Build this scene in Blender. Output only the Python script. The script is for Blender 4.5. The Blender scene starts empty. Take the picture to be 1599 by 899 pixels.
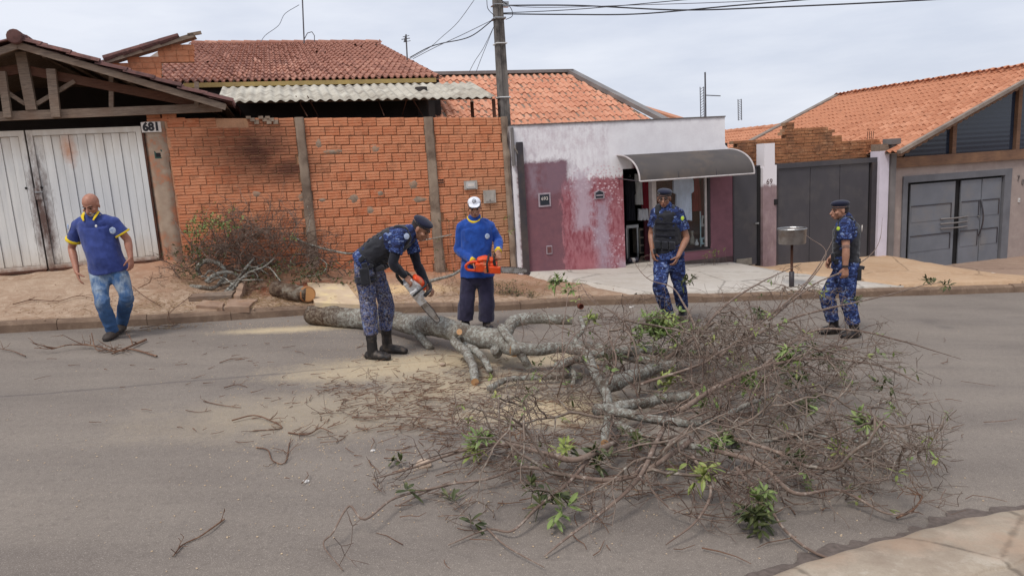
import bpy, bmesh, math, random
import numpy as np
from mathutils import Vector, Matrix, noise as mnoise

random.seed(7)
SC = bpy.context.scene
COL = SC.collection
PI = math.pi

# ------------------------------------------------------------------ camera
CW, CH, CF = 1599.0, 899.0, 1100.0
PITCH, ROLL = math.radians(9.8), math.radians(3.4)
_fw = Vector((0, math.cos(PITCH), -math.sin(PITCH)))
_r0 = Vector((1, 0, 0)); _u0 = _r0.cross(_fw)
CR = math.cos(ROLL) * _r0 - math.sin(ROLL) * _u0
CU = math.sin(ROLL) * _r0 + math.cos(ROLL) * _u0
cam_d = bpy.data.cameras.new('camera')
cam_d.sensor_fit = 'HORIZONTAL'; cam_d.sensor_width = 36.0
cam_d.lens = CF / CW * 36.0
cam_d.clip_start = 0.05; cam_d.clip_end = 3000
cam = bpy.data.objects.new('camera', cam_d); COL.objects.link(cam)
M3 = Matrix((CR, CU, -_fw)).transposed()
cam.matrix_world = M3.to_4x4()
SC.camera = cam

# ------------------------------------------------------------------ sky, sun, exposure
SUN_EL, SUN_AZ = math.radians(58), math.radians(215)   # azimuth clockwise from +Y
world = bpy.data.worlds.new('World'); SC.world = world; world.use_nodes = True
wn, wl = world.node_tree.nodes, world.node_tree.links
wn.clear()
w_out = wn.new('ShaderNodeOutputWorld'); w_bg = wn.new('ShaderNodeBackground')
w_sky = wn.new('ShaderNodeTexSky'); w_sky.sky_type = 'NISHITA'; w_sky.sun_disc = False
w_sky.sun_elevation = SUN_EL; w_sky.sun_rotation = SUN_AZ; w_sky.air_density = 1.0; w_sky.dust_density = 3.0
w_geo = wn.new('ShaderNodeTexCoord')
w_map = wn.new('ShaderNodeMapping'); w_map.inputs['Scale'].default_value = (1.6, 1.6, 7.0)
w_noi = wn.new('ShaderNodeTexNoise'); w_noi.inputs['Scale'].default_value = 1.7; w_noi.inputs['Detail'].default_value = 6
w_noi.inputs['Roughness'].default_value = 0.55
w_ramp = wn.new('ShaderNodeValToRGB')
w_ramp.color_ramp.elements[0].position = 0.36; w_ramp.color_ramp.elements[0].color = (6.25, 6.7, 7.8, 1)
w_ramp.color_ramp.elements[1].position = 0.66; w_ramp.color_ramp.elements[1].color = (8.0, 8.3, 9.1, 1)
w_mix = wn.new('ShaderNodeMixRGB'); w_mix.inputs[0].default_value = 0.9
wl.new(w_geo.outputs['Generated'], w_map.inputs[0]); wl.new(w_map.outputs[0], w_noi.inputs['Vector'])
wl.new(w_noi.outputs[0], w_ramp.inputs[0])
wl.new(w_sky.outputs[0], w_mix.inputs[1]); wl.new(w_ramp.outputs[0], w_mix.inputs[2])
wl.new(w_mix.outputs[0], w_bg.inputs[0]); w_bg.inputs[1].default_value = 0.1
wl.new(w_bg.outputs[0], w_out.inputs[0])
sun_d = bpy.data.lights.new('sun', 'SUN'); sun_d.energy = 1.9; sun_d.angle = math.radians(16); sun_d.color = (1.0, 0.965, 0.92)
sun = bpy.data.objects.new('sun', sun_d); COL.objects.link(sun)
_sd = Vector((math.sin(SUN_AZ) * math.cos(SUN_EL), math.cos(SUN_AZ) * math.cos(SUN_EL), math.sin(SUN_EL)))
sun.rotation_euler = _sd.to_track_quat('Z', 'Y').to_euler()
SC.view_settings.view_transform = 'Standard'; SC.view_settings.look = 'None'
SC.view_settings.exposure = 0.16; SC.view_settings.gamma = 1.0; SC.view_settings.use_curve_mapping = False

# ------------------------------------------------------------------ geometry of the place
def V(*a): return Vector(a)
def ray(px, py):
    return _fw + CR * ((px - 799.5) / CF) - CU * ((py - 449.5) / CF)
def at(px, py, Y):
    d = ray(px, py); return d * (Y / d.y)
def hit(px, py, P, N):
    d = ray(px, py); return d * (P.dot(N) / d.dot(N))
TH_S = math.radians(15.0)
RA, RB = -1.87, -0.07
RN = Vector((-RB * math.cos(TH_S), -RB * math.sin(TH_S), 1)).normalized()
def road_z(x, y): return RA + RB * (x * math.cos(TH_S) + y * math.sin(TH_S))
def rg(px, py, h=0.0):
    """point h above the road seen at a pixel"""
    return hit(px, py, V(0, 0, RA + h), RN)
TH_F = math.radians(17.0)
FU = V(math.cos(TH_F), math.sin(TH_F), 0); FN = V(-math.sin(TH_F), math.cos(TH_F), 0)
F0 = V(-5.45, 10.95, 0)
def F(s, o, z): return F0 + FU * s + FN * o + V(0, 0, z)
def fs(px, py, o=0.0):
    p = hit(px, py, F0 + FN * o, FN) - F0 - FN * o
    return p.dot(FU), p.z
FM = Matrix((FU, FN, V(0, 0, 1))).transposed().to_4x4()   # facade rotation

# ------------------------------------------------------------------ object helpers
def tag(o, label=None, cat=None, group=None, kind=None):
    if label: o['label'] = label
    if cat: o['category'] = cat
    if group: o['group'] = group
    if kind: o['kind'] = kind
    return o
def empty(name, loc=(0, 0, 0), **k):
    o = bpy.data.objects.new(name, None); COL.objects.link(o); o.location = loc
    o.empty_display_size = 0.1
    return tag(o, **k)
def link(name, me, parent=None, mat=None, smooth=False, **k):
    if mat is not None:
        me.materials.clear(); me.materials.append(mat)
    if smooth: me.polygons.foreach_set('use_smooth', [True] * len(me.polygons))
    o = bpy.data.objects.new(name, me); COL.objects.link(o)
    if parent is not None: adopt(o, parent)
    return tag(o, **k)
def wmat(o):
    m = Matrix.LocRotScale(o.location, o.rotation_euler, o.scale)
    if o.parent is not None: m = wmat(o.parent) @ o.matrix_parent_inverse @ m
    return m
def adopt(o, parent):
    o.parent = parent; o.matrix_parent_inverse = wmat(parent).inverted()
class MB:
    def __init__(s): s.v = []; s.f = []
    def add(s, vs, fs_):
        n = len(s.v); s.v += [tuple(v) for v in vs]; s.f += [tuple(i + n for i in f) for f in fs_]
        return s
    def box(s, a, b, fr=None, bev=0):
        """box between corners a,b in frame fr (callable x,y,z->world)"""
        x0, y0, z0 = (min(a[i], b[i]) for i in range(3)); x1, y1, z1 = (max(a[i], b[i]) for i in range(3))
        fr = fr or (lambda x, y, z: V(x, y, z))
        c = [(x0, y0, z0), (x1, y0, z0), (x1, y1, z0), (x0, y1, z0), (x0, y0, z1), (x1, y0, z1), (x1, y1, z1), (x0, y1, z1)]
        return s.add([fr(*p) for p in c], [(0, 3, 2, 1), (4, 5, 6, 7), (0, 1, 5, 4), (1, 2, 6, 5), (2, 3, 7, 6), (3, 0, 4, 7)])
    def prism(s, prof, d, fr):
        """polygon prof [(x,z)] extruded o from d[0] to d[1]"""
        n = len(prof)
        vs = [fr(x, d[0], z) for x, z in prof] + [fr(x, d[1], z) for x, z in prof]
        return s.add(vs, [tuple(range(n)), tuple(range(2 * n - 1, n - 1, -1))] + [(i, i + n, (i + 1) % n + n, (i + 1) % n) for i in range(n)])
    def bar(s, p, q, w, h, up=None):
        """rectangular bar p->q; w across, h along up"""
        p, q = Vector(p), Vector(q); t = (q - p).normalized()
        up = Vector(up) if up is not None else V(0, 0, 1)
        if abs(t.dot(up)) > .97: up = V(0, 1, 0)
        a = t.cross(up).normalized(); b = a.cross(t).normalized()
        vs = [c + a * (w / 2 * i) + b * (h / 2 * j) for c in (p, q) for i, j in ((-1, -1), (1, -1), (1, 1), (-1, 1))]
        return s.add(vs, [(0, 1, 2, 3), (7, 6, 5, 4), (0, 4, 5, 1), (1, 5, 6, 2), (2, 6, 7, 3), (3, 7, 4, 0)])
    def tube(s, pts, rad, n=8, cap=True):
        pts = [Vector(p) for p in pts]
        if not hasattr(rad, '__len__'): rad = [rad] * len(pts)
        N = len(s.v); a = None
        for i, p in enumerate(pts):
            t = (pts[min(i + 1, len(pts) - 1)] - pts[max(i - 1, 0)])
            if t.length < 1e-9: t = V(0, 0, 1)
            t.normalize()
            if a is None:
                a = t.cross(V(0, 0, 1));
                if a.length < .1: a = t.cross(V(0, 1, 0))
            a = (a - t * a.dot(t)).normalized(); b = t.cross(a)
            for k in range(n):
                an = 2 * PI * k / n
                s.v.append(tuple(p + (a * math.cos(an) + b * math.sin(an)) * rad[i]))
        for i in range(len(pts) - 1):
            for k in range(n):
                s.f.append((N + i * n + k, N + i * n + (k + 1) % n, N + (i + 1) * n + (k + 1) % n, N + (i + 1) * n + k))
        if cap:
            s.f.append(tuple(N + k for k in range(n))[::-1]); s.f.append(tuple(N + (len(pts) - 1) * n + k for k in range(n)))
        return s
    def lathe(s, c, prof, n=20, axis=None):
        ax = Vector(axis).normalized() if axis is not None else V(0, 0, 1)
        a = ax.cross(V(0, 1, 0));
        if a.length < .1: a = ax.cross(V(1, 0, 0))
        a.normalize(); b = ax.cross(a); N = len(s.v)
        for r, h in prof:
            for k in range(n):
                an = 2 * PI * k / n
                s.v.append(tuple(Vector(c) + ax * h + (a * math.cos(an) + b * math.sin(an)) * r))
        for i in range(len(prof) - 1):
            for k in range(n):
                s.f.append((N + i * n + k, N + i * n + (k + 1) % n, N + (i + 1) * n + (k + 1) % n, N + (i + 1) * n + k))
        return s
    def grid(s, fn, nu, nv):
        N = len(s.v)
        for j in range(nv + 1):
            for i in range(nu + 1): s.v.append(tuple(fn(i / nu, j / nv)))
        for j in range(nv):
            for i in range(nu):
                a = N + j * (nu + 1) + i; s.f.append((a, a + 1, a + nu + 2, a + nu + 1))
        return s
    def mesh(s, name):
        me = bpy.data.meshes.new(name); me.from_pydata(s.v, [], s.f); me.update(); return me
    def build(s, name, mat, parent=None, smooth=False, **k):
        return link(name, s.mesh(name), parent, mat, smooth, **k)

# ------------------------------------------------------------------ material helpers
class NT:
    def __init__(s, name):
        m = bpy.data.materials.new(name); m.use_nodes = True; s.m = m; s.t = m.node_tree
        s.n, s.l = s.t.nodes, s.t.links; s.b = s.n['Principled BSDF']; s.geo = None
    def nd(s, t, **k):
        o = s.n.new(t)
        for a, v in k.items(): setattr(o, a, v)
        return o
    def pos(s):
        if not s.geo: s.geo = s.nd('ShaderNodeNewGeometry')
        return s.geo.outputs['Position']
    def fpos(s):
        """position in the facade frame: x along, y into, z up"""
        m = s.nd('ShaderNodeMapping', vector_type='TEXTURE')
        s.l.new(s.pos(), m.inputs['Vector']); m.inputs['Location'].default_value = F0; m.inputs['Rotation'].default_value = (0, 0, TH_F)
        return m.outputs[0]
    def lk(s, a, b): s.l.new(a, b) if hasattr(a, 'is_linked') or hasattr(a, 'links') else setattr(b, 'default_value', a)
    def map(s, vec, scale=(1, 1, 1), rot=(0, 0, 0), loc=(0, 0, 0)):
        m = s.nd('ShaderNodeMapping'); s.l.new(vec, m.inputs[0])
        m.inputs['Scale'].default_value = scale; m.inputs['Rotation'].default_value = rot; m.inputs['Location'].default_value = loc
        return m.outputs[0]
    def noise(s, vec, scale, detail=4, rough=.55, dist=0):
        o = s.nd('ShaderNodeTexNoise'); s.l.new(vec, o.inputs['Vector']); o.inputs['Scale'].default_value = scale
        o.inputs['Detail'].default_value = detail; o.inputs['Roughness'].default_value = rough; o.inputs['Distortion'].default_value = dist
        return o.outputs[0]
    def voro(s, vec, scale, feature='F1', out='Distance'):
        o = s.nd('ShaderNodeTexVoronoi', feature=feature); s.l.new(vec, o.inputs['Vector']); o.inputs['Scale'].default_value = scale
        return o.outputs[out]
    def math(s, op, a, b=0.0, clamp=False):
        o = s.nd('ShaderNodeMath', operation=op, use_clamp=clamp); s.lk(a, o.inputs[0]); s.lk(b, o.inputs[1]); return o.outputs[0]
    def ramp(s, fac, stops, const=False):
        o = s.nd('ShaderNodeValToRGB'); s.l.new(fac, o.inputs[0]); cr = o.color_ramp
        if const: cr.interpolation = 'CONSTANT'
        while len(cr.elements) < len(stops): cr.elements.new(.5)
        for e, (p, c) in zip(cr.elements, stops):
            e.position = p; e.color = (*c, 1) if hasattr(c, '__len__') else (c, c, c, 1)
        return o.outputs[0]
    def step(s, fac, a, b):
        o = s.nd('ShaderNodeMapRange'); s.l.new(fac, o.inputs[0]); o.inputs[1].default_value = a; o.inputs[2].default_value = b
        return o.outputs[0]
    def mix(s, fac, a, b, bt='MIX'):
        o = s.nd('ShaderNodeMixRGB', blend_type=bt); s.lk(fac, o.inputs[0])
        for v, i in ((a, 1), (b, 2)):
            s.lk((*v, 1) if hasattr(v, '__len__') and not hasattr(v, 'links') else v, o.inputs[i])
        return o.outputs[0]
    def xyz(s, vec):
        o = s.nd('ShaderNodeSeparateXYZ'); s.l.new(vec, o.inputs[0]); return o.outputs
    def rnd(s): return s.nd('ShaderNodeObjectInfo').outputs['Random']
    def blob(s, vec, c, r, soft=.5, nz=None, namp=.5):
        """1 inside an ellipsoid of centre c, radii r, edge noisy"""
        m = s.nd('ShaderNodeMapping', vector_type='TEXTURE'); s.l.new(vec, m.inputs[0])
        m.inputs['Location'].default_value = c; m.inputs['Scale'].default_value = r
        o = s.nd('ShaderNodeVectorMath', operation='LENGTH'); s.l.new(m.outputs[0], o.inputs[0])
        d = o.outputs['Value']
        if nz is not None: d = s.math('ADD', d, s.math('MULTIPLY', s.math('SUBTRACT', nz, .5), namp * 2))
        return s.step(d, 1.0, 1.0 - soft)
    def rect(s, vec, x0, x1, z0, z1, nz=None, namp=.05, soft=.03):
        X = s.xyz(vec)
        cx, cz, hx, hz = (x0 + x1) / 2, (z0 + z1) / 2, (x1 - x0) / 2, (z1 - z0) / 2
        ax = s.math('SUBTRACT', hx, s.math('ABSOLUTE', s.math('SUBTRACT', X[0], cx)))
        az = s.math('SUBTRACT', hz, s.math('ABSOLUTE', s.math('SUBTRACT', X[2], cz)))
        d = s.math('MINIMUM', ax, az)
        if nz is not None: d = s.math('ADD', d, s.math('MULTIPLY', s.math('SUBTRACT', nz, .5), namp * 2))
        return s.step(d, -soft, soft)
    def bump(s, h, strength=.3, dist=.01):
        o = s.nd('ShaderNodeBump'); s.l.new(h, o.inputs['Height']); o.inputs['Strength'].default_value = strength
        o.inputs['Distance'].default_value = dist; s.l.new(o.outputs[0], s.b.inputs['Normal'])
    def done(s, col=None, rough=.8, metal=0, spec=.3):
        if col is not None: s.lk((*col, 1) if hasattr(col, '__len__') and not hasattr(col, 'links') else col, s.b.inputs['Base Color'])
        s.lk(rough, s.b.inputs['Roughness']); s.b.inputs['Metallic'].default_value = metal
        s.b.inputs['Specular IOR Level'].default_value = spec
        return s.m
def S(r, g, b):
    """sRGB 0-255 -> linear"""
    f = lambda c: ((c / 255 + .055) / 1.055) ** 2.4 if c > 10 else c / 255 / 12.92
    return (f(r), f(g), f(b))
def sc(c, k): return tuple(min(1, x * k) for x in c)
def pmat(name, c1, c2=None, scale=4, rough=.85, bump=.3, bs=60, metal=0, detail=5, rand=0.0, aniso=None, spec=.3, dirt=None, dsc=2.0, bd=.004):
    t = NT(name); c2 = c2 or sc(c1, .7); p = t.pos()
    if aniso: p = t.map(p, aniso)
    col = t.mix(t.step(t.noise(p, scale, detail), .3, .7), c1, c2)
    if rand:
        r = t.math('ADD', t.math('MULTIPLY', t.rnd(), 2 * rand), 1 - rand)
        col = t.mix(1.0, col, t.ramp(r, [(0, 0.0), (1, 1.0)]) if False else r, 'MULTIPLY')
    if dirt: col = t.mix(t.step(t.noise(t.pos(), dsc, 6, .65), .5, .68), col, dirt)
    if bump: t.bump(t.noise(p, bs, 4), bump, bd)
    return t.done(col, rough, metal, spec)

M = {}
M['dark'] = pmat('dark_interior', (.02, .018, .018), (.012, .011, .012), bump=0)
M['black_plastic'] = pmat('black_plastic', (.02, .02, .022), (.03, .03, .032), 8, .45, .1)
M['steel'] = pmat('dull_steel', (.42, .42, .42), (.3, .3, .3), 12, .38, .1, metal=.9)
M['white_paint'] = pmat('white_paint', (.7, .7, .69), (.55, .54, .52), 6, .6, .1)

# ---- asphalt with sawdust
def asphalt():
    t = NT('asphalt'); p = t.pos()
    n1 = t.noise(p, 1.1, 5, .6); n2 = t.noise(p, 160, 3, .7); n3 = t.noise(p, 26, 4, .7)
    col = t.mix(t.step(n1, .35, .65), S(121, 112, 104), S(110, 101, 94))
    big = t.noise(t.map(p, (.35, 1.6, 1), (0, 0, -TH_S)), 1.0, 4)
    col = t.mix(t.step(big, .35, .7), col, sc(S(133, 123, 113), 1.0))
    col = t.mix(t.math('MULTIPLY', t.step(n2, .52, .72), .6), col, S(186, 174, 162))
    col = t.mix(t.math('MULTIPLY', t.step(n3, .5, .32), .3), col, S(90, 82, 76))
    # dark repair smears and tyre polish along the street
    tr = t.noise(t.map(p, (.25, 3.5, 1), (0, 0, -TH_S)), 1.3, 5, .6); col = t.mix(t.math('MULTIPLY', t.step(tr, .55, .75), .22), col, S(104, 95, 91))
    # pale stones
    v = t.voro(p, 75); col = t.mix(t.math('MULTIPLY', t.step(v, .16, .08), t.step(t.noise(p, 30, 2), .5, .62)), col, S(196, 186, 176))
    nz = t.noise(p, 3.2, 6, .7); nf = t.noise(p, 42, 3, .75)
    def saw(px, py, rx, ry, amt, rot=TH_S):
        c = rg(px, py)
        m = t.nd('ShaderNodeMapping', vector_type='TEXTURE'); t.l.new(p, m.inputs[0])
        m.inputs['Location'].default_value = c; m.inputs['Scale'].default_value = (rx, ry, 9); m.inputs['Rotation'].default_value = (0, 0, rot)
        o = t.nd('ShaderNodeVectorMath', operation='LENGTH'); t.l.new(m.outputs[0], o.inputs[0])
        d = t.math('ADD', o.outputs['Value'], t.math('MULTIPLY', t.math('SUBTRACT', nz, .5), 1.1))
        d = t.math('ADD', d, t.math('MULTIPLY', t.math('SUBTRACT', nf, .5), 1.0))
        return t.math('MULTIPLY', t.step(d, 1.15, .35), amt)
    for px, py, rx, ry, amt in ((455, 514, .95, .2, .95), (610, 575, 1.15, .5, .75), (700, 560, .8, .4, .6), (860, 640, .75, .42, .95),
                                (540, 640, 1.6, .7, .3), (740, 600, .9, .45, .55), (880, 560, .9, .3, .7), (640, 500, .7, .2, .8)):
        col = t.mix(saw(px, py, rx, ry, amt), col, S(190, 172, 142))
    # tar seam line along the street
    a = rg(0, 620); b = rg(330, 592); dd = (b - a); ang = math.atan2(dd.y, dd.x)
    m = t.nd('ShaderNodeMapping', vector_type='TEXTURE'); t.l.new(p, m.inputs[0]); m.inputs['Location'].default_value = a; m.inputs['Rotation'].default_value = (0, 0, ang)
    X = t.xyz(m.outputs[0])
    yy = t.math('ABSOLUTE', t.math('ADD', X[1], t.math('MULTIPLY', t.math('SUBTRACT', t.noise(p, 2.0, 3), .5), .12)))
    ln = t.math('MULTIPLY', t.step(yy, .035, .0), t.step(X[0], 4.2, 2.2))
    col = t.mix(t.math('MULTIPLY', ln, .55), col, S(84, 78, 78))
    t.bump(n2, .35, .003)
    return t.done(col, .9, 0, .2)
M['asphalt'] = asphalt()
def dirt_mat():
    t = NT('dirty_pavement'); p = t.pos()
    n1 = t.noise(p, 1.3, 6, .65); n2 = t.noise(p, 9, 5, .7); n3 = t.noise(p, 70, 3, .7)
    col = t.mix(t.step(n1, .35, .65), S(174, 150, 128), S(154, 126, 104))
    col = t.mix(t.step(n2, .45, .7), col, S(190, 168, 146))
    col = t.mix(t.math('MULTIPLY', t.step(n3, .4, .7), .5), col, S(128, 102, 84))
    X = t.xyz(t.fpos())
    # redder soil nearer the wall
    red = t.math('MULTIPLY', t.step(t.math('ADD', X[1], t.math('MULTIPLY', n1, .9)), -1.1, .3), t.step(X[0], -.9, .1))
    col = t.mix(t.math('MULTIPLY', red, .6), col, S(166, 112, 82))
    c = t.blob(t.fpos(), (2.0, -1.3, -1.7), (.9, .5, 1.0), .6, n2, .5)
    col = t.mix(c, col, S(134, 76, 52))
    c = t.blob(t.fpos(), (5.2, -1.5, -2), (1.3, .8, 1.5), .6, n2, .4)
    col = t.mix(t.math('MULTIPLY', c, .8), col, S(136, 104, 82))
    c = t.blob(t.fpos(), (3.4, -1.4, -2), (1.1, .45, 1.5), .6, n2, .6)
    col = t.mix(t.math('MULTIPLY', c, .9), col, S(208, 178, 136))
    t.bump(t.mix(.5, n2, n3), .6, .012)
    return t.done(col, .95, 0, .15)
M['dirt'] = dirt_mat()
def concrete(name, c1, c2, c3, cracks=True, sc1=1.2, cs=.55, cw=.012, red=None):
    t = NT(name); p = t.pos(); n1 = t.noise(p, sc1, 6, .65); n2 = t.noise(p, 8, 5, .7); n3 = t.noise(p, 90, 3, .7)
    col = t.mix(t.step(n1, .35, .65), c1, c2); col = t.mix(t.math('MULTIPLY', t.step(n2, .5, .75), .6), col, c3)
    col = t.mix(t.math('MULTIPLY', t.step(n3, .45, .75), .25), col, sc(c2, .6))
    if cracks:
        v = t.voro(t.map(p, (1, 1, .2)), cs, 'DISTANCE_TO_EDGE'); v = t.math('ADD', v, t.math('MULTIPLY', t.math('SUBTRACT', n2, .5), .05))
        col = t.mix(t.math('MULTIPLY', t.step(v, cw, .002), .55), col, sc(c2, .3))
    if red: col = t.mix(t.math('MULTIPLY', t.step(t.noise(p, 2.0, 5, .7), .48, .62), .7), col, red)
    t.bump(t.mix(.5, n2, n3), .35, .006)
    return t.done(col, .9, 0, .2)
M['conc_light'] = concrete('pale_concrete', S(192, 184, 174), S(178, 168, 156), S(202, 196, 188))
M['conc_tan'] = concrete('tan_concrete', S(190, 160, 130), S(176, 144, 114), S(200, 176, 150))
M['conc_brown'] = concrete('brown_concrete', S(160, 136, 118), S(146, 122, 106), S(176, 152, 134))
M['conc_near'] = concrete('worn_near_pavement', S(172, 158, 140), S(146, 130, 114), S(200, 192, 178), sc1=2.6, cs=1.1, cw=.02, red=S(162, 136, 114))
M['kerb'] = concrete('kerb_stone', S(134, 112, 94), S(112, 92, 78), S(156, 134, 114), False, 3)
M['kerb_pale'] = concrete('pale_kerb', S(196, 182, 164), S(176, 158, 138), S(206, 196, 182), False, 3)
M['earth'] = pmat('bare_ground', S(140, 112, 88), S(110, 92, 72), 2)
M['cement'] = pmat('grey_cement', S(150, 140, 130), S(116, 106, 98), 5, .9, .5, 40)

# ------------------------------------------------------------------ ground, road, pavements
def kerb_pts():
    pts = [rg(x, y) for x, y in [(0, 520), (120, 514), (240, 508), (480, 492), (780, 486), (890, 478), (1100, 472), (1250, 467), (1420, 462), (1599, 456)]]
    d0 = (pts[0] - pts[2]).normalized(); d1 = (pts[-1] - pts[-3]).normalized()
    pts = [pts[0] + d0 * 14, pts[0] + d0 * 5] + pts + [pts[-1] + d1 * 6, pts[-1] + d1 * 20]
    return [V(p.x, p.y, road_z(p.x, p.y)) for p in pts]
KP = kerb_pts()
def kerb_at(a):
    """a = distance coordinate along FU"""
    for i in range(len(KP) - 1):
        s0, s1 = (KP[i] - F0).dot(FU), (KP[i + 1] - F0).dot(FU)
        if s0 <= a <= s1 or i == len(KP) - 2 or (i == 0 and a < s0):
            t = (a - s0) / (s1 - s0); return KP[i].lerp(KP[i + 1], t)
BASE = [(-20, -.2), (-8, -.9), (-3.5, -1.15), (-2.15, -1.15), (0, -1.12), (.4, -1.2), (3, -1.58), (5.7, -1.92), (8, -2.06), (10.3, -2.18), (11.05, -2.36), (14.1, -2.42), (14.3, -2.45), (15.2, -2.78), (18, -2.78), (24, -3.0), (40, -4.2)]
def base_z(s):
    for (a, za), (b, zb) in zip(BASE, BASE[1:]):
        if s <= b: return za + (zb - za) * (s - a) / (b - a)
    return BASE[-1][1]
KH = .13
def pave(s, t):
    """t 0 at kerb inner edge, 1 at the facade line"""
    k = kerb_at(s); f = F(s, 0, 0); z0 = road_z(k.x, k.y) + KH; z1 = base_z(s)
    x, y = k.x + (f.x - k.x) * t, k.y + (f.y - k.y) * t
    tt = t * t * (3 - 2 * t) * .5 + t * .5
    return V(x, y, z0 + (z1 - z0) * tt)
def pave_pt(px, py):
    """pavement point at a pixel (search)"""
    best = None
    d = ray(px, py)
    for i in range(400):
        Y = 8 + i * .02; p = d * (Y / d.y); s = (p - F0).dot(FU); k = kerb_at(s)
        t = (p - k).dot(FN) / max(.01, (F(s, 0, 0) - k).dot(FN)); q = pave(s, min(1.2, max(0, t)))
        if t >= -.02 and p.z <= q.z: return V(p.x, p.y, q.z), s, t
    return V(p.x, p.y, q.z), s, t
def strip(name, a, b, mat, n, tmax=1.0, lift=0.0, rough=.012, ins=.11, skew0=0, skew1=0, **k):
    mb = MB(); nv = 24
    def fn(u, v):
        s = a + (b - a) * u + (skew0 * (1 - u) + skew1 * u) * (1 - v); kd = (F(s, 0, 0) - kerb_at(s)); kd.z = 0; t0 = ins / kd.length; p = pave(s, t0 * (1 - v) + tmax * v)
        if v == 0: return p - V(0, 0, .12)
        if u in (0, 1): p = p - V(0, 0, lift + .09)
        if v < .05: p = pave(s, t0)
        return p + V(0, 0, lift + rough * mnoise.fractal(p * 2.3, 1, 2, 4) * min(1, v * 3))
    mb.grid(fn, n, nv); return mb.build(name, mat, smooth=True, kind='structure', **k)
strip('dirt_pavement', -18, 5.95, M['dirt'], 150, rough=.05, tmax=1.06, skew1=1.1)
strip('shop_pavement', 5.9, 10.75, M['conc_light'], 40, rough=.012, tmax=1.03, lift=.03, skew0=1.1, skew1=1.0)
strip('gate_pavement', 10.7, 14.32, M['conc_tan'], 40, rough=.014, tmax=1.06, lift=.05, skew0=1.0, skew1=1.5)
strip('garage_pavement', 14.2, 34, M['conc_brown'], 60, rough=.01, tmax=1.03, lift=.01, skew0=1.5)
# kerb stones
def kerb_stones():
    root = empty('kerb', KP[2], kind='structure')
    s = -17.5
    i = 0
    while s < 30:
        L = .98; a, b = kerb_at(s + .003), kerb_at(s + L - .003)
        if -6.5 < s < 22:
            mb = MB(); up = random.uniform(-.012, .008)
            prof = [(-.01, -.25), (.004, KH - .04 + up), (.03, KH - .008 + up), (.06, KH + up), (.135, KH + up), (.135, -.25)]
            nn = FN
            nseg = 5
            for q in range(nseg + 1):
                c = a.lerp(b, q / nseg)
                for (o, z) in prof:
                    w = V(0, 0, 0) if z < -.2 else V(*(mnoise.noise(c * 6 + V(o * 9, z * 9, k)) * .010 for k in (0, 5, 9)))
                    mb.v.append(tuple(c + nn * o + V(0, 0, z) + w))
            m_ = len(prof)
            for q in range(nseg):
                for k in range(m_ - 1):
                    A = q * m_ + k; mb.f.append((A, A + 1, A + m_ + 1, A + m_))
            mb.f.append(tuple(range(m_))[::-1]); mb.f.append(tuple(nseg * m_ + k for k in range(m_)))
            mb.build('kerb_stone', M['kerb'], root)
        s += L
kerb_stones()
# road sheet
rmb = MB()
NK = [rg(x, y) for x, y in [(1100, 925), (1190, 897), (1300, 872), (1400, 838), (1500, 812), (1599, 794)]]
def roadfn(u, v):
    s = -18 + 50 * u; k = kerb_at(s) + FN * .02
    q = k - FN * (12.0 * v)
    return V(q.x, q.y, road_z(q.x, q.y) + .006 * mnoise.noise(V(q.x * .7, q.y * .7, 0)))
rmb.grid(roadfn, 100, 40); rmb.build('road', M['asphalt'], smooth=True, kind='structure')
# far ground to the horizon
def gz(x, y):
    s = x * math.cos(TH_S) + y * math.sin(TH_S); s = max(-45, min(60, s)); return RA + RB * s - .55
gmb = MB()
xs = [-1500, -600, -200, -60, -30, -15, 0, 15, 30, 60, 120, 400, 1500]
gmb.grid(lambda u, v: V(xs[round(u * 12)], xs[round(v * 12)], gz(xs[round(u * 12)], xs[round(v * 12)])), 12, 12)
gmb.build('ground', M['earth'], kind='structure')
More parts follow.
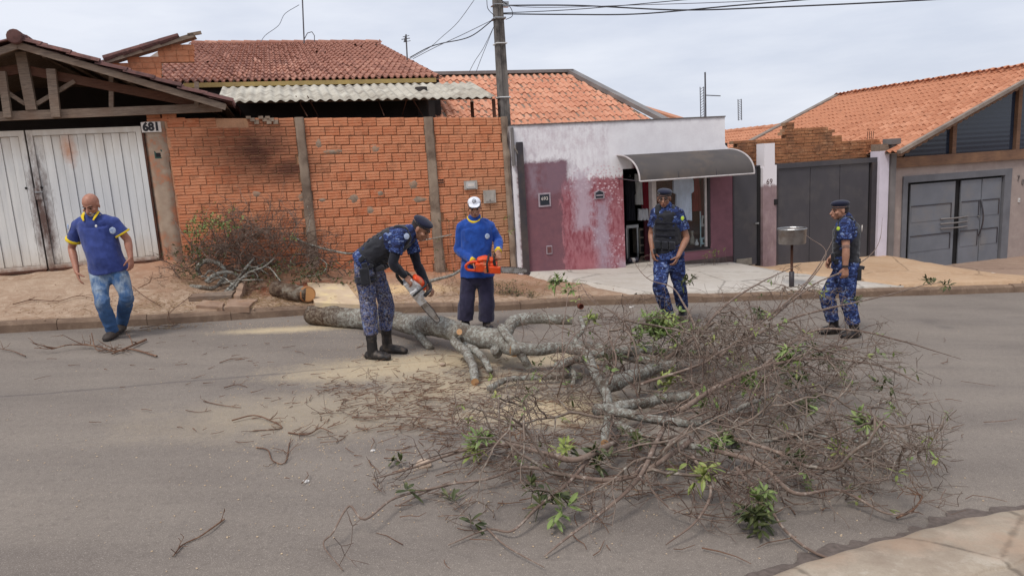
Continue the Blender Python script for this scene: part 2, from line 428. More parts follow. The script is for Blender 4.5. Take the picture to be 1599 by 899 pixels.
# near pavement (bottom right): pale kerb with cracked slab behind
def near_side():
    c0 = [rg(x, y, .0) for x, y in [(1240, 899), (1330, 868), (1420, 845), (1500, 822), (1599, 805)]]
    d0 = (c0[0] - c0[1]).normalized(); d1 = (c0[-1] - c0[-2]).normalized()
    c0 = [c0[0] + d0 * 8, c0[0] + d0 * 3, c0[0] + d0 * 1] + c0 + [c0[-1] + d1 * 2, c0[-1] + d1 * 10]
    mb = MB(); n = 140
    def pt(u):
        x = u * (len(c0) - 1); i = min(len(c0) - 2, int(x)); return c0[i].lerp(c0[i + 1], x - i)
    prof = [(0, -.1), (.0, .03), (.015, .055), (.05, .075), (.12, .088), (.3, .098), (.45, .1), (.46, .085), (.5, .098), (.8, .104), (1.4, .11), (3.0, .13), (5.0, .15)]
    def fn(u, v):
        c = pt(u); k = v * (len(prof) - 1); i = min(len(prof) - 2, int(k)); o = prof[i][0] + (prof[i + 1][0] - prof[i][0]) * (k - i); z = prof[i][1] + (prof[i + 1][1] - prof[i][1]) * (k - i)
        q = c - FN * o
        nz = mnoise.fractal(q * 3, 1, 2, 4)
        edge = mnoise.noise(V(q.x * 5, q.y * 5, 3)) * .02
        return V(q.x, q.y + edge, road_z(q.x, q.y) + z + nz * .012 * min(1, o * 4 + .3))
    mb.grid(fn, n, (len(prof) - 1) * 2)
    mb.build('near_pavement', M['conc_near'], smooth=True, kind='structure')
    # crumbled dark gutter strip
    g = MB()
    def gf(u, v):
        c = pt(u); w = .055 + .02 * mnoise.noise(V(c.x * 2.2, c.y * 2.2, 1)) + .03 * mnoise.noise(V(c.x * 11, c.y * 11, 1)); q = c + FN * (w * 2 * v - .01)
        return V(q.x, q.y, road_z(q.x, q.y) + .012 + .012 * abs(mnoise.noise(q * 14)) * (1 if 0 < v < 1 else -.6))
    g.grid(gf, 300, 6); g.build('gutter_strip', M['gutter'], smooth=True, kind='structure')
M['gutter'] = pmat('crumbled_asphalt', S(112, 100, 93), S(88, 78, 72), 30, .95, .9, 90)
near_side()
# ================================================================== BUILDINGS
def place(name, me, m4, parent, mat=None, **k):
    o = bpy.data.objects.new(name, me); COL.objects.link(o)
    if mat is not None and not me.materials: me.materials.append(mat)
    o.location = m4.translation; o.rotation_euler = m4.to_euler()
    if parent is not None: adopt(o, parent)
    return tag(o, **k)
def bake(mb, me_v, me_f, m4):
    mb.add([m4 @ Vector(v) for v in me_v], me_f)
def basis(o, x, y, z):
    m = Matrix((x, y, z)).transposed().to_4x4(); m.translation = o; return m
FF = F                       # frame: along, into, up

# ---- materials
def brick_mat():
    t = NT('hollow_clay_brick'); p = t.pos(); fp = t.fpos()
    n = t.noise(p, 14, 4, .7); n2 = t.noise(p, 1.1, 4)
    col = t.mix(t.rnd(), S(216, 146, 108), S(196, 118, 82))
    col = t.mix(t.step(n2, .4, .65), col, S(206, 136, 100))
    col = t.mix(t.math('MULTIPLY', t.step(n, .45, .8), .6), col, S(214, 160, 126))
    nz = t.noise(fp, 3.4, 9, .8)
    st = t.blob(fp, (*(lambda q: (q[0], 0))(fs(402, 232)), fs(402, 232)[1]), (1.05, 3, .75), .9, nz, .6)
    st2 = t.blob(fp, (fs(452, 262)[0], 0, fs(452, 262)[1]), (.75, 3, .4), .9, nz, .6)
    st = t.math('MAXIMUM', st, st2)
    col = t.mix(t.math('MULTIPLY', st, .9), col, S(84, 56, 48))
    fine = t.noise(fp, 5, 6, .75)
    col = t.mix(t.math('MULTIPLY', t.step(fine, .52, .68), .6), col, S(124, 84, 64))
    X = t.xyz(fp)
    low = t.step(t.math('ADD', X[2], t.math('MULTIPLY', nz, .9)), -.3, -1.1)
    col = t.mix(t.math('MULTIPLY', low, .35), col, S(186, 118, 84))
    rz = t.math('MULTIPLY', t.step(X[0], 4.75, 5.3), t.step(t.math('ADD', X[2], t.math('MULTIPLY', nz, .7)), .45, -.3))
    col = t.mix(t.math('MULTIPLY', rz, .75), col, S(172, 134, 104))
    t.bump(n, .35, .006)
    return t.done(col, .9, 0, .15)
M['brick'] = brick_mat()
def mortar_mat():
    t = NT('mortar'); p = t.pos(); fp = t.fpos(); X = t.xyz(fp); nz = t.noise(fp, 1.6, 5)
    side = t.step(t.math('ADD', X[0], t.math('MULTIPLY', nz, 2.2)), 1.9, 3.4)
    col = t.mix(side, S(208, 158, 124), S(160, 118, 90))
    col = t.mix(t.step(t.noise(p, 4, 5, .7), .45, .7), col, S(176, 136, 106))
    t.bump(t.noise(p, 40, 4), .7, .01); return t.done(col, .95, 0, .1)
M['mortar'] = mortar_mat()
M['pilaster'] = pmat('cast_concrete_pilaster', S(158, 140, 122), S(122, 104, 90), 3, .92, .6, 35, dirt=S(100, 84, 72), dsc=2.2)
M['jamb'] = pmat('rough_render_jamb', S(176, 156, 136), S(140, 116, 98), 5, .92, .6, 35, dirt=S(188, 122, 88), dsc=5)
def weather(name, base, dark, rust=None, scale=1.0, rough=.55, thr=(.56, .7), streak=True, spec=.3):
    t = NT(name); p = t.pos()
    n = t.noise(t.map(p, (9, 9, .7)) if streak else p, scale * 1.0, 5, .6)
    col = t.mix(t.step(n, .35, .75), base, dark)
    n2 = t.noise(p, 2.2 * scale, 5, .65); col = t.mix(t.math('MULTIPLY', t.step(n2, .4, .7), .35), col, dark)
    if rust:
        r = t.noise(p, 5.5 * scale, 7, .75); col = t.mix(t.step(r, *thr), col, rust)
        r2 = t.noise(t.map(p, (7, 7, 1.0)), 2.0, 6, .7); col = t.mix(t.math('MULTIPLY', t.step(r2, thr[0] + .02, thr[1] + .06), .7), col, sc(rust, 1.4))
    t.bump(t.noise(p, 30, 4), .15, .004)
    return t.done(col, rough, 0, spec)
def white_gate_mat():
    t = NT('rusty_white_gate_paint'); p = t.pos(); fp = t.fpos(); X = t.xyz(fp)
    n = t.noise(t.map(p, (7, 7, .8)), 1.4, 5, .65)
    col = t.mix(t.step(n, .35, .7), S(222, 220, 214), S(196, 196, 194))
    mid = t.blob(fp, (-.75, 0, -.2), (1.1, 3, .75), .9, n, .5)
    col = t.mix(t.math('MULTIPLY', mid, .45), col, S(184, 192, 202))
    # grime towards the rails
    gt = t.step(t.math('ADD', X[2], t.math('MULTIPLY', n, .5)), .7, 1.15)
    gb = t.step(t.math('ADD', X[2], t.math('MULTIPLY', n, -.5)), -.95, -1.4)
    g = t.math('MAXIMUM', gt, gb); col = t.mix(t.math('MULTIPLY', g, .6), col, S(188, 168, 142))
    r = t.noise(p, 9, 7, .8)
    # rust near the seam, the foot and one streak at the top
    seam = t.blob(fp, (-1.46, 0, -.35), (.17, 3, 1.3), .9, t.noise(t.map(p, (1, 1, .35)), 12, 6, .8), 1.3)
    foot = t.blob(fp, (-1.2, 0, -1.13), (2.6, 3, .12), .9, r, .9)
    stk = t.blob(fp, (-1.0, 0, .62), (.12, 3, .3), .9, r, .8)
    for m_, c_, a_ in ((foot, S(122, 76, 54), .95), (seam, S(84, 58, 48), .95), (stk, S(178, 116, 74), .8)):
        col = t.mix(t.math('MULTIPLY', m_, a_), col, c_)
    col = t.mix(t.step(t.noise(p, 14, 6, .8), .68, .76), col, S(118, 92, 76))
    t.bump(t.noise(p, 30, 4), .15, .004); return t.done(col, .5, 0, .35)
M['gate_white'] = white_gate_mat()
M['rust'] = pmat('rusted_steel', S(96, 62, 46), S(60, 40, 34), 8, .85, .4)
def wood_mat(name, c1, c2, c3, axis=(1, 1, 1)):
    t = NT(name); p = t.fpos(); n = t.noise(t.map(p, axis), 5, 6, .7); n2 = t.noise(p, 2.4, 4)
    col = t.mix(t.step(n, .35, .68), c1, c2); col = t.mix(t.math('MULTIPLY', t.step(n2, .45, .7), .7), col, c3)
    t.bump(n, .6, .01); return t.done(col, .85, 0, .2)
M['old_wood'] = wood_mat('weathered_grey_timber', S(150, 132, 116), S(104, 90, 80), S(122, 98, 82), (1.5, 6, 14))
M['red_wood'] = wood_mat('brown_timber', S(112, 78, 62), S(82, 56, 46), S(98, 72, 60), (1.5, 6, 12))
M['brown_beam'] = wood_mat('varnished_brown_beam', S(132, 100, 80), S(98, 76, 64), S(146, 112, 86), (1.2, 6, 16))
def tile_mat(name, cs, dirtc, amt, sp=(.5, .66), dsc=6):
    t = NT(name); p = t.pos()
    col = t.ramp(t.rnd(), [(0, cs[0]), (.5, cs[1]), (1, cs[2])])
    n = t.noise(p, dsc, 6, .75); col = t.mix(t.math('MULTIPLY', t.step(n, *sp), amt), col, dirtc)
    n1 = t.noise(p, 1.2, 5, .6); col = t.mix(t.math('MULTIPLY', t.step(n1, .42, .62), .45), col, cs[2])
    t.bump(n, .4, .006); return t.done(col, .85, 0, .15)
M['tile_old'] = tile_mat('aged_dark_roof_tile', (S(188, 140, 120), S(168, 118, 100), S(146, 102, 88)), S(106, 84, 74), .65, (.5, .66), 11)
M['tile_pink'] = tile_mat('orange_roof_tile', (S(212, 158, 130), S(204, 146, 118), S(194, 134, 108)), S(172, 118, 94), .4)
M['tile_red'] = tile_mat('orange_brown_roof_tile', (S(202, 146, 116), S(190, 132, 102), S(176, 118, 90)), S(140, 96, 76), .5)
M['tile_verge'] = tile_mat('blackened_verge_tile', (S(128, 92, 84), S(112, 80, 76), S(98, 70, 66)), S(70, 56, 54), .7, (.45, .6), 8)
M['fibre'] = pmat('fibre_cement_sheet', S(196, 190, 176), S(164, 156, 142), 2.4, .9, .4, 30, dirt=S(128, 118, 106), dsc=3)
M['zinc'] = pmat('zinc_flashing', S(140, 134, 130), S(112, 106, 104), 3, .55, .1, metal=.2)

# ---- roof tiles
def pixq(p): z = p.dot(_fw); return 799.5 + CF * p.dot(CR) / z, 449.5 - CF * p.dot(CU) / z
def tile_geo(du, dv, hgt, segs=8, thick=.022, over=1.12, seed=0):
    """one roman tile; x across, y up the slope, z out; lower edge thick"""
    L = dv * over; vs, fc = [], []
    prof = []
    for i in range(segs + 1):
        x = i / segs; z = hgt * max(0, math.sin(PI * min(1, x / .62))) ** .8 if x < .62 else -hgt * .12 * math.sin(PI * (x - .62) / .38)
        prof.append(((x - .5) * du * 1.02, z))
    n = len(prof)
    for y, lift in ((0, thick), (L, -.002)):
        for x, z in prof: vs.append((x, y, z + lift))
    for x, z in prof: vs.append((x, 0.004, z - .004))
    for i in range(segs):
        fc.append((i, i + 1, n + i + 1, n + i)); fc.append((2 * n + i, 2 * n + i + 1, i + 1, i))
    return vs, fc
def tiled_roof(parent, O, U, Vv, lu, lv, du, dv, hgt, mat, clip=None, parts=300, broken=0.0, seed=1, near=None, name='roof_tile', thick=.022, gap=True, jit=1.0):
    """tiles over the plane O + U*u + V*v; the ones that show largest are objects, the rest one mesh"""
    rnd_ = random.Random(seed); N = U.cross(Vv).normalized()
    if N.z < 0: N = -N; flip = True
    else: flip = False
    vs, fc = tile_geo(du, dv, hgt, thick=thick)
    if flip: fc = [f[::-1] for f in fc]
    me = bpy.data.meshes.new(name); me.from_pydata(vs, [], fc); me.update(); me.materials.append(mat)
    me.polygons.foreach_set('use_smooth', [False] * len(me.polygons))
    items = []
    for j in range(int(lv / dv + .5)):
        for i in range(int(lu / du + .5)):
            u, v = (i + .5) * du, j * dv
            if clip and not clip(u, v): continue
            if gap and rnd_.random() < broken * .3: continue
            p = O + U * u + Vv * v; items.append((p.length, i, j, p))
    if near: items.sort(key=lambda t_: near(t_[3]))
    else: items.sort(key=lambda t_: t_[0])
    rest = MB()
    for k, (_, i, j, p) in enumerate(items):
        if rnd_.random() < broken:
            a = rnd_.uniform(-.35, .35); b = rnd_.uniform(-.02, .12)
        else: a = rnd_.gauss(0, .010) * jit; b = rnd_.gauss(0, .008) * jit
        x = U * math.cos(a) + Vv * math.sin(a); y = (Vv * math.cos(a) - U * math.sin(a)); y = (y + N * b).normalized(); z = x.cross(y).normalized()
        if z.z < 0: z = -z
        m4 = basis(p + N * rnd_.gauss(.0, .004), x, y, z)
        if flip: m4 = basis(m4.translation, x, y, z)
        if k < parts:
            if flip or True:
                o = bpy.data.objects.new(name, me); COL.objects.link(o)
                # left-handed frames are avoided by mirroring x
                if x.cross(y).dot(z) < 0: m4 = basis(m4.translation, -x, y, z)
                o.location = m4.translation; o.rotation_euler = m4.to_euler(); adopt(o, parent)
        else:
            if x.cross(y).dot(z) < 0: m4 = basis(m4.translation, -x, y, z)
            bake(rest, vs, fc, m4)
    # underlay keeps the light out
    ul = MB(); c = [(0, 0), (lu, 0), (lu, lv), (0, lv)]
    if rest.v: rest.build('roof_tiles', mat, parent, kind='stuff')
    return items

def profile_wall(name, poly, o0, o1, mat, parent=None, **k):
    return MB().prism(poly, (o0, o1), FF).build(name, mat, parent, **k)

# ================================================================== brick boundary wall, columns and bricks
BW0, BW1 = .33, 5.70
def wtop(s): return 1.03 - .033 * (s - .33)
wall = empty('brick_wall', F(3, 0, -1.6), label='long unplastered orange hollow-brick wall with three grey concrete pilasters', cat='wall')
mb = MB()
mb.prism([(BW0, -2.3), (BW1, -2.3), (BW1, wtop(BW1) - .012), (BW0, wtop(BW0) - .012)], (.022, .13), FF)
mb.build('mortar_bed', M['mortar'], wall)
def brick_mesh(L, H, seed):
    r = random.Random(seed); vs, fc = [], []
    zs = [-H / 2]; n = 3
    prof = [(-H / 2, .006)]
    for i in range(n):
        a = -H / 2 + H * (i + .12) / n; b = -H / 2 + H * (i + .88) / n
        prof += [(a, 0), (b, 0), (b + H * .12 / n, .014)]
    prof[-1] = (H / 2, .006)
    for x in (-L / 2, L / 2):
        for z, y in prof: vs.append((x, y + r.uniform(-.001, .001), z + r.uniform(-.0015, .0015)))
    m_ = len(prof)
    for i in range(m_ - 1): fc.append((i, m_ + i, m_ + i + 1, i + 1))
    b0 = len(vs)
    for x in (-L / 2, L / 2):
        for z in (-H / 2, H / 2): vs.append((x, .035, z))
    fc += [(0, m_ - 1, b0 + 1, b0), (m_, b0 + 2, b0 + 3, 2 * m_ - 1), (0, b0, b0 + 2, m_), (m_ - 1, 2 * m_ - 1, b0 + 3, b0 + 1)]
    return vs, fc
def pil_s(c):   # pilaster centre lines
    return c
PIL = [(fs(467, 185)[0], .15), (fs(669, 185)[0], .17)]
bm_var = {}
items = []
r_ = random.Random(3)
for row in range(21):
    dz = .147; H = .132
    off = (row % 2) * .12 + r_.uniform(-.025, .025)
    segs = []
    edges = [BW0 + .02] + [e for c, w in PIL for e in (c - w / 2, c + w / 2)] + [BW1 - .005]
    for a, b in zip(edges[::2], edges[1::2]):
        s = a - (off + r_.uniform(0, .05) if a > 1 else off)
        while s < b:
            x0, x1 = max(a, s + .006), min(b, s + .220 + .006)
            if x1 - x0 > .045: segs.append((x0, x1))
            s += .232
    for x0, x1 in segs:
        sm = (x0 + x1) / 2; zt = wtop(sm) - row * dz; z = zt - .076
        if z < base_z(sm) - .12: continue
        if row == 0 and fs(345, 190)[0] < sm < fs(383, 190)[0]: continue
        items.append((row, sm, x1 - x0, z))
# the part bricks: those not behind the brush first
items.sort(key=lambda t_: (t_[3] < base_z(t_[1]) + .55, t_[0] > 12, -t_[3]))
rest = MB()
for k, (row, sm, L, z) in enumerate(items):
    Lq = round(L, 2); key = (Lq, k % 3)
    if key not in bm_var:
        vs, fc = brick_mesh(Lq, .131, k); me = bpy.data.meshes.new('brick'); me.from_pydata(vs, [], fc); me.update(); me.materials.append(M['brick']); bm_var[key] = (me, vs, fc)
    me, vs, fc = bm_var[key]
    m4 = Matrix.Translation(F(sm, r_.uniform(-.004, .004), z)) @ FM @ Matrix.Rotation(r_.gauss(0, .006), 4, 'Y') @ Matrix.Rotation(r_.gauss(0, .008), 4, 'Z')
    if k < 300: place('brick', me, m4, wall)
    else: bake(rest, vs, fc, m4)
rest.build('bricks', M['brick'], wall, kind='stuff')
# extra courses at the left top
for (x0, x1, y0, y1) in [(228, 274, 178, 190), (228, 312, 188, 198)]:
    pass
for k, (a, b, row) in enumerate([(.36, .6, 0), (.6, .84, 0), (.36, .48, 1), (.48, .72, 1)]):
    z = wtop(a) + .03 + (.06 if row == 0 else 0)
# pilasters
for c, w in PIL:
    mb = MB()
    def fn(u, v, c=c, w=w):
        z = wtop(c) + .0 - v * (wtop(c) - base_z(c) + .1)
        ww = w * (1 + .18 * v) + .02 * mnoise.noise(V(c, z * 4, u > .5))
        x = c + (u - .5) * ww; k_ = abs(u - .5) * 2
        return F(x, -.02 - .022 * (1 - k_ ** 6) + .006 * mnoise.noise(V(x * 9, 0, z * 7)) + (.05 if k_ > .99 else 0), z)
    mb.grid(fn, 8, 40); mb.build('pilaster', M['pilaster'], wall, smooth=True)
# right end strip of rough mortar
mb = MB()
def fn(u, v):
    z = wtop(BW1) - v * 3.1; x = BW1 - .03 + u * .11 + (.035 * mnoise.noise(V(u * 2, 0, z * 3.3)) if u > .01 else 0) + .03 * v
    return F(x, -.02 - .03 * math.sin(PI * u) + .02 * mnoise.noise(V(x * 8, 1, z * 8)), z)
mb.grid(fn, 5, 60); mb.build('mortar_edge', M['pilaster'], wall, smooth=True)
# left jamb of rough render beside the gate
mb = MB()
def fn(u, v):
    z = .98 - v * 2.25; x = .03 + u * (.30 + .03 * mnoise.noise(V(0, 3, z * 5)))
    return F(x, -.03 + (.05 if u in (0, 1) else 0) + .008 * mnoise.noise(V(x * 9, 2, z * 9)), z)
mb.grid(fn, 6, 40); mb.build('rendered_jamb', M['jamb'], wall, smooth=True)
# cement patches and repairs
M['wall_patch'] = pmat('smeared_cement', S(164, 146, 128), S(128, 108, 92), 9, .95, .5, 40, dirt=S(176, 128, 98), dsc=12)
def patch(px, py, rw, rh, seed, mat='wall_patch', par=None, nm='cement_patch', o=-.012):
    s, z = fs(px, py); s2, _ = fs(px + rw, py); _, z2 = fs(px, py - rh); W, Hh = s2 - s, z2 - z
    mb = MB(); n = 18; vs = [F(s, o + .006, z)]
    for ring, (k, oo) in enumerate(((.6, o + .008), (1, .008))):
        for i in range(n):
            a = 2 * PI * i / n; q = k * (1 + .35 * mnoise.noise(V(math.cos(a) * 1.6, math.sin(a) * 1.6, seed)))
            vs.append(F(s + W * q * math.cos(a), oo, z + Hh * q * math.sin(a)))
    f = [(0, 1 + i, 1 + (i + 1) % n) for i in range(n)] + [(1 + i, 1 + n + i, 1 + n + (i + 1) % n, 1 + (i + 1) % n) for i in range(n)]
    mb.add(vs, [t_[::-1] for t_ in f]); mb.build(nm, M[mat], par or wall, smooth=True)
for k, a in enumerate([(498, 224, 6, 8), (520, 237, 20, 4), (586, 233, 9, 7), (646, 288, 9, 7), (594, 302, 6, 6), (578, 329, 8, 6), (553, 311, 9, 8), (503, 312, 6, 4),
                       (400, 303, 8, 5), (655, 312, 12, 5), (470, 308, 7, 7)]):
    patch(*a, k)
# an exposed hollow brick end with its six holes
s, z = fs(688, 283)
mb = MB().box((s - .055, -.022, z - .05), (s + .055, .02, z + .05), FF); hb = mb.build('hollow_brick_end', M['brick'], wall)
for i in range(3):
    for j in range(2):
        MB().box((s - .045 + i * .033, -.026, z - .038 + j * .042), (s - .02 + i * .033, -.021, z - .008 + j * .042), FF).build('hole', M['dark'], hb)
# broken dark bits at the top of the wall
mb = MB()
for k in range(9):
    s0, z0 = fs(384 + k * 6.5 - (9 if k > 5 else 0), 183 + (k % 3) * 4)
    mb.box((s0, -.03 - .01 * (k % 2), z0 - .03), (s0 + .07, .09, z0 + .012 + .012 * (k % 3)), FF)
mb.build('broken_brick', M['pilaster'], wall)
# top left extra bricks
for k, (x0, y0, x1, y1) in enumerate([(228, 176, 251, 184), (252, 176, 276, 184), (229, 185, 262, 189), (263, 184, 290, 190), (291, 187, 306, 191)]):
    a, z1 = fs(x0, y0); b, z0 = fs(x1, y1)
    MB().box((a, .0, z0), (b - .008, .1, z1 - .006), FF).build('brick', M['brick'], wall)

# house number plate
def text_mesh(txt, size, mat, name, parent, origin, extr=.002, bold=0.0, rot=0, font_scale=(1, 1), **k):
    cu = bpy.data.curves.new(name, 'FONT'); cu.body = txt; cu.size = size; cu.extrude = extr; cu.offset = bold
    cu.align_x = 'CENTER'; cu.align_y = 'CENTER'; cu.resolution_u = 3
    o = bpy.data.objects.new(name, cu); COL.objects.link(o)
    dg = bpy.context.evaluated_depsgraph_get(); me = bpy.data.meshes.new_from_object(o.evaluated_get(dg)); bpy.data.objects.remove(o)
    me.transform(origin @ Matrix.Rotation(PI / 2, 4, 'X') @ Matrix.Rotation(rot, 4, 'Z') @ Matrix.Diagonal((font_scale[0], font_scale[1], 1, 1)))
    return link(name, me, parent, mat, **k)
M['enamel'] = pmat('white_enamel', S(226, 216, 206), S(206, 196, 186), 20, .35, 0)
M['ink'] = pmat('black_lettering', (.02, .018, .02), (.03, .028, .03), 20, .5, 0)
s, z = fs(237, 199)
pl = empty('house_number_plate', F(s, -.05, z), label='white enamel number plate reading 681 at the gate post', cat='number plate')
MB().box((s - .135, -.052, z - .075), (s + .135, -.04, z + .075), FF).build('plate', M['enamel'], pl)
text_mesh('681', .165, M['ink'], 'digits', pl, Matrix.Translation(F(s, -.053, z)) @ FM, bold=.009, font_scale=(.95, 1.0))
s, z = fs(248, 241)
bx = empty('door_bell_box', F(s, -.03, z), label='small green recessed bell box in the bricks beside the jamb', cat='bell box')
M['green_box'] = pmat('green_plastic', S(62, 88, 78), S(40, 60, 54), 20, .6, .2)
MB().box((s - .055, -.03, z - .065), (s + .055, .0, z + .065), FF).build('case', M['green_box'], bx)
MB().box((s - .035, -.034, z - .04), (s + .03, -.029, z + .02), FF).build('button_cover', M['dark'], bx)
# meter boxes
M['meter'] = pmat('grey_meter_plastic', S(176, 168, 158), S(150, 144, 136), 9, .5, .1)
M['meter2'] = pmat('meter_window', S(196, 194, 190), S(170, 170, 168), 9, .25, 0)
def meter(px, py, w, h, label, letter=False):
    s, z = fs(px, py); r = empty('meter_box', F(s, -.04, z), label=label, cat='meter box')
    MB().box((s - w / 2, -.035, z - h / 2), (s + w / 2, .0, z + h / 2), FF).build('frame', M['meter'], r)
    MB().box((s - w * .36, -.045, z - h * .36), (s + w * .33, -.034, z + h * .36), FF).build('cover', M['meter2'] if letter else M['meter'], r)
    if letter: MB().box((s - w * .24, -.048, z - h * .14), (s + w * .24, -.0445, z + h * .16), FF).build('slot_plate', M['enamel'], r)
    else:
        MB().box((s - w * .06, -.05, z - h * .30), (s + w * .04, -.044, z - h * .25), FF).build('latch', M['dark'], r)
meter(734.5, 289, .235, .15, 'flat grey letter slot box set in the brick wall near the pole', True)
meter(764, 307, .22, .225, 'square grey utility meter box behind the man in the white cap')

# ================================================================== white ribbed gate
gate = empty('driveway_gate', F(-1.5, -.02, -1.15), label='white ribbed steel double gate with rust at its centre seam', cat='gate')
GZ0, GZ1 = -1.11, .915
seam = -1.52
for (a, b) in ((-3.3, seam - .012), (seam + .012, .0)):
    leaf = MB().box((a, .012, GZ0 + .02), (b, .03, GZ1 - .02), FF).build('gate_leaf', M['gate_white'], gate)
    n = int((b - a - .16) / .112)
    w = (b - a - .16) / n
    for i in range(n):
        x = a + .08 + i * w
        d = .016 if i % 2 else .002
        MB().prism([(x + .004, GZ0 + .07), (x + w - .004, GZ0 + .07), (x + w - .004, GZ1 - .085), (x + .004, GZ1 - .085)], (-.001 - d, .012), FF).build('panel', M['gate_white'], leaf)
    for (x0, x1, z0, z1) in ((a, a + .075, GZ0, GZ1), (b - .075, b, GZ0, GZ1)):
        MB().box((x0, -.03, z0), (x1, .028, z1), FF).build('stile', M['gate_white'], leaf)
    MB().box((a + .075, -.028, GZ1 - .08), (b - .075, .026, GZ1), FF).build('rail', M['gate_white'], leaf)
    MB().box((a + .075, -.028, GZ0), (b - .075, .026, GZ0 + .065), FF).build('rail', M['gate_white'], leaf)
    MB().box((a + .01, -.034, GZ0 - .035), (b - .01, .02, GZ0 + .004), FF).build('foot_strip', M['rust'], leaf)
s, z = fs(60, 301)
lk_ = MB().box((s - .035, -.045, z - .1), (s + .05, -.02, z + .07), FF).build('lock_box', M['gate_white'], gate)
MB().box((s - .03, -.06, z - .0), (s + .07, -.046, z + .018), FF).build('bolt', M['steel'], lk_)
for px, py in ((65, 293), (41, 294)):
    s, z = fs(px, py, -.03); MB().lathe(F(s, -.036, z), [(0, -.002), (.018, -.002), (.018, .01), (0, .01)], 12, FN).build('hole', M['dark'], gate)
MB().box((.002, -.03, GZ0 - .02), (.03, .05, GZ1 + .02), FF).build('hinge_post', M['rust'], gate)

# ================================================================== left house: carport truss
car = empty('tiled_carport', F(-1.5, 0, .9), label='carport at the far left with grey timber gable truss under old tiles', cat='carport')
TO = -.12    # truss plane
def tp(px, py, o=TO): return F(*(lambda q: (q[0], o, q[1]))(fs(px, py, o)))
def beam(name, p, q, w, h, mat='old_wood', o=TO, up=None, par=None):
    a, b = tp(*p, o), tp(*q, o); return MB().bar(a, b, h, w, up=FN).build(name, M[mat], par or car)
pk = fs(27, 66, -.42); rb = fs(352, 163, -.42)
s_pk = pk[0]; lpk = 2 * pk[0] - rb[0]
beam('tie_beam', (-420, 199), (346, 168), .06, .125)
beam('truss_rafter', (32, 108), (330, 166), .07, .125, 'red_wood', TO + .05)
beam('truss_rafter', (32, 108), (-260, 160), .07, .125, 'red_wood', TO + .05)
beam('king_post', (33, 82), (50, 172), .08, .135, 'old_wood', TO - .01)
beam('post', (80, 108), (88, 183), .07, .115, 'old_wood', TO - .07)
beam('post', (3, 112), (13, 184), .07, .095, 'old_wood', TO - .07)
beam('post', (174, 112), (174, 168), .05, .06, 'old_wood', TO + .06)
beam('brace', (57, 163), (117, 127), .05, .055, 'old_wood', TO + .02)
beam('brace', (40, 163), (5, 140), .05, .055, 'old_wood', TO + .02)
beam('post', (307, 128), (307, 168), .05, .06, 'old_wood', TO - .02)
# barge boards
OB = -.42
for sgn, far in ((1, (352, 163)), (-1, None)):
    a = F(pk[0], OB, pk[1]); b = F(rb[0], OB, rb[1]) if sgn > 0 else F(lpk, OB, rb[1])
    MB().bar(a + V(0, 0, -.045), b + V(0, 0, -.045), .05, .085, up=FN.cross((b - a).normalized())).build('barge_board', M['old_wood'], car)
    # roof board under the tiles and tiles on top
    UU = (b - a).normalized(); W = (b - a).length
    mb = MB(); n = FN
    up = V(0, 0, 1)
    mb.add([a + up * .012, b + up * .012, b + n * 7 + up * .012, a + n * 7 + up * .012, a + up * -.02, b + up * -.02, b + n * 7 + up * -.02, a + n * 7 + up * -.02],
           [(0, 1, 2, 3), (7, 6, 5, 4), (0, 4, 5, 1), (1, 5, 6, 2), (2, 6, 7, 3), (3, 7, 4, 0)])
    mb.build('roof_boards', M['old_wood'], car)
    tiled_roof(car, b + up * .03 - n * .08 + UU * .1, FN, -UU, 6.9, W + .1, .21, .36, .055, M['tile_verge'], parts=60, broken=.02, seed=5 + sgn, thick=.03)
# ridge caps
for i in range(8):
    MB().lathe(F(pk[0], OB - .1 + i * .38, pk[1] + .06), [(0, -.01), (.085, 0), (.1, .02), (.08, .4)], 14, FN).build('ridge_tile', M['tile_verge'], car)
for i in range(2, 5):
    a = F(pk[0], OB + .35, pk[1] - .0); b = F(rb[0], OB + .35, rb[1])
    for j in range(7):
        p = a.lerp(b, (j + .5) / 7.3); 
        if i == 2: MB().box((0, 0, 0), (.05, 6.2, .06), lambda x, y, z, p=p: p + FU * x + FN * y + V(0, 0, -z - .03)).build('purlin', M['old_wood'], car)

# house body behind gate & wall (dark inside)
M['inner'] = pmat('shaded_plaster', S(66, 60, 58), S(50, 46, 44), 2)  # plaster colour darkened to deepen the shade indoors and under the canopy
M['yellow_trim'] = pmat('ochre_fascia', S(196, 168, 104), S(160, 136, 90), 4, .7, .2)
house = empty('brick_house', F(2.5, 3, -1.5), label='old house behind the brick wall with sagging dark tiled roof', cat='house')
EO = 2.1
e0 = fs(252, 128, EO); e1 = fs(690, 123, EO)
EZ = (e0[1] + e1[1]) / 2
q = hit(590, 67, F(e1[0], 0, 0), FU) - F0
rO, rZ = q.dot(FN), q.z
rs0 = fs(300, 64, rO)[0]
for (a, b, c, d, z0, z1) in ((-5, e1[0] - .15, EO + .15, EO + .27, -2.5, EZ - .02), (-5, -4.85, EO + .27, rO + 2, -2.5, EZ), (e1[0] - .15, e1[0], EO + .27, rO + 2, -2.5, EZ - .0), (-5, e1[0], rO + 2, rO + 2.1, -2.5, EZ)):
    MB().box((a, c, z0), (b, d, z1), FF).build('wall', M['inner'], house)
Ug = FU; Vg = (F(0, rO, rZ) - F(0, EO, EZ)); LV = Vg.length; Vg.normalize()
O = F(e0[0] - .9, EO, EZ)
LU = e1[0] - e0[0] + .9
MB().add([O + V(0, 0, -.03), O + Ug * LU + V(0, 0, -.03), O + Ug * LU + Vg * LV + V(0, 0, -.03), O + Vg * LV + V(0, 0, -.03)], [(0, 1, 2, 3)]).build('roof_boards', M['old_wood'], house)
def jig(p): return p.length
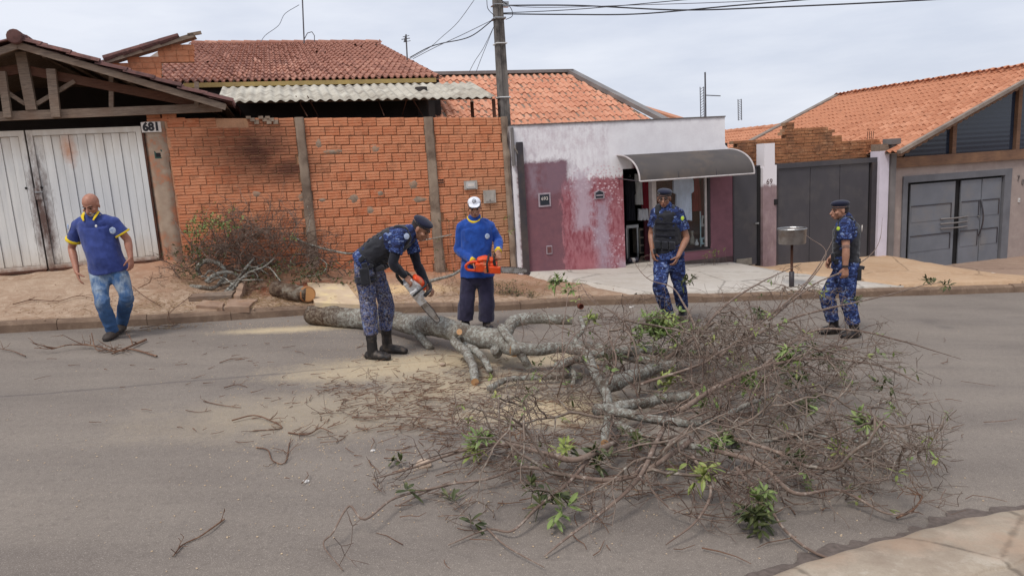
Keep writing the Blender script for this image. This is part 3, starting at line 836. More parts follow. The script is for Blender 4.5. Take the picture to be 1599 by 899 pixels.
tiled_roof(house, O, Ug, Vg, LU, LV, .122, LV / 17.0, .045, M['tile_old'], clip=lambda u, v: (lambda q: q[0] > (252 if q[1] > 94 else 298))(pixq(O + Ug * u + Vg * v)), parts=300, broken=.025, seed=21, thick=.024, gap=False)
for i in range(15):
    a = O + Vg * (LV + .02) + Ug * (.9 + (rs0 - e0[0]) + i * (LU - .9 - (rs0 - e0[0])) / 15)
    MB().lathe(a + V(0, 0, .0), [(.085, -.02), (.1, 0), (.08, .36)], 12, FU).build('ridge_tile', M['tile_old'], house)
MB().box((e0[0] + .35, EO - .02, EZ - .09), (e1[0] - .12, EO + .04, EZ - .01), FF).build('fascia', M['yellow_trim'], house)
MB().box((e0[0] - .2, EO + .0, EZ - .10), (e0[0] + .34, EO + .05, EZ - .02), FF).build('fascia', M['dark'], house)
# dark gable part at the left: stepped bricks under a sloping verge
GO = 1.7
def gp(px, py, o=GO): return fs(px, py, o)
M['tile_dark'] = M['tile_old']
steps = [(195, 86, 250, 122), (220, 80, 251, 88), (246, 70, 302, 95), (205, 92, 251, 100), (174, 96, 251, 104)]
gw = MB()
rr = random.Random(4)
a0, z_top = gp(170, 70); a1, z_b = gp(303, 128)
row = 0; zz = gp(250, 70)[1]
rowh = .098
placed = 0
while zz > gp(250, 118)[1]:
    ypx = 70 + (gp(250, 70)[1] - zz) / (gp(250, 70)[1] - gp(250, 128)[1]) * 58
    left = 246 if ypx < 81 else 222 if ypx < 86 else 198 if ypx < 93 else 172 if ypx < 104 else 205
    right = 302 if ypx < 91 else 251
    sL, sR = gp(left, ypx)[0], gp(right, ypx)[0]
    s_ = sL + (row % 2) * .1
    if row % 2: MB().box((sL, GO, zz - rowh + .008), (sL + .094, GO + .1, zz), FF).build('brick', M['brick'], house)
    while s_ < sR - .03:
        MB().box((s_, GO + rr.uniform(-.004, .004), zz - rowh + .008), (min(sR, s_ + .188), GO + .1, zz), FF).build('brick', M['brick'], house)
        s_ += .195
    gw.box((sL + .01, GO + .012, zz - rowh), (sR - .01, GO + .09, zz - .004), FF)
    zz -= rowh; row += 1
gw.build('gable_mortar', M['mortar'], house)
p0, p1 = gp(160, 98, GO - .1), gp(303, 55, GO - .1)
A, B = F(p0[0], GO - .1, p0[1]), F(p1[0], GO - .1, p1[1])
MB().bar(A, B, .05, .07, up=FN.cross((B - A).normalized())).build('barge_board', M['old_wood'], house)
for i, f in enumerate((.0, .2, .4, .6, .8)):
    a = A.lerp(B, f + .02) + V(0, 0, .05); b = A.lerp(B, f + .235) + V(0, 0, .062)
    if i < 4: MB().tube([a, b], [.06, .045], 8).build('verge_tile', M['tile_verge'], house)
MB().add([A + V(0, 0, .02), B + V(0, 0, .02), B + FN * .5 + V(0, 0, .02), A + FN * .5 + V(0, 0, .02)], [(0, 1, 2, 3)]).build('roof_boards', M['old_wood'], house)
MB().bar(B + V(0, 0, .0) - FU * .1, B + V(0, 0, .04) + FU * .12, .05, .05).build('rafter_end', M['old_wood'], house)

# ---- corrugated canopy
cano = empty('corrugated_canopy', F(3, 1, 1.1), label='grey corrugated fibre cement canopy over the top of the brick wall', cat='canopy')
CO0, CO1 = .15, 1.75
c0 = fs(352, 158, CO0); c1 = fs(777, 151, CO0)
d0 = fs(330, 137, CO1); d1 = fs(700, 130, CO1)
def corr(u, v, lift=0):
    s = c0[0] - .12 + (c1[0] - c0[0] + .12) * u; z = c0[1] + (c1[1] - c0[1]) * u; z2 = d0[1] + (d1[1] - d0[1]) * u
    sh = int(u * 5.2); base = z + (z2 - z) * v + .004 * (sh % 2)
    return F(s, CO0 + (CO1 - CO0) * v, base + .017 * math.sin(2 * PI * s / .155) + lift)
mb = MB(); mb.grid(lambda u, v: corr(u, v), 340, 2); mb.grid(lambda u, v: corr(u, v, -.014), 340, 2)
n = 341
base2 = 341 * 3
mb.f += [(i, base2 + i, base2 + i + 1, i + 1) for i in range(340)]
mb.build('corrugated_sheet', M['fibre'], cano, smooth=True)
for (pa, pb) in (((480, 182), (462, 150)), ((480, 150), (497, 182)), ((600, 181), (590, 156)), ((645, 156), (660, 181)), ((348, 160), (365, 183)), ((636, 152), (628, 180))):
    a = fs(*pa, .2); b = fs(*pb, .5); MB().bar(F(a[0], .2, a[1]), F(b[0], .5, b[1]), .012, .012).build('stay', M['rust'], cano)
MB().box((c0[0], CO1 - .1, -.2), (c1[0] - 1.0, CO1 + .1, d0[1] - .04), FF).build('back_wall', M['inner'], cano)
for px in (772, 738):
    s, z = fs(px, 180, .25 if px == 772 else .6); oo = .25 if px == 772 else .6
    MB().box((s - .025, oo - .025, .6), (s + .025, oo + .025, c1[1] - .03), FF).build('post', M['rust'], cano)
MB().bar(F(c0[0], .5, c0[1] + .02), F(c1[0], .5, c1[1] + .02), .04, .05).build('purlin', M['old_wood'], cano)
s, z = fs(660, 170, 1.0)
MB().lathe(F(s, 1.0, -.5), [(.11, 0), (.11, 2.0)], 16).build('column', M['inner'], cano)

# ================================================================== house with the orange roof behind the shop
hb_ = empty('orange_roof_house', F(7, 4, -1), label='house behind the white shop front with bright orange tiled roof', cat='house')
PO = 1.6
pe0 = fs(800, 197, PO); pe1 = fs(1012, 186, PO)
q = fs(890, 114, 4.3); PR_O, PR_Z = 4.3, q[1]
peZ = fs(900, 193, PO)[1] - .12
O = F(2.4, PO, peZ); Vp = (F(0, PR_O, PR_Z) - F(0, PO, peZ)); LVp = Vp.length; Vp.normalize()
sEnd = fs(1035, 188, PO)[0]; sRid = q[0]
tiled_roof(hb_, O, FU, Vp, sEnd - 2.4, LVp, .15, .27, .036, M['tile_pink'], clip=lambda u, v: u + 2.4 < sEnd + (sRid - sEnd) * v / LVp - .1, parts=300, seed=8, thick=.015,
           near=lambda p: (not (700 < 799 + 1100 * p.dot(CR) / p.dot(_fw) < 1010), -p.z))
MB().add([O, F(sEnd, PO, peZ), F(sRid, PR_O, PR_Z), F(2.4, PR_O, PR_Z)], [(0, 1, 2, 3)]).build('roof_boards', M['old_wood'], hb_)
MB().bar(F(2.4, PR_O, PR_Z + .04), F(sRid + .05, PR_O, PR_Z + .04), .22, .07).build('ridge_flashing', M['zinc'], hb_)
MB().bar(F(sRid, PR_O, PR_Z + .04), F(sEnd + .15, PO, peZ + .06), .26, .09).build('hip_flashing', M['zinc'], hb_)
MB().bar(F(sRid + .1, PR_O + .3, PR_Z - .25), F(sEnd + .9, PO + .5, peZ + .1), .5, .05).build('side_roof', M['tile_red'], hb_)
MB().box((2.4, PO + .3, -2.4), (sEnd - .2, 6.5, peZ - .05), FF).build('wall', M['inner'], hb_)
MB().add([F(2.4, PR_O, PR_Z), F(sRid, PR_O, PR_Z), F(sEnd, 7, peZ), F(2.4, 7, peZ)], [(0, 1, 2, 3)]).build('back_roof', M['tile_pink'], hb_)

# ================================================================== shop
shop = empty('shop_building', F(8, 0, -2), label='low white shop front with maroon paint showing through and barrel awning', cat='shop')
ss = lambda px, py=300, o=0: fs(px, py, o)[0]
zz_ = lambda px, py, o=0: fs(px, py, o)[1]
def shop_mat():
    t = NT('patched_maroon_and_white_paint'); p = t.pos(); fp = t.fpos()
    nz = t.noise(fp, 3.0, 6, .7); fine = t.noise(t.map(fp, (1, 1, .35)), 14, 5, .75); med = t.noise(fp, 7, 5, .7)
    R = lambda x0, y0, x1, y1, n=med, a=.08, soft=.03: t.rect(fp, ss(x0, (y0 + y1) / 2), ss(x1, (y0 + y1) / 2), zz_((x0 + x1) / 2, y1), zz_((x0 + x1) / 2, y0), n, a, soft)
    col = t.mix(t.step(nz, .35, .7), S(238, 235, 236), S(224, 219, 221))
    # grey-lilac wash on the upper left
    col = t.mix(t.math('MULTIPLY', t.math('MULTIPLY', R(806, 180, 952, 300), t.step(fine, .42, .62)), .38), col, S(192, 178, 184))
    col = t.mix(t.math('MULTIPLY', t.math('MULTIPLY', R(815, 197, 945, 235, nz, .3), t.step(med, .45, .62)), .35), col, S(184, 164, 170))
    mar = t.mix(t.step(med, .35, .7), S(130, 90, 96), S(114, 82, 90))
    A = R(813, 252, 890, 460, med, .1); B = R(880, 277, 992, 460, fine, .22)
    col = t.mix(A, col, mar)
    redm = t.mix(t.step(fine, .4, .62), S(140, 76, 84), S(172, 118, 124))
    col = t.mix(B, col, redm)
    dots = t.voro(t.map(fp, (1, 1, 1.3)), 16)
    dm = t.math('MULTIPLY', t.step(dots, .42, .2), t.step(nz, .42, .6))
    col = t.mix(t.math('MULTIPLY', t.math('MULTIPLY', dm, R(925, 262, 990, 440, nz, .25)), .8), col, S(216, 190, 196))
    col = t.mix(t.math('MULTIPLY', t.math('MULTIPLY', t.step(dots, .42, .2), R(885, 262, 965, 300, fine, .3)), .8), col, S(214, 186, 192))
    for (x0, y0, x1, y1, c, a) in ((826, 262, 838, 300, S(150, 132, 142), .8), (845, 248, 892, 300, S(138, 118, 130), .55), (897, 268, 922, 356, S(188, 172, 182), .9), (930, 312, 951, 425, S(172, 156, 168), .9), (968, 405, 990, 430, S(186, 170, 180), .9),
                                   (897, 395, 935, 440, S(176, 112, 118), .7)):
        col = t.mix(t.math('MULTIPLY', R(x0, y0, x1, y1, t.mix(.6, fine, nz), .5, .10), a * .85), col, c)
    # right hand column and front under the window
    col = t.mix(R(990, 240, 1150, 440, med, .02), col, t.mix(t.step(nz, .4, .65), S(122, 84, 92), S(106, 74, 82)))
    col = t.mix(t.math('MULTIPLY', R(1020, 386, 1112, 440, med, .05), .6), col, S(152, 104, 114))
    X = t.xyz(fp)
    base = t.step(t.math('ADD', X[2], t.math('MULTIPLY', nz, .25)), -1.8, -2.0)
    col = t.mix(t.math('MULTIPLY', base, .4), col, S(96, 70, 72))
    top = t.math('MULTIPLY', t.step(t.math('ADD', X[2], t.math('MULTIPLY', nz, .2)), .72, .82), .5)
    col = t.mix(top, col, S(120, 110, 108))
    t.bump(t.mix(.5, fine, med), .5, .008)
    return t.done(col, .85, 0, .2)
M['shop'] = shop_mat()
SZ = .69
s_l, s_r, s_r2 = 5.83, ss(1132, 205), ss(1144, 330)
sd0, sd1, sw1 = ss(975, 350), ss(1021, 350), ss(1109, 330)
z_open = -.18; z_win = zz_(1070, 392); zf = -2.5
mb = MB()
mb.box((s_l, 0, zf), (sd0, .16, SZ), FF); mb.box((sd0, 0.0, z_open), (s_r, .158, SZ), FF)
mb.box((sd1 - .02, 0.0, zf), (sw1, .158, z_win), FF); mb.box((sw1, 0, zf), (s_r2, .16, z_open), FF)
mb.build('wall', M['shop'], shop)
MB().prism([(s_r, z_open), (s_r2, z_open), (s_r2, zz_(1145, 238)), (s_r, zz_(1132, 226))], (0.0, .158), FF).build('parapet_step', M['shop'], shop)
M['coping'] = pmat('stained_coping', S(120, 112, 110), S(90, 84, 82), 3)
MB().box((s_l, -.015, SZ), (s_r + .01, .18, SZ + .02), FF).build('coping', M['coping'], shop)
# rest of the building: side walls, flat slab, room
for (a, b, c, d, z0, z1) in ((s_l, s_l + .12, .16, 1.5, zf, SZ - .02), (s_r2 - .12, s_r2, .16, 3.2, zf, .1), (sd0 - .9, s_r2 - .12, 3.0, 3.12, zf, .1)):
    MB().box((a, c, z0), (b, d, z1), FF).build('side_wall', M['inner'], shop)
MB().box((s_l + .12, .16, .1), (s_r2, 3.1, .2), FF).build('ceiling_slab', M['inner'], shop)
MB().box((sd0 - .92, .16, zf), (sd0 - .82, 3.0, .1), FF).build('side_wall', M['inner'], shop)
M['floor'] = pmat('shop_floor', S(120, 110, 104), S(96, 88, 82), 3)
MB().box((sd0 - .9, .0, -2.35), (s_r2, 3.0, base_z(8.6) + .06), FF).build('shop_floor', M['floor'], shop)
M['maroon_in'] = pmat('dark_maroon_board', S(84, 26, 38), S(58, 20, 30), 5, .7, .1)
MB().box((sd1 + .12, .6, -2.3), (s_r2 - .13, .65, .1), FF).build('display_backboard', M['maroon_in'], shop)
# frames
M['alu'] = pmat('pale_door_frame', S(196, 186, 182), S(170, 160, 156), 8, .5, .1)
M['alu_dark'] = pmat('dark_window_frame', S(52, 44, 46), S(40, 34, 36), 8, .5, .1)
MB().box((sd1 - .03, -.015, base_z(9) + .08), (sd1 + .06, .12, z_open), FF).build('door_frame', M['alu'], shop)
win = MB().box((sd1 + .062, .02, z_win), (sw1, .05, z_win + .04), FF).build('window_frame', M['alu_dark'], shop)
MB().box((sw1 - .1, .02, z_win + .042), (sw1 - .055, .06, z_open), FF).build('mullion', M['alu'], win)
MB().box((sw1 - .045, .0, z_win + .042), (sw1 + .012, .07, z_open), FF).build('frame', M['alu_dark'], win)
gm = NT('shop_window_glass'); gm.b.inputs['Transmission Weight'].default_value = 0
def glass_mat(name, tint=(.9, .93, .95), mixf=.95):
    t = NT(name); t.n.remove(t.b); tr = t.nd('ShaderNodeBsdfTransparent'); tr.inputs[0].default_value = (*tint, 1)
    gl = t.nd('ShaderNodeBsdfGlossy'); gl.inputs['Roughness'].default_value = .04; mx = t.nd('ShaderNodeMixShader'); mx.inputs[0].default_value = 1 - mixf
    t.l.new(tr.outputs[0], mx.inputs[1]); t.l.new(gl.outputs[0], mx.inputs[2]); t.l.new(mx.outputs[0], t.n['Material Output'].inputs[0]); return t.m
M['glass'] = glass_mat('clear_shop_glass')
MB().box((sd1 + .065, .03, z_win + .045), (sw1 - .105, .036, z_open), FF).build('glass_pane', M['glass'], win)
MB().box((sd1 - .03, -.03, z_win - .012), (sw1 + .03, .02, z_win - .0), FF).build('window_sill', M['coping'], win)
MB().box((sd0, -.06, base_z(8.5) - .1), (sd1 + .05, .2, base_z(8.5) + .085), FF).build('door_step', M['conc_light'], shop)
# little wall niches
M['niche'] = pmat('dark_meter_glass', S(52, 56, 64), S(38, 42, 48), 12, .3, 0)
M['niche_fr'] = pmat('pale_niche_frame', S(178, 164, 170), S(150, 136, 142), 14)
def niche(px, py, w, h, label, txt=None, arch=False, inner='niche', nm='meter_niche', cat='meter box'):
    s, z = fs(px, py); r = empty(nm, F(s, -.01, z), label=label, cat=cat)
    prof = lambda k: ([(s - w / 2 * k, z - h / 2 * k), (s + w / 2 * k, z - h / 2 * k), (s + w / 2 * k, z + h / 2 * k)] + ([(s, z + h / 2 * k + .035)] if arch else []) + [(s - w / 2 * k, z + h / 2 * k)])
    MB().prism(prof(1), (-.016, .0), FF).build('frame', M['niche_fr'], r)
    MB().prism(prof(.76), (-.02, -.0155), FF).build('cover', M[inner], r)
    if txt: text_mesh(txt, .09, M['enamel'], 'digits', r, Matrix.Translation(F(s, -.0215, z + .02)) @ FM, extr=.001)
    if arch: MB().box((s - w * .33, -.026, z - .01), (s + w * .33, -.0205, z + .012), FF).build('flap', M['niche_fr'], r)
niche(850, 312, .235, .25, 'square dark niche with white handwritten numerals on the maroon wall', '693')
niche(935.5, 305, .2, .13, 'small dark letter slot with peaked top on the reddish wall', None, True, nm='letter_slot', cat='letter box')
M['niche_b'] = pmat('brown_cover', S(120, 78, 76), S(100, 66, 66), 12)
niche(857.5, 390, .11, .155, 'tiny pale framed cover low on the maroon wall', None, False, 'niche_b', 'water_meter_cover', 'cover')
# dark steel post in front of the wall
s0, z0 = fs(811, 222, -.03); M['dark_steel'] = pmat('dark_grey_painted_steel', S(66, 62, 66), S(54, 50, 54), 4, .5, .1, dirt=S(84, 74, 70))
dp = MB().box((s0 - .055, -.06, -2.1), (s0 + .055, -.002, z0), FF).build('steel_post', M['dark_steel'])
tag(dp, 'tall dark steel channel standing against the white shop wall', 'post')
# awning
aw = empty('barrel_awning', F(9, -.5, 0), label='curved dark grey awning with pale edging over the shop door', cat='awning')
OA = -.86
wl_ = fs(960, 243); fl = fs(1003, 285, OA); fr_ = fs(1178, 269, OA); zt = wl_[1]
sA, sB = (wl_[0] + fl[0]) / 2, fr_[0]; zb = (fl[1] + fr_[1]) / 2
M['awning'] = pmat('charcoal_awning_sheet', S(88, 82, 79), S(74, 70, 70), 1.5, .75, .05, dirt=S(104, 92, 82), dsc=1.2, spec=.2)
M['awn_edge'] = pmat('awning_edging', S(196, 188, 186), S(170, 162, 160), 10, .5, 0)
def awf(u, v, d=0):
    a = v * PI / 2; o = OA * (1 - (1 - math.sin(a)) ** 1.0) if False else OA * math.sin(a) ; z = zb + (zt - zb) * math.cos(a) ** .9
    return F(sA + (sB - sA) * u, o * (1 + d) , z + d * .1)
mb = MB(); mb.grid(lambda u, v: awf(u, v), 12, 18); mb.grid(lambda u, v: awf(u, v) - V(0, 0, .01) + FN * .01, 12, 18)
mb.build('sheet', M['awning'], aw, smooth=True)
for u in (0, 1):
    MB().tube([awf(u, v / 18) for v in range(19)], .016, 6).build('edging', M['awn_edge'], aw)
    MB().tube([F(sA + (sB - sA) * u, -.02, zb + .05), awf(u, 1)], .010, 6).build('bracket', M['dark_steel'], aw)
MB().tube([awf(0, 1), awf(1, 1)], .016, 6).build('edging', M['awn_edge'], aw)
for k in (.33, .66): MB().tube([awf(k, v / 12) - V(0, 0, .02) for v in range(13)], .01, 6).build('rib', M['dark_steel'], aw)
# ================================================================== shop contents
def cloth_panel(name, px0, py0, px1, py1, o, col, label, cat='garment', shape='dress', par=None, group=None, folds=5, depth=.03):
    s0, z1 = fs(px0, py0, o); s1, z0 = fs((px0 + px1) / 2, py1, o)[0], fs((px0 + px1) / 2, py1, o)[1]; s1 = fs(px1, py0, o)[0]
    key = 'cloth_%d_%d_%d' % col
    if key not in M: M[key] = pmat(key, S(*col), sc(S(*col), .72), 5, .9, .2, 40)
    W = s1 - s0
    def fn(u, v):
        k = 1.0
        if shape == 'shirt': k = .45 + .55 * min(1, v * 9) if v < .12 else (1.0 if v < .38 else .72)
        if shape == 'dress': k = .62 if v < .1 else (.55 + .45 * min(1, (v - .1) / .9) ** .7)
        if shape == 'trousers': k = .8 + .2 * v
        x = (s0 + s1) / 2 + (u - .5) * W * k
        return F(x, o + depth * math.sin(u * PI * folds + v * 2) * (.3 + v) * .6, z1 + (z0 - z1) * v + .01 * math.sin(u * 17))
    mb = MB(); mb.grid(fn, 24, 22); mb.grid(lambda u, v: fn(1 - u, v) + FN * .05, 24, 22)
    ob = mb.build(name, M[key], par, smooth=True)
    hk = MB().tube([F((s0 + s1) / 2 + .02 * math.cos(a), o + .02, z1 + .03 + .02 * math.sin(a)) for a in [k * .5 for k in range(-2, 7)]], .004, 5)
    hk.tube([F((s0 + s1) / 2 - W * .3, o + .02, z1 - .01), F((s0 + s1) / 2, o + .02, z1 + .02), F((s0 + s1) / 2 + W * .3, o + .02, z1 - .01)], .005, 5)
    h = hk.build('clothes_hanger', M['steel'], ob)
    tag(ob, label, cat, group); return ob
G_ = 'clothes hanging in the shop'
cloth_panel('white_robe', 1052, 274, 1083, 345, .12, (226, 230, 242), 'long white garment hanging inside the shop window', shape='shirt', group=G_)
cloth_panel('pale_towel', 992, 272, 1002, 320, .45, (196, 196, 194), 'narrow grey cloth hanging in the dark shop doorway', shape='panel', group=G_, cat='cloth')
cloth_panel('red_curtain', 1003, 284, 1017, 326, .5, (134, 36, 50), 'dark red cloth hanging in the doorway beside the pale frame', shape='panel', group=G_, cat='cloth')
cloth_panel('red_dress', 1082, 276, 1094, 330, .3, (176, 44, 52), 'bright red dress at the right of the shop window', shape='dress', group=G_)
cloth_panel('maroon_dress', 1094, 276, 1106, 340, .34, (132, 34, 56), 'maroon dress hanging nearest the window edge', shape='dress', group=G_)
cloth_panel('white_shirt', 998, 327, 1012, 344, .5, (206, 206, 210), 'small folded white shirt on show below the red cloth', shape='panel', group=G_)
cloth_panel('dark_coat', 976, 278, 992, 345, .4, (26, 26, 34), 'black coat hanging at the left of the doorway', shape='shirt', group=G_)
M['card'] = pmat('white_card', S(206, 200, 196), S(180, 174, 170), 12, .5, .1)
M['cream_box'] = pmat('cream_box', S(150, 140, 126), S(120, 112, 100), 12, .8, .1)
def fbox(name, px0, py0, px1, py1, o, d, mat, label, cat, tilt=0, extra=None):
    s0, z1 = fs(px0, py0, o); s1, _ = fs(px1, py0, o); _, z0 = fs(px0, py1, o)
    mb = MB(); c = F((s0 + s1) / 2, o, (z0 + z1) / 2); w, h = (s1 - s0) / 2, (z1 - z0) / 2
    fr = lambda x, y, z: c + FU * (x * math.cos(tilt) - z * math.sin(tilt)) + V(0, 0, x * math.sin(tilt) + z * math.cos(tilt)) + FN * y
    r = empty(name, c, label=label, cat=cat)
    mb.box((-w, 0, -h), (w, d, h), fr).build('body', M[mat], r)
    if extra: extra(r, w, h, fr)
    return r
def frame_extra(r, w, h, fr):
    for a, b in (((-w * .7, -h * .5), (-w * .3, h * .5)), ((-w * .1, -h * .6), (w * .2, h * .6)), ((w * .35, -h * .5), (w * .7, h * .4))):
        MB().box((a[0], -.004, a[1]), (b[0], 0, b[1]), fr).build('print', M['dark'], r)
fbox('framed_card', 1096, 337, 1106, 354, .1, .02, 'card', 'white framed card propped on glass shelf in the shop window', 'picture', -.08, frame_extra)
M['teal_box'] = pmat('pale_teal_packet', S(148, 186, 190), S(196, 202, 204), 16, .5, .1)
fbox('teal_packet', 1095, 371, 1109, 381, .1, .05, 'teal_box', 'pale teal packet lying in the window corner', 'packet', .15, frame_extra)
fbox('shelf_unit', 998, 357, 1011, 396, .7, .3, 'cream_box', 'small cream cabinet standing inside the shop door', 'cabinet', 0,
     lambda r, w, h, fr: [MB().box((-w * .8, -.01, -h * .9 + k * h * .62), (w * .8, 0, -h * .9 + k * h * .62 + h * .5), fr).build('shelf_opening', M['dark'], r) for k in range(3)])
fbox('shop_table', 978, 352, 997, 357, .6, .5, 'steel', 'glass topped table in the dark doorway', 'table', 0,
     lambda r, w, h, fr: [MB().box((x, .02 + y, -.75), (x + .03, .05 + y, -h), fr).build('leg', M['steel'], r) for x in (-w, w - .03) for y in (0, .4)])
def vase(px, py, o, hgt, rad, label, mat='card'):
    s, z = fs(px, py, o); c = F(s, o, z); r = empty('vase', c, label=label, cat='vase')
    MB().lathe(c, [(0, 0), (rad * .8, 0), (rad, hgt * .2), (rad * .85, hgt * .5), (rad * .4, hgt * .75), (rad * .55, hgt)], 14).build('body', M[mat], r, smooth=True)
    MB().lathe(c + V(0, 0, hgt), [(rad * .58, 0), (rad * .58, .012), (rad * .2, .014)], 14).build('rim', M['steel'], r)
vase(1081, 382, .18, .26, .05, 'tall cream bottle standing on the left of the window ledge', 'cream_box')
vase(1088, 383, .12, .11, .04, 'short white jar beside the tall cream bottle')
mb = MB().tube([F(ss(1094, 360, .12), .12, zz_(1094, 385, .12)), F(ss(1094, 360, .12), .12, zz_(1094, 330, .12))], .012, 6)
tag(mb.build('display_rod', M['teal_box']), 'thin pale vertical display rod in the shop window', 'rod')
# three pairs of shoes on the shop floor
M['shoe_d'] = pmat('dark_shoe', S(70, 66, 78), S(40, 38, 44), 14, .5, .2)
for k, px in enumerate((983, 988, 993)):
    s, z = fs(px, 392, .35); c = F(s, .35, base_z(8.5) + .09)
    mb = MB().lathe(c, [(0, 0), (.05, .0), (.06, .04), (.04, .08), (.0, .09)], 10); o = mb.build('shoe', M['shoe_d'] if k != 1 else M['card'], smooth=True)
    tag(o, ('dark shoe on the shop floor nearest the wall', 'pale shoe between two dark ones on the shop floor', 'dark shoe nearest the cabinet')[k], 'shoe', 'shoes inside the shop door')

# ================================================================== narrow gate, pillar, wide gate
M['gate_black'] = pmat('charcoal_gate_paint', S(72, 69, 73), S(62, 60, 64), 1.6, .5, .08, 30, aniso=(2, 2, .6), dirt=S(80, 76, 76), dsc=1.6, spec=.4)
M['pillar_pink'] = None
def pillar_mat():
    t = NT('half_painted_pillar'); p = t.pos(); fp = t.fpos(); X = t.xyz(fp); n = t.noise(t.map(fp, (1, 1, .4)), 12, 5, .75); n2 = t.noise(fp, 4, 4)
    zsplit = zz_(1200, 290)
    up = t.step(t.math('ADD', X[2], t.math('MULTIPLY', t.math('SUBTRACT', n, .5), .25)), zsplit - .02, zsplit + .04)
    low = t.mix(t.step(n2, .35, .7), S(150, 128, 130), S(130, 108, 108)); low = t.mix(t.math('MULTIPLY', t.step(n, .5, .7), .5), low, S(176, 156, 150))
    col = t.mix(up, low, S(226, 220, 222)); t.bump(n, .3, .006); return t.done(col, .85, 0, .2)
M['pillar_pink'] = pillar_mat()
M['lilac'] = pmat('lilac_white_paint', S(214, 206, 216), S(196, 188, 198), 3, .8, .2)
pg = empty('narrow_gate', F(10.7, 0, -2.3), label='narrow charcoal pedestrian gate between maroon shop and blotchy pillar', cat='gate')
a, b = ss(1145, 350), ss(1187, 350); zt2 = zz_(1165, 262); zb2 = zz_(1165, 418)
MB().box((a + .03, .02, zb2 + .05), (b - .06, .06, zt2), FF).build('panel', M['gate_black'], pg)
MB().box((a, .0, zb2), (a + .03, .08, zt2 + .03), FF).build('frame', M['dark_steel'], pg); MB().box((b - .06, .0, zb2), (b, .08, zt2 + .03), FF).build('frame', M['dark'], pg)
MB().box((a + .03, .0, zt2), (b - .06, .07, zt2 + .03), FF).build('frame', M['dark_steel'], pg)
hx, hz = fs(1185, 348); hd = MB().lathe(F(hx - .05, -.0, hz), [(0, -.05), (.02, -.05), (.02, .02)], 10, FN); hd.bar(F(hx - .05, -.05, hz), F(hx - .13, -.05, hz), .015, .02); hd.build('handle', M['steel'], pg)
hx, hz = fs(1163, 409); cp = MB().box((hx - .19, .005, hz - .06), (hx + .17, .018, hz + .07), FF).build('kick_plate', M['cream_box'], pg)
# pillar
x0, x1 = ss(1189, 320), ss(1210, 320); zt3 = zz_(1199, 224)
pil = empty('painted_pillar', F(x0, 0, -2.3), label='blotchy pinkish pillar with white painted top between the two gates', cat='pillar')
MB().prism([(x0, -2.6), (x1, -2.6), (x1, zz_(1210, 258)), (x1 - .045, zz_(1210, 258) + .01), (x1 - .05, zt3), (x0 + .03, zt3), (x0 + .03, zz_(1190, 262)), (x0, zz_(1190, 262))], (-.05, .2), FF).build('shaft', M['pillar_pink'], pil)
M['faded'] = pmat('faded_digits', S(92, 76, 74), S(120, 100, 96), 20, .9, 0)
text_mesh('690', .15, M['faded'], 'digits', pil, Matrix.Translation(F((x0 + x1) / 2, -.052, zz_(1199, 335 - 48))) @ FM, extr=.001, rot=.0) if False else None
sx, sz = fs(1199, 283 + 0)
text_mesh('69', .15, M['faded'], 'digits', pil, Matrix.Translation(F((x0 + x1) / 2 - .01, -.052, zz_(1199, 284))) @ FM, extr=.001, bold=.002)
hx, hz = fs(1208, 315); MB().box((hx - .03, -.075, hz - .06), (hx + .05, -.05, hz + .05), FF).build('hinge', M['dark'], pil)
# wide gate
wg = empty('wide_gate', F(12.5, 0, -2.4), label='wide flat charcoal sliding gate behind the officer in profile', cat='gate')
a, b = ss(1211, 320), ss(1368, 320); zt4 = -.27; zb4 = -2.45
MB().box((a, -.0, zt4 - .1), (b, .09, zt4 + .0), FF).build('top_rail', M['gate_black'], wg)
MB().box((b - .13, -.004, zb4), (b, .1, zt4 - .1), FF).build('side_post', M['dark_steel'], wg)
MB().box((a, -.004, zb4), (a + .06, .1, zt4 - .1), FF).build('side_post', M['dark_steel'], wg)
cuts = [a + .06, ss(1266, 330), ss(1312, 330), ss(1357, 330)]
for i in range(3): MB().box((cuts[i] + .006, .03, zb4 + .06), (cuts[i + 1] - .006, .05, zt4 - .1), FF).build('panel', M['gate_black'], wg)
MB().box((a + .06, .055, zb4), (b - .13, .08, zt4 - .1), FF).build('backing', M['dark'], wg)
MB().box((a, .01, zb4 - .02), (b, .07, zb4 + .055), FF).build('bottom_rail', M['gate_black'], wg)
# lilac pillar and downpipe
x0, x1 = ss(1368.5, 320), ss(1383, 320)
lp = empty('lilac_pillar', F(x0, 0, -2.4), label='slim lilac white pillar right of the wide charcoal gate', cat='pillar')
MB().box((x0, -.06, -2.7), (x1, .2, zz_(1376, 236)), FF).build('shaft', M['lilac'], lp)
MB().box((x0 + .0, -.05, zz_(1376, 236)), (x1, .19, zz_(1376, 225)), FF).build('cap', M['old_wood'], lp)
x0, x1 = ss(1384, 320), ss(1390, 320)
M['zinc_pipe'] = pmat('grey_downpipe', S(122, 116, 114), S(104, 100, 98), 3, .5, .1)
dpipe = empty('downpipe', F(x0, 0, -2.5), label='grey square downpipe between lilac pillar and grey wall', cat='downpipe')
MB().box((x0 + .005, -.1, -2.75), (x1 + .03, .05, zz_(1387, 226)), FF).build('pipe', M['zinc_pipe'], dpipe)
MB().box((x0 - .06, -.14, zz_(1387, 226)), (x1 + .09, .09, zz_(1387, 217)), FF).build('collector', M['zinc_pipe'], dpipe)

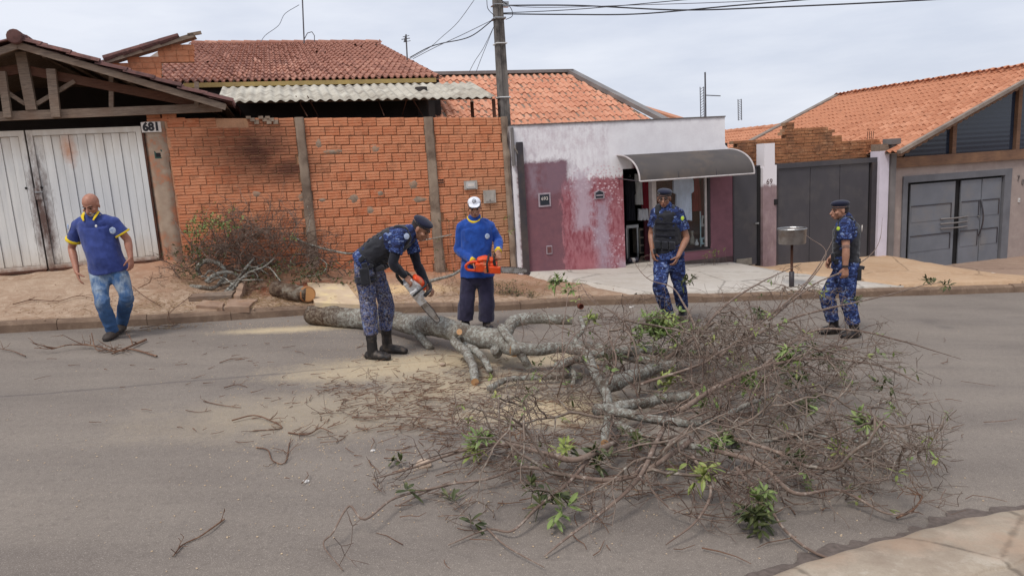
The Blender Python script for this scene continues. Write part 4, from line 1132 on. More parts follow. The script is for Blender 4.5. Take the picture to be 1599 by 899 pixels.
# rough brick wall standing behind the gates
rw = empty('rough_brick_wall', F(12, .5, -.3), label='ragged stepped wall of small dark bricks rising behind the charcoal gates', cat='wall')
RO = .45
M['small_brick'] = None
def sb_mat():
    t = NT('old_solid_brick'); p = t.pos(); n = t.noise(t.map(p, (1, 1, 3)), 5, 5, .8); n2 = t.noise(p, 2.0, 5)
    col = t.mix(t.step(n, .35, .65), S(178, 124, 88), S(140, 92, 66)); col = t.mix(t.math('MULTIPLY', t.step(n2, .48, .62), .7), col, S(104, 80, 66))
    col = t.mix(t.math('MULTIPLY', t.step(t.noise(p, 9, 4), .55, .7), .5), col, S(200, 154, 118))
    t.bump(n, .5, .01); return t.done(col, .95, 0, .1)
M['small_brick'] = sb_mat()
M['mortar_rough'] = pmat('rough_pale_mortar', S(176, 142, 112), S(128, 98, 76), 4, .95, .5)
prof = [(1146, 221), (1186, 219), (1207, 219), (1208, 217), (1224, 215), (1225, 192), (1238, 192), (1241, 199), (1262, 200), (1266, 197), (1292, 196), (1298, 204), (1302, 209), (1316, 209), (1321, 219), (1345, 220), (1352, 219), (1366, 219)]
def top_at(s):
    pts = [fs(x, y, RO) for x, y in prof]
    for (a_, b_) in zip(pts, pts[1:]):
        if a_[0] <= s <= b_[0]: return a_[1] + (b_[1] - a_[1]) * (s - a_[0]) / max(1e-6, b_[0] - a_[0])
    return pts[-1][1]
sa, sb = fs(1146, 230, RO)[0], fs(1369, 230, RO)[0]
rr = random.Random(11); mb = MB(); z = -.45; row = 0; mm = MB(); parts_n = 0
bsz = []
while z < 1.0:
    s = sa + (row % 2) * .1
    while s < sb:
        L = .185 * rr.uniform(.85, 1.1); tp_ = top_at(s + L / 2)
        if z + .05 <= tp_ + .02:
            bsz.append((s, z, L))
            mm.box((s - .01, RO + .012, z - .01), (s + L + .01, RO + .15, z + .05), FF)
        s += L + .012
    z += .063; row += 1
bsz.sort(key=lambda q: -q[1])
for k, (s, z, L) in enumerate(bsz):
    o_ = RO + rr.uniform(-.012, .008)
    if k < 300: MB().box((s, o_, z), (s + L, o_ + .14, z + .052), FF).build('brick', M['small_brick'], rw)
    else: mb.box((s, o_, z), (s + L, o_ + .14, z + .052), FF)
if mb.v: mb.build('bricks', M['small_brick'], rw, kind='stuff')
mm.build('mortar_bed', M['mortar_rough'], rw)
MB().box((sb - .02, RO, -.4), (sb + .04, RO + .02, top_at(sb) + .02), FF)
x0, x1 = fs(1186, 240, RO - .02)[0], fs(1192, 240, RO - .02)[0]
MB().box((x0, RO - .03, -.4), (x1, RO, zz_(1190, 224, RO)), FF).build('cement_strip', M['cement'], rw)
for k in range(4):
    s = fs(1357 + k * 3, 215, RO)[0]; MB().tube([F(s, RO + .05, .1), F(s + .01, RO + .05, zz_(1360, 205, RO))], .007, 5).build('rebar', M['rust'], rw)

# ================================================================== right house
rh = empty('gabled_house', F(16, 0, -2.7), label='house at the far right with orange tiled gable over grey garage wall', cat='house')
OR = -.38
A = F(*(lambda q: (q[0], OR, q[1]))(fs(1401, 240, OR))); B = F(*(lambda q: (q[0], OR, q[1]))(fs(1599, 128, OR)))
Nr = ray(1310, 148).cross(ray(1599, 107)); D = (B - A)
tt = -A.dot(Nr) / D.dot(Nr); P = A + D * tt
sP = (P - F0).dot(FU)
# ridge end seen at (1310,148)
rd = ray(1310, 148).normalized(); best = min([i * .02 for i in range(50, 700)], key=lambda L: ((P + FN * L).normalized() - rd).length)
Vr = (P - A); LVr = Vr.length; Vr.normalize()
# eave at the left end of A runs back along FN
near_r = lambda p: p.length
lift = P.copy()
tiled_roof(rh, A + V(0, 0, .02), FN, Vr, best, LVr, .155, .28, .038, M['tile_red'], parts=300, seed=31, thick=.014, near=lambda p: (not (1180 < 799 + 1100 * p.dot(CR) / max(.1, p.dot(_fw)) < 1640), p.length))
mb = MB(); mb.add([A, P, P + FN * best, A + FN * best], [(0, 1, 2, 3)]); A2 = A + FU * 2 * (sP - (A - F0).dot(FU)); mb.add([P, A2, A2 + FN * best, P + FN * best], [(0, 1, 2, 3)])
mb.build('roof_boards', M['old_wood'], rh)
tiled_roof(rh, A2 + V(0, 0, .02), FN, (P - A2).normalized(), best, LVr, .155, .28, .038, M['tile_red'], parts=0, seed=32)
for i in range(int(best / .36)):
    MB().lathe(P + FN * (i * .36) + V(0, 0, .01), [(.1, -.02), (.125, 0), (.095, .37)], 12, FN).build('ridge_tile', M['tile_red'], rh)
# verge flashing and scalloped fascia
M['fascia'] = pmat('grey_fascia_board', S(148, 134, 122), S(118, 106, 98), 5, .8, .3)
for (a_, b_) in ((A, P), (A2, P)):
    d = (b_ - a_).normalized(); up = FN.cross(d).normalized();
    if up.z < 0: up = -up
    MB().bar(a_ - FN * .05 + up * .03, b_ - FN * .05 + up * .03, .09, .07, up=up).build('verge_board', M['fascia'], rh)
    L = (b_ - a_).length; n = int(L / .16); pts = [(0, .0), (L, .0)]
    low = []
    for i in range(n * 6, -1, -1):
        x = i / (n * 6) * L; low.append((x, -.05 - .045 * abs(math.sin(PI * x / (L / n)))))
    poly = [(0, 0)] + [(L, 0)] + low
    MB().prism(poly, (-.025, .005), lambda x, y, z, a_=a_, d=d, up=up: a_ + d * x + up * z + FN * y).build('scalloped_fascia', M['brown_beam'], rh)
E1 = P + FN * best; E0 = A + FN * best
MB().bar(E0 + V(0, 0, .05), E1 + V(0, 0, .05), .22, .1).build('verge_flashing', M['fascia'], rh)
# lower roof continuing behind
q = hit(1243, 176, E0, FN); 
sh = .32
A3 = A + FN * (best + .15) - V(0, 0, sh); 
k_ = (hit(1243, 174, E0 + FN * .3, FN) - A3).dot(Vr)
tiled_roof(rh, A3 - Vr * .6, FN, Vr, 5.2, k_ + .6, .155, .28, .038, M['tile_red'], parts=0, seed=33)
MB().add([A3 - Vr * .6, A3 + Vr * k_, A3 + Vr * k_ + FN * 5.2, A3 - Vr * .6 + FN * 5.2], [(0, 1, 2, 3)]).build('roof_boards', M['old_wood'], rh)
for i in range(14): MB().lathe(A3 + Vr * k_ + FN * (i * .37), [(.1, -.02), (.12, 0), (.095, .38)], 10, FN).build('ridge_tile', M['tile_red'], rh)
# walls: front with garage opening
def gwall_mat():
    t = NT('grey_beige_render'); p = t.pos(); n = t.noise(p, 2, 6, .65)
    col = t.mix(t.step(n, .35, .7), S(164, 148, 140), S(146, 132, 126)); col = t.mix(t.math('MULTIPLY', t.step(t.noise(p, 6, 5), .5, .7), .4), col, S(178, 164, 154))
    t.bump(t.noise(p, 45, 4), .5, .006); return t.done(col, .9, 0, .2)
M['gwall'] = gwall_mat()
wx0 = ss(1391, 330); gx0, gx1 = ss(1410, 290), ss(1576, 290); zbeam = zz_(1392, 263); zgt = (zz_(1410, 289) + zz_(1576, 270)) / 2; WX1 = 2 * sP - wx0
mb = MB(); mb.box((wx0, 0, -3.3), (gx0, .18, zbeam), FF); mb.box((gx1, 0, -3.3), (WX1, .18, zbeam), FF); mb.box((gx0, 0.0, zgt), (gx1, .178, zbeam), FF)
mb.build('wall', M['gwall'], rh)
MB().box((wx0, .18, -3.3), (wx0 + .15, best - .3, A.z - .15), FF).build('wall', M['gwall'], rh)
MB().box((WX1 - .15, .18, -3.3), (WX1, best - .3, A.z - .15), FF).build('wall', M['gwall'], rh)
MB().box((wx0 + .15, best - .4, -3.3), (WX1 - .15, best - .3, A.z - .1), FF).build('wall', M['gwall'], rh)
MB().box((wx0 + .15, .2, zbeam - .05), (WX1 - .15, best - .4, zbeam), FF).build('ceiling', M['inner'], rh)
# timber in the gable
bz1 = zbeam + .22
MB().box((wx0 - .12, -.08, zbeam + .003), (WX1 + .1, .15, bz1), FF).build('tie_beam', M['brown_beam'], rh)
def rake_z(s): return A.z + (P.z - A.z) * (s - (A - F0).dot(FU)) / (sP - (A - F0).dot(FU))
for sg in (1, -1):
    s0_ = wx0 + .05; a_ = F(s0_, .02, rake_z(s0_) - .16); b_ = F(sP, .02, rake_z(sP) - .16)
    if sg < 0: a_ = F(2 * sP - s0_, .02, a_.z)
    MB().bar(a_, b_, .14, .14, up=FN.cross((b_ - a_).normalized())).build('rafter', M['brown_beam'], rh)
posts = [ss(1489, 190), ss(1589, 180)]
posts = posts + [2 * sP - p_ for p_ in posts[::-1] if 2 * sP - p_ > posts[-1] + .3]
for p_ in posts: MB().box((p_ - .055, -.05, bz1 + .002), (p_ + .055, .12, rake_z(min(p_, 2 * sP - p_)) - .12), FF).build('post', M['brown_beam'], rh)
M['gable_glass'] = None
def gg():
    t = NT('dark_blue_gable_glass'); t.b.inputs['IOR'].default_value = 1.5; X = t.xyz(t.fpos()); w_ = t.math('SINE', t.math('MULTIPLY', X[2], 62)); t.bump(w_, .015, .01); return t.done(t.mix(t.step(w_, .9, 1.0), S(44, 52, 66), S(36, 43, 54)), .1, 0, .45)
M['gable_glass'] = gg()
edges = [wx0 + .3] + posts + [WX1 - .3]
for a_, b_ in zip(edges, edges[1:]):
    x0_, x1_ = a_ + .058, b_ - .058
    def rz(s): return rake_z(min(s, 2 * sP - s)) - .2
    poly = [(x0_, bz1 + .004), (x1_, bz1 + .004), (x1_, max(bz1 + .01, rz(x1_)))]
    if x0_ < sP < x1_: poly.append((sP, rz(sP)))
    poly.append((x0_, max(bz1 + .008, rz(x0_))))
    MB().prism(poly, (.03, .045), FF).build('gable_pane', M['gable_glass'], rh)
MB().box((wx0 + .2, 1.2, zbeam), (WX1 - .2, 1.25, rake_z(sP - .8)), FF) if False else None
# garage frame and door
M['gframe'] = pmat('dark_grey_frame', S(112, 112, 116), S(98, 98, 102), 3, .6, .15)
M['gdoor'] = pmat('grey_garage_door', S(116, 118, 124), S(102, 105, 111), 2, .45, .08, dirt=S(120, 118, 118), dsc=1.5, spec=.4)
gd = empty('garage_door', F((gx0 + gx1) / 2, 0, -2.8), label='grey panelled garage door with curved bar handles', cat='garage door')
zfl = -2.86
gf_ = MB().box((gx0 - .02, -.03, zfl), (gx0 + .11, .10, zgt), FF).build('frame', M['gframe'], gd)
MB().box((gx1 - .18, -.03, zfl), (gx1 + .03, .10, zgt), FF).build('frame', M['gframe'], gd)
MB().box((gx0 - .02, -.032, zgt), (gx1 + .03, .1, zgt + .14), FF).build('frame', M['gframe'], gd)
MB().box((gx0 + .11, .07, zfl), (gx1 - .18, .10, zgt), FF).build('backing', M['dark'], gd)  # dark sheet, its colour stands for the shade in the door gaps
X = lambda px: ss(px, 340, .03)
secs = [(X(1420), X(1489)), (X(1498), X(1529)), (X(1530.5), X(1560))]
dz1 = zgt - .05; zb_ = -2.78
def zr(py, px): return zz_(px, py, .03)
for k, (a_, b_) in enumerate(secs):
    lf = MB().box((a_, .02, zb_), (b_, .05, dz1), FF).build('door_leaf', M['gdoor'], gd)
    H_ = dz1 - zb_
    for f0, f1 in ((.25, .44), (.60, .79)):
        z1_, z0_ = dz1 - H_ * f0, dz1 - H_ * f1
        i0, i1 = a_ + .03, b_ - (.10 if k == 0 else .05)
        # panel with lips on two edges, coloured dark to paint its recess shadow
        MB().box((i0, .0, z1_ - .014), (i1, .0195, z1_ + .006), FF).build('shade_lip', M['dark_steel'], lf)
        MB().box((i1 - .018, -.001, z0_), (i1, .0195, z1_ - .013), FF).build('shade_lip', M['dark_steel'], lf)
        MB().box((i0, .012, z0_), (i1 - .013, .0195, z1_ - .013), FF).build('panel', M['gdoor'], lf)
MB().box((X(1562), .0, zb_), (X(1564.5), .06, dz1), FF).build('guide_post', M['gframe'], gd)
for k, py in enumerate((378, 346, 354)):
    pass
for py in (342, 349.5, 357):
    a_ = fs(1471, py + 1, -.04); b_ = fs(1513, py - 5, -.04); m_ = ((a_[0] + b_[0]) / 2, (a_[1] + b_[1]) / 2)
    zc = m_[1]
    MB().tube([F(a_[0] + (b_[0] - a_[0]) * t_, -.0 - .07 * math.sin(PI * t_), zc) for t_ in [i / 10 for i in range(11)]], .016, 8).build('handle_bar', M['zinc'], gd)
a_ = fs(1534, 312, -.03); b_ = fs(1533, 368, -.03)
MB().tube([F(a_[0] + .0, .015 - .09 * math.sin(PI * t_), a_[1] + (b_[1] - a_[1]) * t_) for t_ in [i / 12 for i in range(13)]], .016, 8).build('pull_handle', M['dark_steel'], gd)
MB().lathe(F(X(1526), .0, zz_(1526, 338)), [(0, -.02), (.022, -.02), (.022, .03)], 10, FN).build('lock', M['steel'], gd)
M['metal_letters'] = pmat('tarnished_metal_digits', S(132, 124, 120), S(92, 86, 84), 20, .5, 0)
nb = empty('metal_house_number', F(ss(1592, 280), 0, zz_(1592, 280)), label='tarnished metal numerals on grey wall at far right', cat='house number')
for ch, px, py in (('7', 1590, 279), ('0', 1596.5, 285)):
    s, z = fs(px, py); text_mesh(ch, .2, M['metal_letters'], 'digit', nb, Matrix.Translation(F(s, -.012, z)) @ FM, extr=.006, font_scale=(.75, 1))
s, z = fs(1590.5, 312.5); ib = empty('intercom', F(s, 0, z), label='small white bell push on grey wall below the metal numerals', cat='bell push')
MB().box((s - .022, -.022, z - .045), (s + .022, 0, z + .045), FF).build('case', M['white_paint'], ib); MB().box((s - .012, -.026, z - .02), (s + .012, -.022, z + .01), FF).build('button', M['meter'], ib)
# concrete steps of colour: dark red joint lines on the garage ramp
M['redline'] = pmat('red_oxide_joint', S(140, 96, 84), S(120, 84, 74), 6)

# ================================================================== litter bin on a post
bc, s_, t_ = pave_pt(1236, 450)
lb = empty('litter_basket', bc, label='round stainless litter basket on dark post by the kerb', cat='litter basket')
kpx = bc.dot(_fw) / CF
hb2 = 355; top = at(1237, 357, bc.y); bot = at(1237, 380, bc.y)
M['bin_steel'] = pmat('dull_stainless_drum', S(150, 144, 140), S(118, 112, 108), 6, .4, .1, metal=.55, dirt=S(120, 104, 92), dsc=3)
R_ = 21 * kpx
MB().lathe(V(bc.x, bc.y, bot.z), [(0, .0), (R_ * .93, 0), (R_ * .96, .01), (R_, top.z - bot.z), (R_ * 1.02, top.z - bot.z + .006), (R_ * .96, top.z - bot.z + .004), (R_ * .92, .03), (0, .03)], 32).build('drum', M['bin_steel'], lb, smooth=True)
MB().tube([V(bc.x, bc.y, top.z) + V(R_ * math.cos(a), R_ * math.sin(a), 0) for a in [i * PI / 14 for i in range(29)]], .012, 6).build('rim', M['steel'], lb)
MB().tube([V(bc.x, bc.y, bc.z - .05), V(bc.x, bc.y, bot.z)], .022, 10).build('post', M['rust'], lb, smooth=True)
MB().tube([V(bc.x, bc.y, bc.z - .04), V(bc.x, bc.y, bc.z + .28)], .042, 10).build('post_sleeve', M['dark_steel'], lb, smooth=True)

# ================================================================== utility pole and wires
pb, _, _ = pave_pt(806, 455)

pole = empty('utility_pole', V(0, 0, 0), label='tall grey concrete utility pole between brick wall and shop', cat='utility pole')
PO_ = .32
sp, _ = fs(785.5, 150, PO_)
pole.location = F(sp, PO_, base_z(sp) - .1)
M['pole'] = pmat('aged_pole_concrete', S(130, 124, 118), S(98, 92, 88), 3, .9, .5, 40, aniso=(4, 4, .7), dirt=S(70, 66, 64), dsc=2)
def pol_prof(k): w, d = .085 * k, .12 * k; return [(-w, -d), (w, -d), (w, d), (-w, d)]
mb = MB(); vs = []
kpy = F(sp, PO_, 0).dot(_fw) / CF
wb, wt = 17 * kpy / 2, 11.5 * kpy / 2
zs_ = [-2.3, 1.2, 6.2]; ws = [wb * 1.06, wb * .84, wt * .7]
for z, w in zip(zs_, ws):
    for a, b in ((-1, -1), (-.35, -1), (-.35, -.8), (.35, -.8), (.35, -1), (1, -1), (1, 1), (.35, 1), (-.35, 1), (-1, 1)):
        vs.append(F(sp + a * w, PO_ + b * w * 1.15, z))
n = 10
fc = [(i, (i + 1) % n, (i + 1) % n + n, i + n) for i in range(n)] + [(i + n, (i + 1) % n + n, (i + 1) % n + 2 * n, i + 2 * n) for i in range(n)] + [tuple(range(n))[::-1], tuple(range(2 * n, 3 * n))]
mb.add(vs, fc).build('shaft', M['pole'], pole)
for py, mt in ((30, 'steel'), (69, 'white_paint'), (153, 'white_paint'), (9, 'steel')):
    z = zz_(780, py, PO_); w = wb * (1.0 - .055 * (z + 1)) * 1.0
    q = [F(sp + a * (w + .012), PO_ + b * (w * 1.15 + .012), z) for a, b in ((-1, -1), (1, -1), (1, 1), (-1, 1), (-1, -1))]
    MB().tube(q, .012 if py != 30 else .02, 6).build('band', M[mt], pole)
z = zz_(775, 9, PO_); MB().box((sp + .06, PO_ - .14, z - .05), (sp + .16, PO_ - .06, z + .04), FF).build('bracket', M['steel'], pole)
MB().tube([F(s_l + .03, -.03, z_) for z_ in (.0, .66)], .03, 8).build('conduit', M['zinc_pipe'], pole)
MB().tube([F(s_l + .08 + .03 * math.cos(k), -.05, .2 + .04 * k) for k in range(5)], .012, 6).build('cable_clip', M['cement'], pole)
M['wire'] = pmat('black_cable', (.03, .03, .035), (.05, .05, .055), 8, .6, 0)
M['wire_g'] = pmat('grey_cable', S(120, 122, 130), S(100, 102, 110), 8, .6, 0)
def wire(pts, r, mat='wire', label='', sag=0, n=24):
    """pts: list of world points, Catmull interpolated"""
    P_ = [Vector(p) for p in pts]; out = []
    Q = [P_[0] * 2 - P_[1]] + P_ + [P_[-1] * 2 - P_[-2]]
    for i in range(1, len(Q) - 2):
        for k in range(n):
            t = k / n; a, b, c, d = Q[i - 1:i + 3]
            out.append(.5 * ((2 * b) + (c - a) * t + (2 * a - 5 * b + 4 * c - d) * t * t + (3 * b - a - 3 * c + d) * t ** 3))
    out.append(P_[-1])
    o = MB().tube(out, r, 5).build('overhead_wire', M[mat]); tag(o, label, 'wire', 'overhead wires at the utility pole'); return o
o_ = .32
def wp(px, py, o): s, z = fs(px, py, o); return F(s, o, z)
for k, (pts, r, mt, lab) in enumerate([
    ([(776, 9, o_), (900, 9, -.5), (1060, 16, -1.2), (1200, 12, -2), (1453, 0, -3.4), (1650, -14, -4)], .012, 'wire', 'thick dark cable sagging from the pole towards upper right'),
    ([(778, 22, o_), (880, 23, -.6), (1000, 22, -1.2), (1160, 8, -2.2), (1330, -6, -3)], .011, 'wire', 'lowest dark cable leaving the pole at its clamp to the right'),
    ([(776, 8, o_), (850, 12, -.5), (1000, 8, -1.2), (1150, 3, -2.4), (1300, -6, -3)], .006, 'wire_g', 'thin grey cable crossing the thick dark one near the pole'),
    ([(778, 21, o_), (900, 15, -.8), (1060, 1, -1.6), (1200, -12, -2.6)], .007, 'wire', 'dark wire rising from the clamp to the picture top'),
    ([(776, 26, o_), (735, 57, .4), (690, 68, .9), (668, 75, 1.3), (640, 90, 1.9)], .009, 'wire', 'dark service cable drooping left from the pole to the old roof'),
    ([(776, 28, o_), (725, 53, .4), (680, 74, 1.0), (645, 92, 1.9)], .006, 'wire_g', 'thin grey wire running straight left from the pole'),
    ([(772, 40, o_), (755, 75, .5), (742, 95, .9), (732, 114, 1.4)], .005, 'wire_g', 'fine wire dropping steeply to the orange roof'),
    ([(772, 40, o_), (760, 70, .5), (750, 95, .9), (743, 114, 1.4)], .005, 'wire_g', 'second fine wire dropping just right of the first'),
    ([(745, -6, -.5), (715, 35, .3), (690, 58, .9), (670, 75, 1.4), (640, 92, 1.9)], .005, 'wire_g', 'fine grey wire slanting from the picture top to the roof edge'),
    ([(467, 8, 3.4), (445, 22, 3.2), (435, 40, 3.0), (415, 55, 2.8), (407, 66, 2.6)], .006, 'wire_g', 'loose thin wire curling down from the mast on the old roof'),
    ([(760, 0, o_ - .3), (762, 14, o_ - .1), (772, 25, o_)], .006, 'wire', 'short looped wire end at the left of the pole'),
    ([(782, 0, o_ - .2), (797, 12, o_ - .1), (800, 25, o_), (790, 31, o_)], .006, 'wire', 'short looped wire end at the right of the pole'),
]):
    wire([wp(*p) for p in pts], r, mt, lab)
# antennas
M['antenna'] = pmat('antenna_metal', S(96, 94, 98), S(74, 72, 76), 8, .5, 0)
def mast(p0, p1, o, r, label, bars=(), cat='antenna', lattice=False):
    a, b = wp(*p0, o), wp(*p1, o); b = V(a.x + (b.x - a.x), a.y + (b.y - a.y), b.z)
    rt = empty('roof_antenna', a, label=label, cat=cat)
    if lattice:
        for dx in (-.05, .05): MB().tube([a + FU * dx, b + FU * dx], r, 5).build('mast', M['antenna'], rt)
        n = 12
        mbl = MB()
        for i in range(n): mbl.tube([a.lerp(b, i / n) - FU * .05, a.lerp(b, (i + 1) / n) + FU * .05], r * .6, 4)
        mbl.build('lattice', M['antenna'], rt)
    else: MB().tube([a, b], r, 6).build('mast', M['antenna'], rt)
    for (q0, q1, rr_) in bars: MB().tube([wp(*q0, o), wp(*q1, o)], rr_, 5).build('rod', M['antenna'], rt)
    return rt
mast((475, 68), (472, -6), 3.4, .014, 'tall thin mast on the ridge of the old roof', [((475, 62), (480, 52), .008), ((480, 52), (487, 50), .008), ((487, 50), (491, 56), .008), ((491, 56), (491, 66), .008)])
mast((636, 94), (634, 54), 2.4, .014, 'small comb antenna on the right slope of old roof', [((627, 62), (640, 60), .008), ((629, 58), (639, 56), .006), ((630, 66), (641, 64), .006), ((634, 56), (632, 66), .02)])
mast((1102, 186), (1101, 113), 3.2, .02, 'antenna with one side arm above the white parapet', [((1102, 149), (1125, 150), .012)])
mast((1097, 186), (1096, 136), 3.4, .01, 'short lattice mast just left of the side arm antenna', lattice=True)
mast((1155.5, 188), (1155, 155), 3.6, .01, 'lattice mast rising behind the far right tiled roof', lattice=True)
# ================================================================== PEOPLE
def orth(v, t): 
    v = v - t * v.dot(t); return v.normalized()
class Body:
    """closed solids that a voxel remesh fuses into one skin"""
    def __init__(s): s.v = []; s.f = []
    def sweep(s, pts, rad, side, n=16, flat0=False, flat1=False, sq=2.0):
        """rad: list of (a along side, b across)"""
        pts = [Vector(p) for p in pts]; N = len(s.v); m_ = len(pts)
        # refine with Catmull-Rom
        Q = [pts[0] * 2 - pts[1]] + pts + [pts[-1] * 2 - pts[-2]]; R = [rad[0]] + list(rad) + [rad[-1]]
        R = [(r, r) if not hasattr(r, '__len__') else r for r in R]; P, RR = [], []
        k_ = 4
        for i in range(1, len(Q) - 2):
            for k in range(k_):
                t = k / k_; a, b, c, d = Q[i - 1:i + 3]
                P.append(.5 * ((2 * b) + (c - a) * t + (2 * a - 5 * b + 4 * c - d) * t * t + (3 * b - a - 3 * c + d) * t ** 3))
                q = t * t * (3 - 2 * t); RR.append((R[i][0] + (R[i + 1][0] - R[i][0]) * q, R[i][1] + (R[i + 1][1] - R[i][1]) * q))
        P.append(pts[-1]); RR.append(R[-2])
        rings = []
        def T(i): return (P[min(i + 1, len(P) - 1)] - P[max(i - 1, 0)]).normalized()
        seq = []
        if not flat0:
            t = T(0); r = min(RR[0]); seq += [(P[0] - t * r * math.sin(a), math.cos(a), 0) for a in (1.45, 1.0, .5)]
        seq += [(P[i], 1.0, i) for i in range(len(P))]
        if not flat1:
            t = T(len(P) - 1); r = min(RR[-1]); seq += [(P[-1] + t * r * math.sin(a), math.cos(a), len(P) - 1) for a in (.5, 1.0, 1.45)]
        for c, k, i in seq:
            t = T(i); sd = orth(side(i / (len(P) - 1)) if callable(side) else side, t); o = t.cross(sd)
            ring = []
            for q in range(n):
                a = 2 * PI * q / n; ca, sa = math.cos(a), math.sin(a)
                if sq != 2: ca, sa = math.copysign(abs(ca) ** (2 / sq), ca), math.copysign(abs(sa) ** (2 / sq), sa)
                ring.append(len(s.v)); s.v.append(c + sd * RR[i][0] * k * ca + o * RR[i][1] * k * sa)
            rings.append(ring)
        for a, b in zip(rings, rings[1:]):
            for q in range(n): s.f.append((a[q], a[(q + 1) % n], b[(q + 1) % n], b[q]))
        s.f.append(tuple(rings[0][::-1])); s.f.append(tuple(rings[-1])); return s
    def ell(s, c, x, y, z, rx, ry, rz, nu=14, nv=10):
        N = len(s.v)
        for j in range(1, nv):
            b = PI * j / nv - PI / 2
            for i in range(nu):
                a = 2 * PI * i / nu; s.v.append(c + x * (rx * math.cos(b) * math.cos(a)) + y * (ry * math.cos(b) * math.sin(a)) + z * (rz * math.sin(b)))
        s.v.append(c - z * rz); s.v.append(c + z * rz); bo, to = len(s.v) - 2, len(s.v) - 1
        for j in range(nv - 2):
            for i in range(nu):
                A = N + j * nu + i; B = N + j * nu + (i + 1) % nu; s.f.append((A, B, B + nu, A + nu))
        for i in range(nu):
            s.f.append((bo, N + (i + 1) % nu, N + i)); s.f.append((to, N + (nv - 2) * nu + i, N + (nv - 2) * nu + (i + 1) % nu))
        return s
    def boxo(s, c, x, y, z, a, b, d):
        vs = [c + x * (a * i) + y * (b * j) + z * (d * k) for k in (-1, 1) for j in (-1, 1) for i in (-1, 1)]
        N = len(s.v); s.v += vs; s.f += [tuple(N + q for q in f) for f in ((0, 2, 3, 1), (4, 5, 7, 6), (0, 1, 5, 4), (2, 6, 7, 3), (0, 4, 6, 2), (1, 3, 7, 5))]; return s
    def fuse(s, name, mat, parent=None, vox=.009, smooth=2, wr=0, wscale=9, wdir=None, cuts=(), seed=0, **k):
        me = bpy.data.meshes.new(name + '_raw'); me.from_pydata([tuple(v) for v in s.v], [], s.f); me.update()
        o = link(name, me, parent, mat, True, **k)
        m1 = o.modifiers.new('r', 'REMESH'); m1.mode = 'VOXEL'; m1.voxel_size = vox; m1.adaptivity = 0
        if smooth: m2 = o.modifiers.new('s', 'SMOOTH'); m2.factor = .5; m2.iterations = smooth
        FUSED.append((o, wr, wscale, .45 if wdir is None else wdir, seed, mat)); return o
FUSED = []
def flush_fused():
    """one evaluation for every fused solid, then the folds of the cloth"""
    dg = bpy.context.evaluated_depsgraph_get()
    outs = [bpy.data.meshes.new_from_object(o.evaluated_get(dg)) for o, *_ in FUSED]
    for (o, wr, ws, wd, seed, mat), out in zip(FUSED, outs):
        o.modifiers.clear(); raw = o.data; out.name = o.name; o.data = out; bpy.data.meshes.remove(raw)
        if not out.materials: out.materials.append(mat)
        out.polygons.foreach_set('use_smooth', [True] * len(out.polygons))
        if wr:
            nn = [v.normal.copy() for v in out.vertices]
            for vt, nr in zip(out.vertices, nn):
                c = vt.co; q = V(c.x, c.y, c.z * wd) * ws + V(seed, 0, 0)
                h = (1 - abs(mnoise.noise(q) + .5 * mnoise.noise(q * 2.3)) * 2.2) * wr
                vt.co = c + nr * (h - wr * .4)
    FUSED.clear()
# ---- skin and cloth
def skin(name, c, c2):
    t = NT(name); p = t.pos(); n = t.noise(p, 40, 4, .6)
    col = t.mix(t.step(n, .3, .7), c, c2); t.bump(t.noise(p, 120, 3), .12, .003)
    t.b.inputs['Subsurface Weight'].default_value = .06; t.b.inputs['Subsurface Radius'].default_value = (.02, .008, .004)
    return t.done(col, .48, 0, .35)
M['skin_ruddy'] = skin('ruddy_skin', S(176, 126, 104), S(158, 106, 86))
M['skin_brown'] = skin('brown_skin', S(158, 114, 92), S(140, 98, 78))
M['skin_tan'] = skin('tan_skin', S(180, 134, 110), S(160, 114, 92))
M['skin_olive'] = skin('sunned_skin', S(168, 124, 102), S(148, 106, 86))
def cloth(name, c, c2=None, rough=.9, sc_=14, b=.3, sheen=.2):
    t = NT(name); p = t.pos(); col = t.mix(t.step(t.noise(p, sc_, 5, .6), .35, .7), c, c2 or sc(c, .75)); t.bump(t.noise(p, 260, 2), b, .002)
    t.b.inputs['Sheen Weight'].default_value = sheen; return t.done(col, rough, 0, .2)
M['royal'] = cloth('royal_blue_cotton', S(36, 76, 156), S(28, 60, 130))
M['polo'] = cloth('faded_blue_polo', S(60, 74, 136), S(48, 60, 114))
M['yellow'] = cloth('yellow_trim_cloth', S(232, 200, 40), S(208, 176, 36))
M['navy'] = cloth('navy_work_trousers', S(54, 50, 72), S(42, 40, 60))
M['black_cloth'] = cloth('black_nylon', S(38, 38, 44), S(28, 28, 33), .7)
M['black_sleeve'] = cloth('black_sleeve', S(30, 30, 40), S(22, 22, 30), .8)
M['beret'] = cloth('navy_beret', S(32, 34, 54), S(24, 26, 42))
M['boot'] = pmat('black_boot_leather', S(46, 42, 42), S(32, 30, 30), 20, .5, .3, 60, dirt=S(96, 84, 74), dsc=9)
M['shoe'] = pmat('worn_brown_shoe', S(78, 68, 62), S(56, 50, 46), 20, .7, .3)
M['white_cap'] = cloth('white_cap_cloth', S(226, 226, 232), S(204, 206, 214))
M['grey_hair'] = cloth('grey_beard', S(176, 166, 158), S(140, 130, 124), .9, 90)
M['dark_hair'] = cloth('cropped_dark_hair', S(44, 36, 34), S(60, 48, 44), .9, 120)
M['eye'] = pmat('dark_eye', (.02, .015, .012), (.03, .02, .018), 20, .3, 0)
M['brow'] = cloth('eyebrow', S(58, 44, 38), S(44, 34, 30), .9, 120)
M['lips'] = cloth('lip', S(130, 78, 68), S(116, 68, 60), .6, 60)
M['white_sock'] = M['enamel']
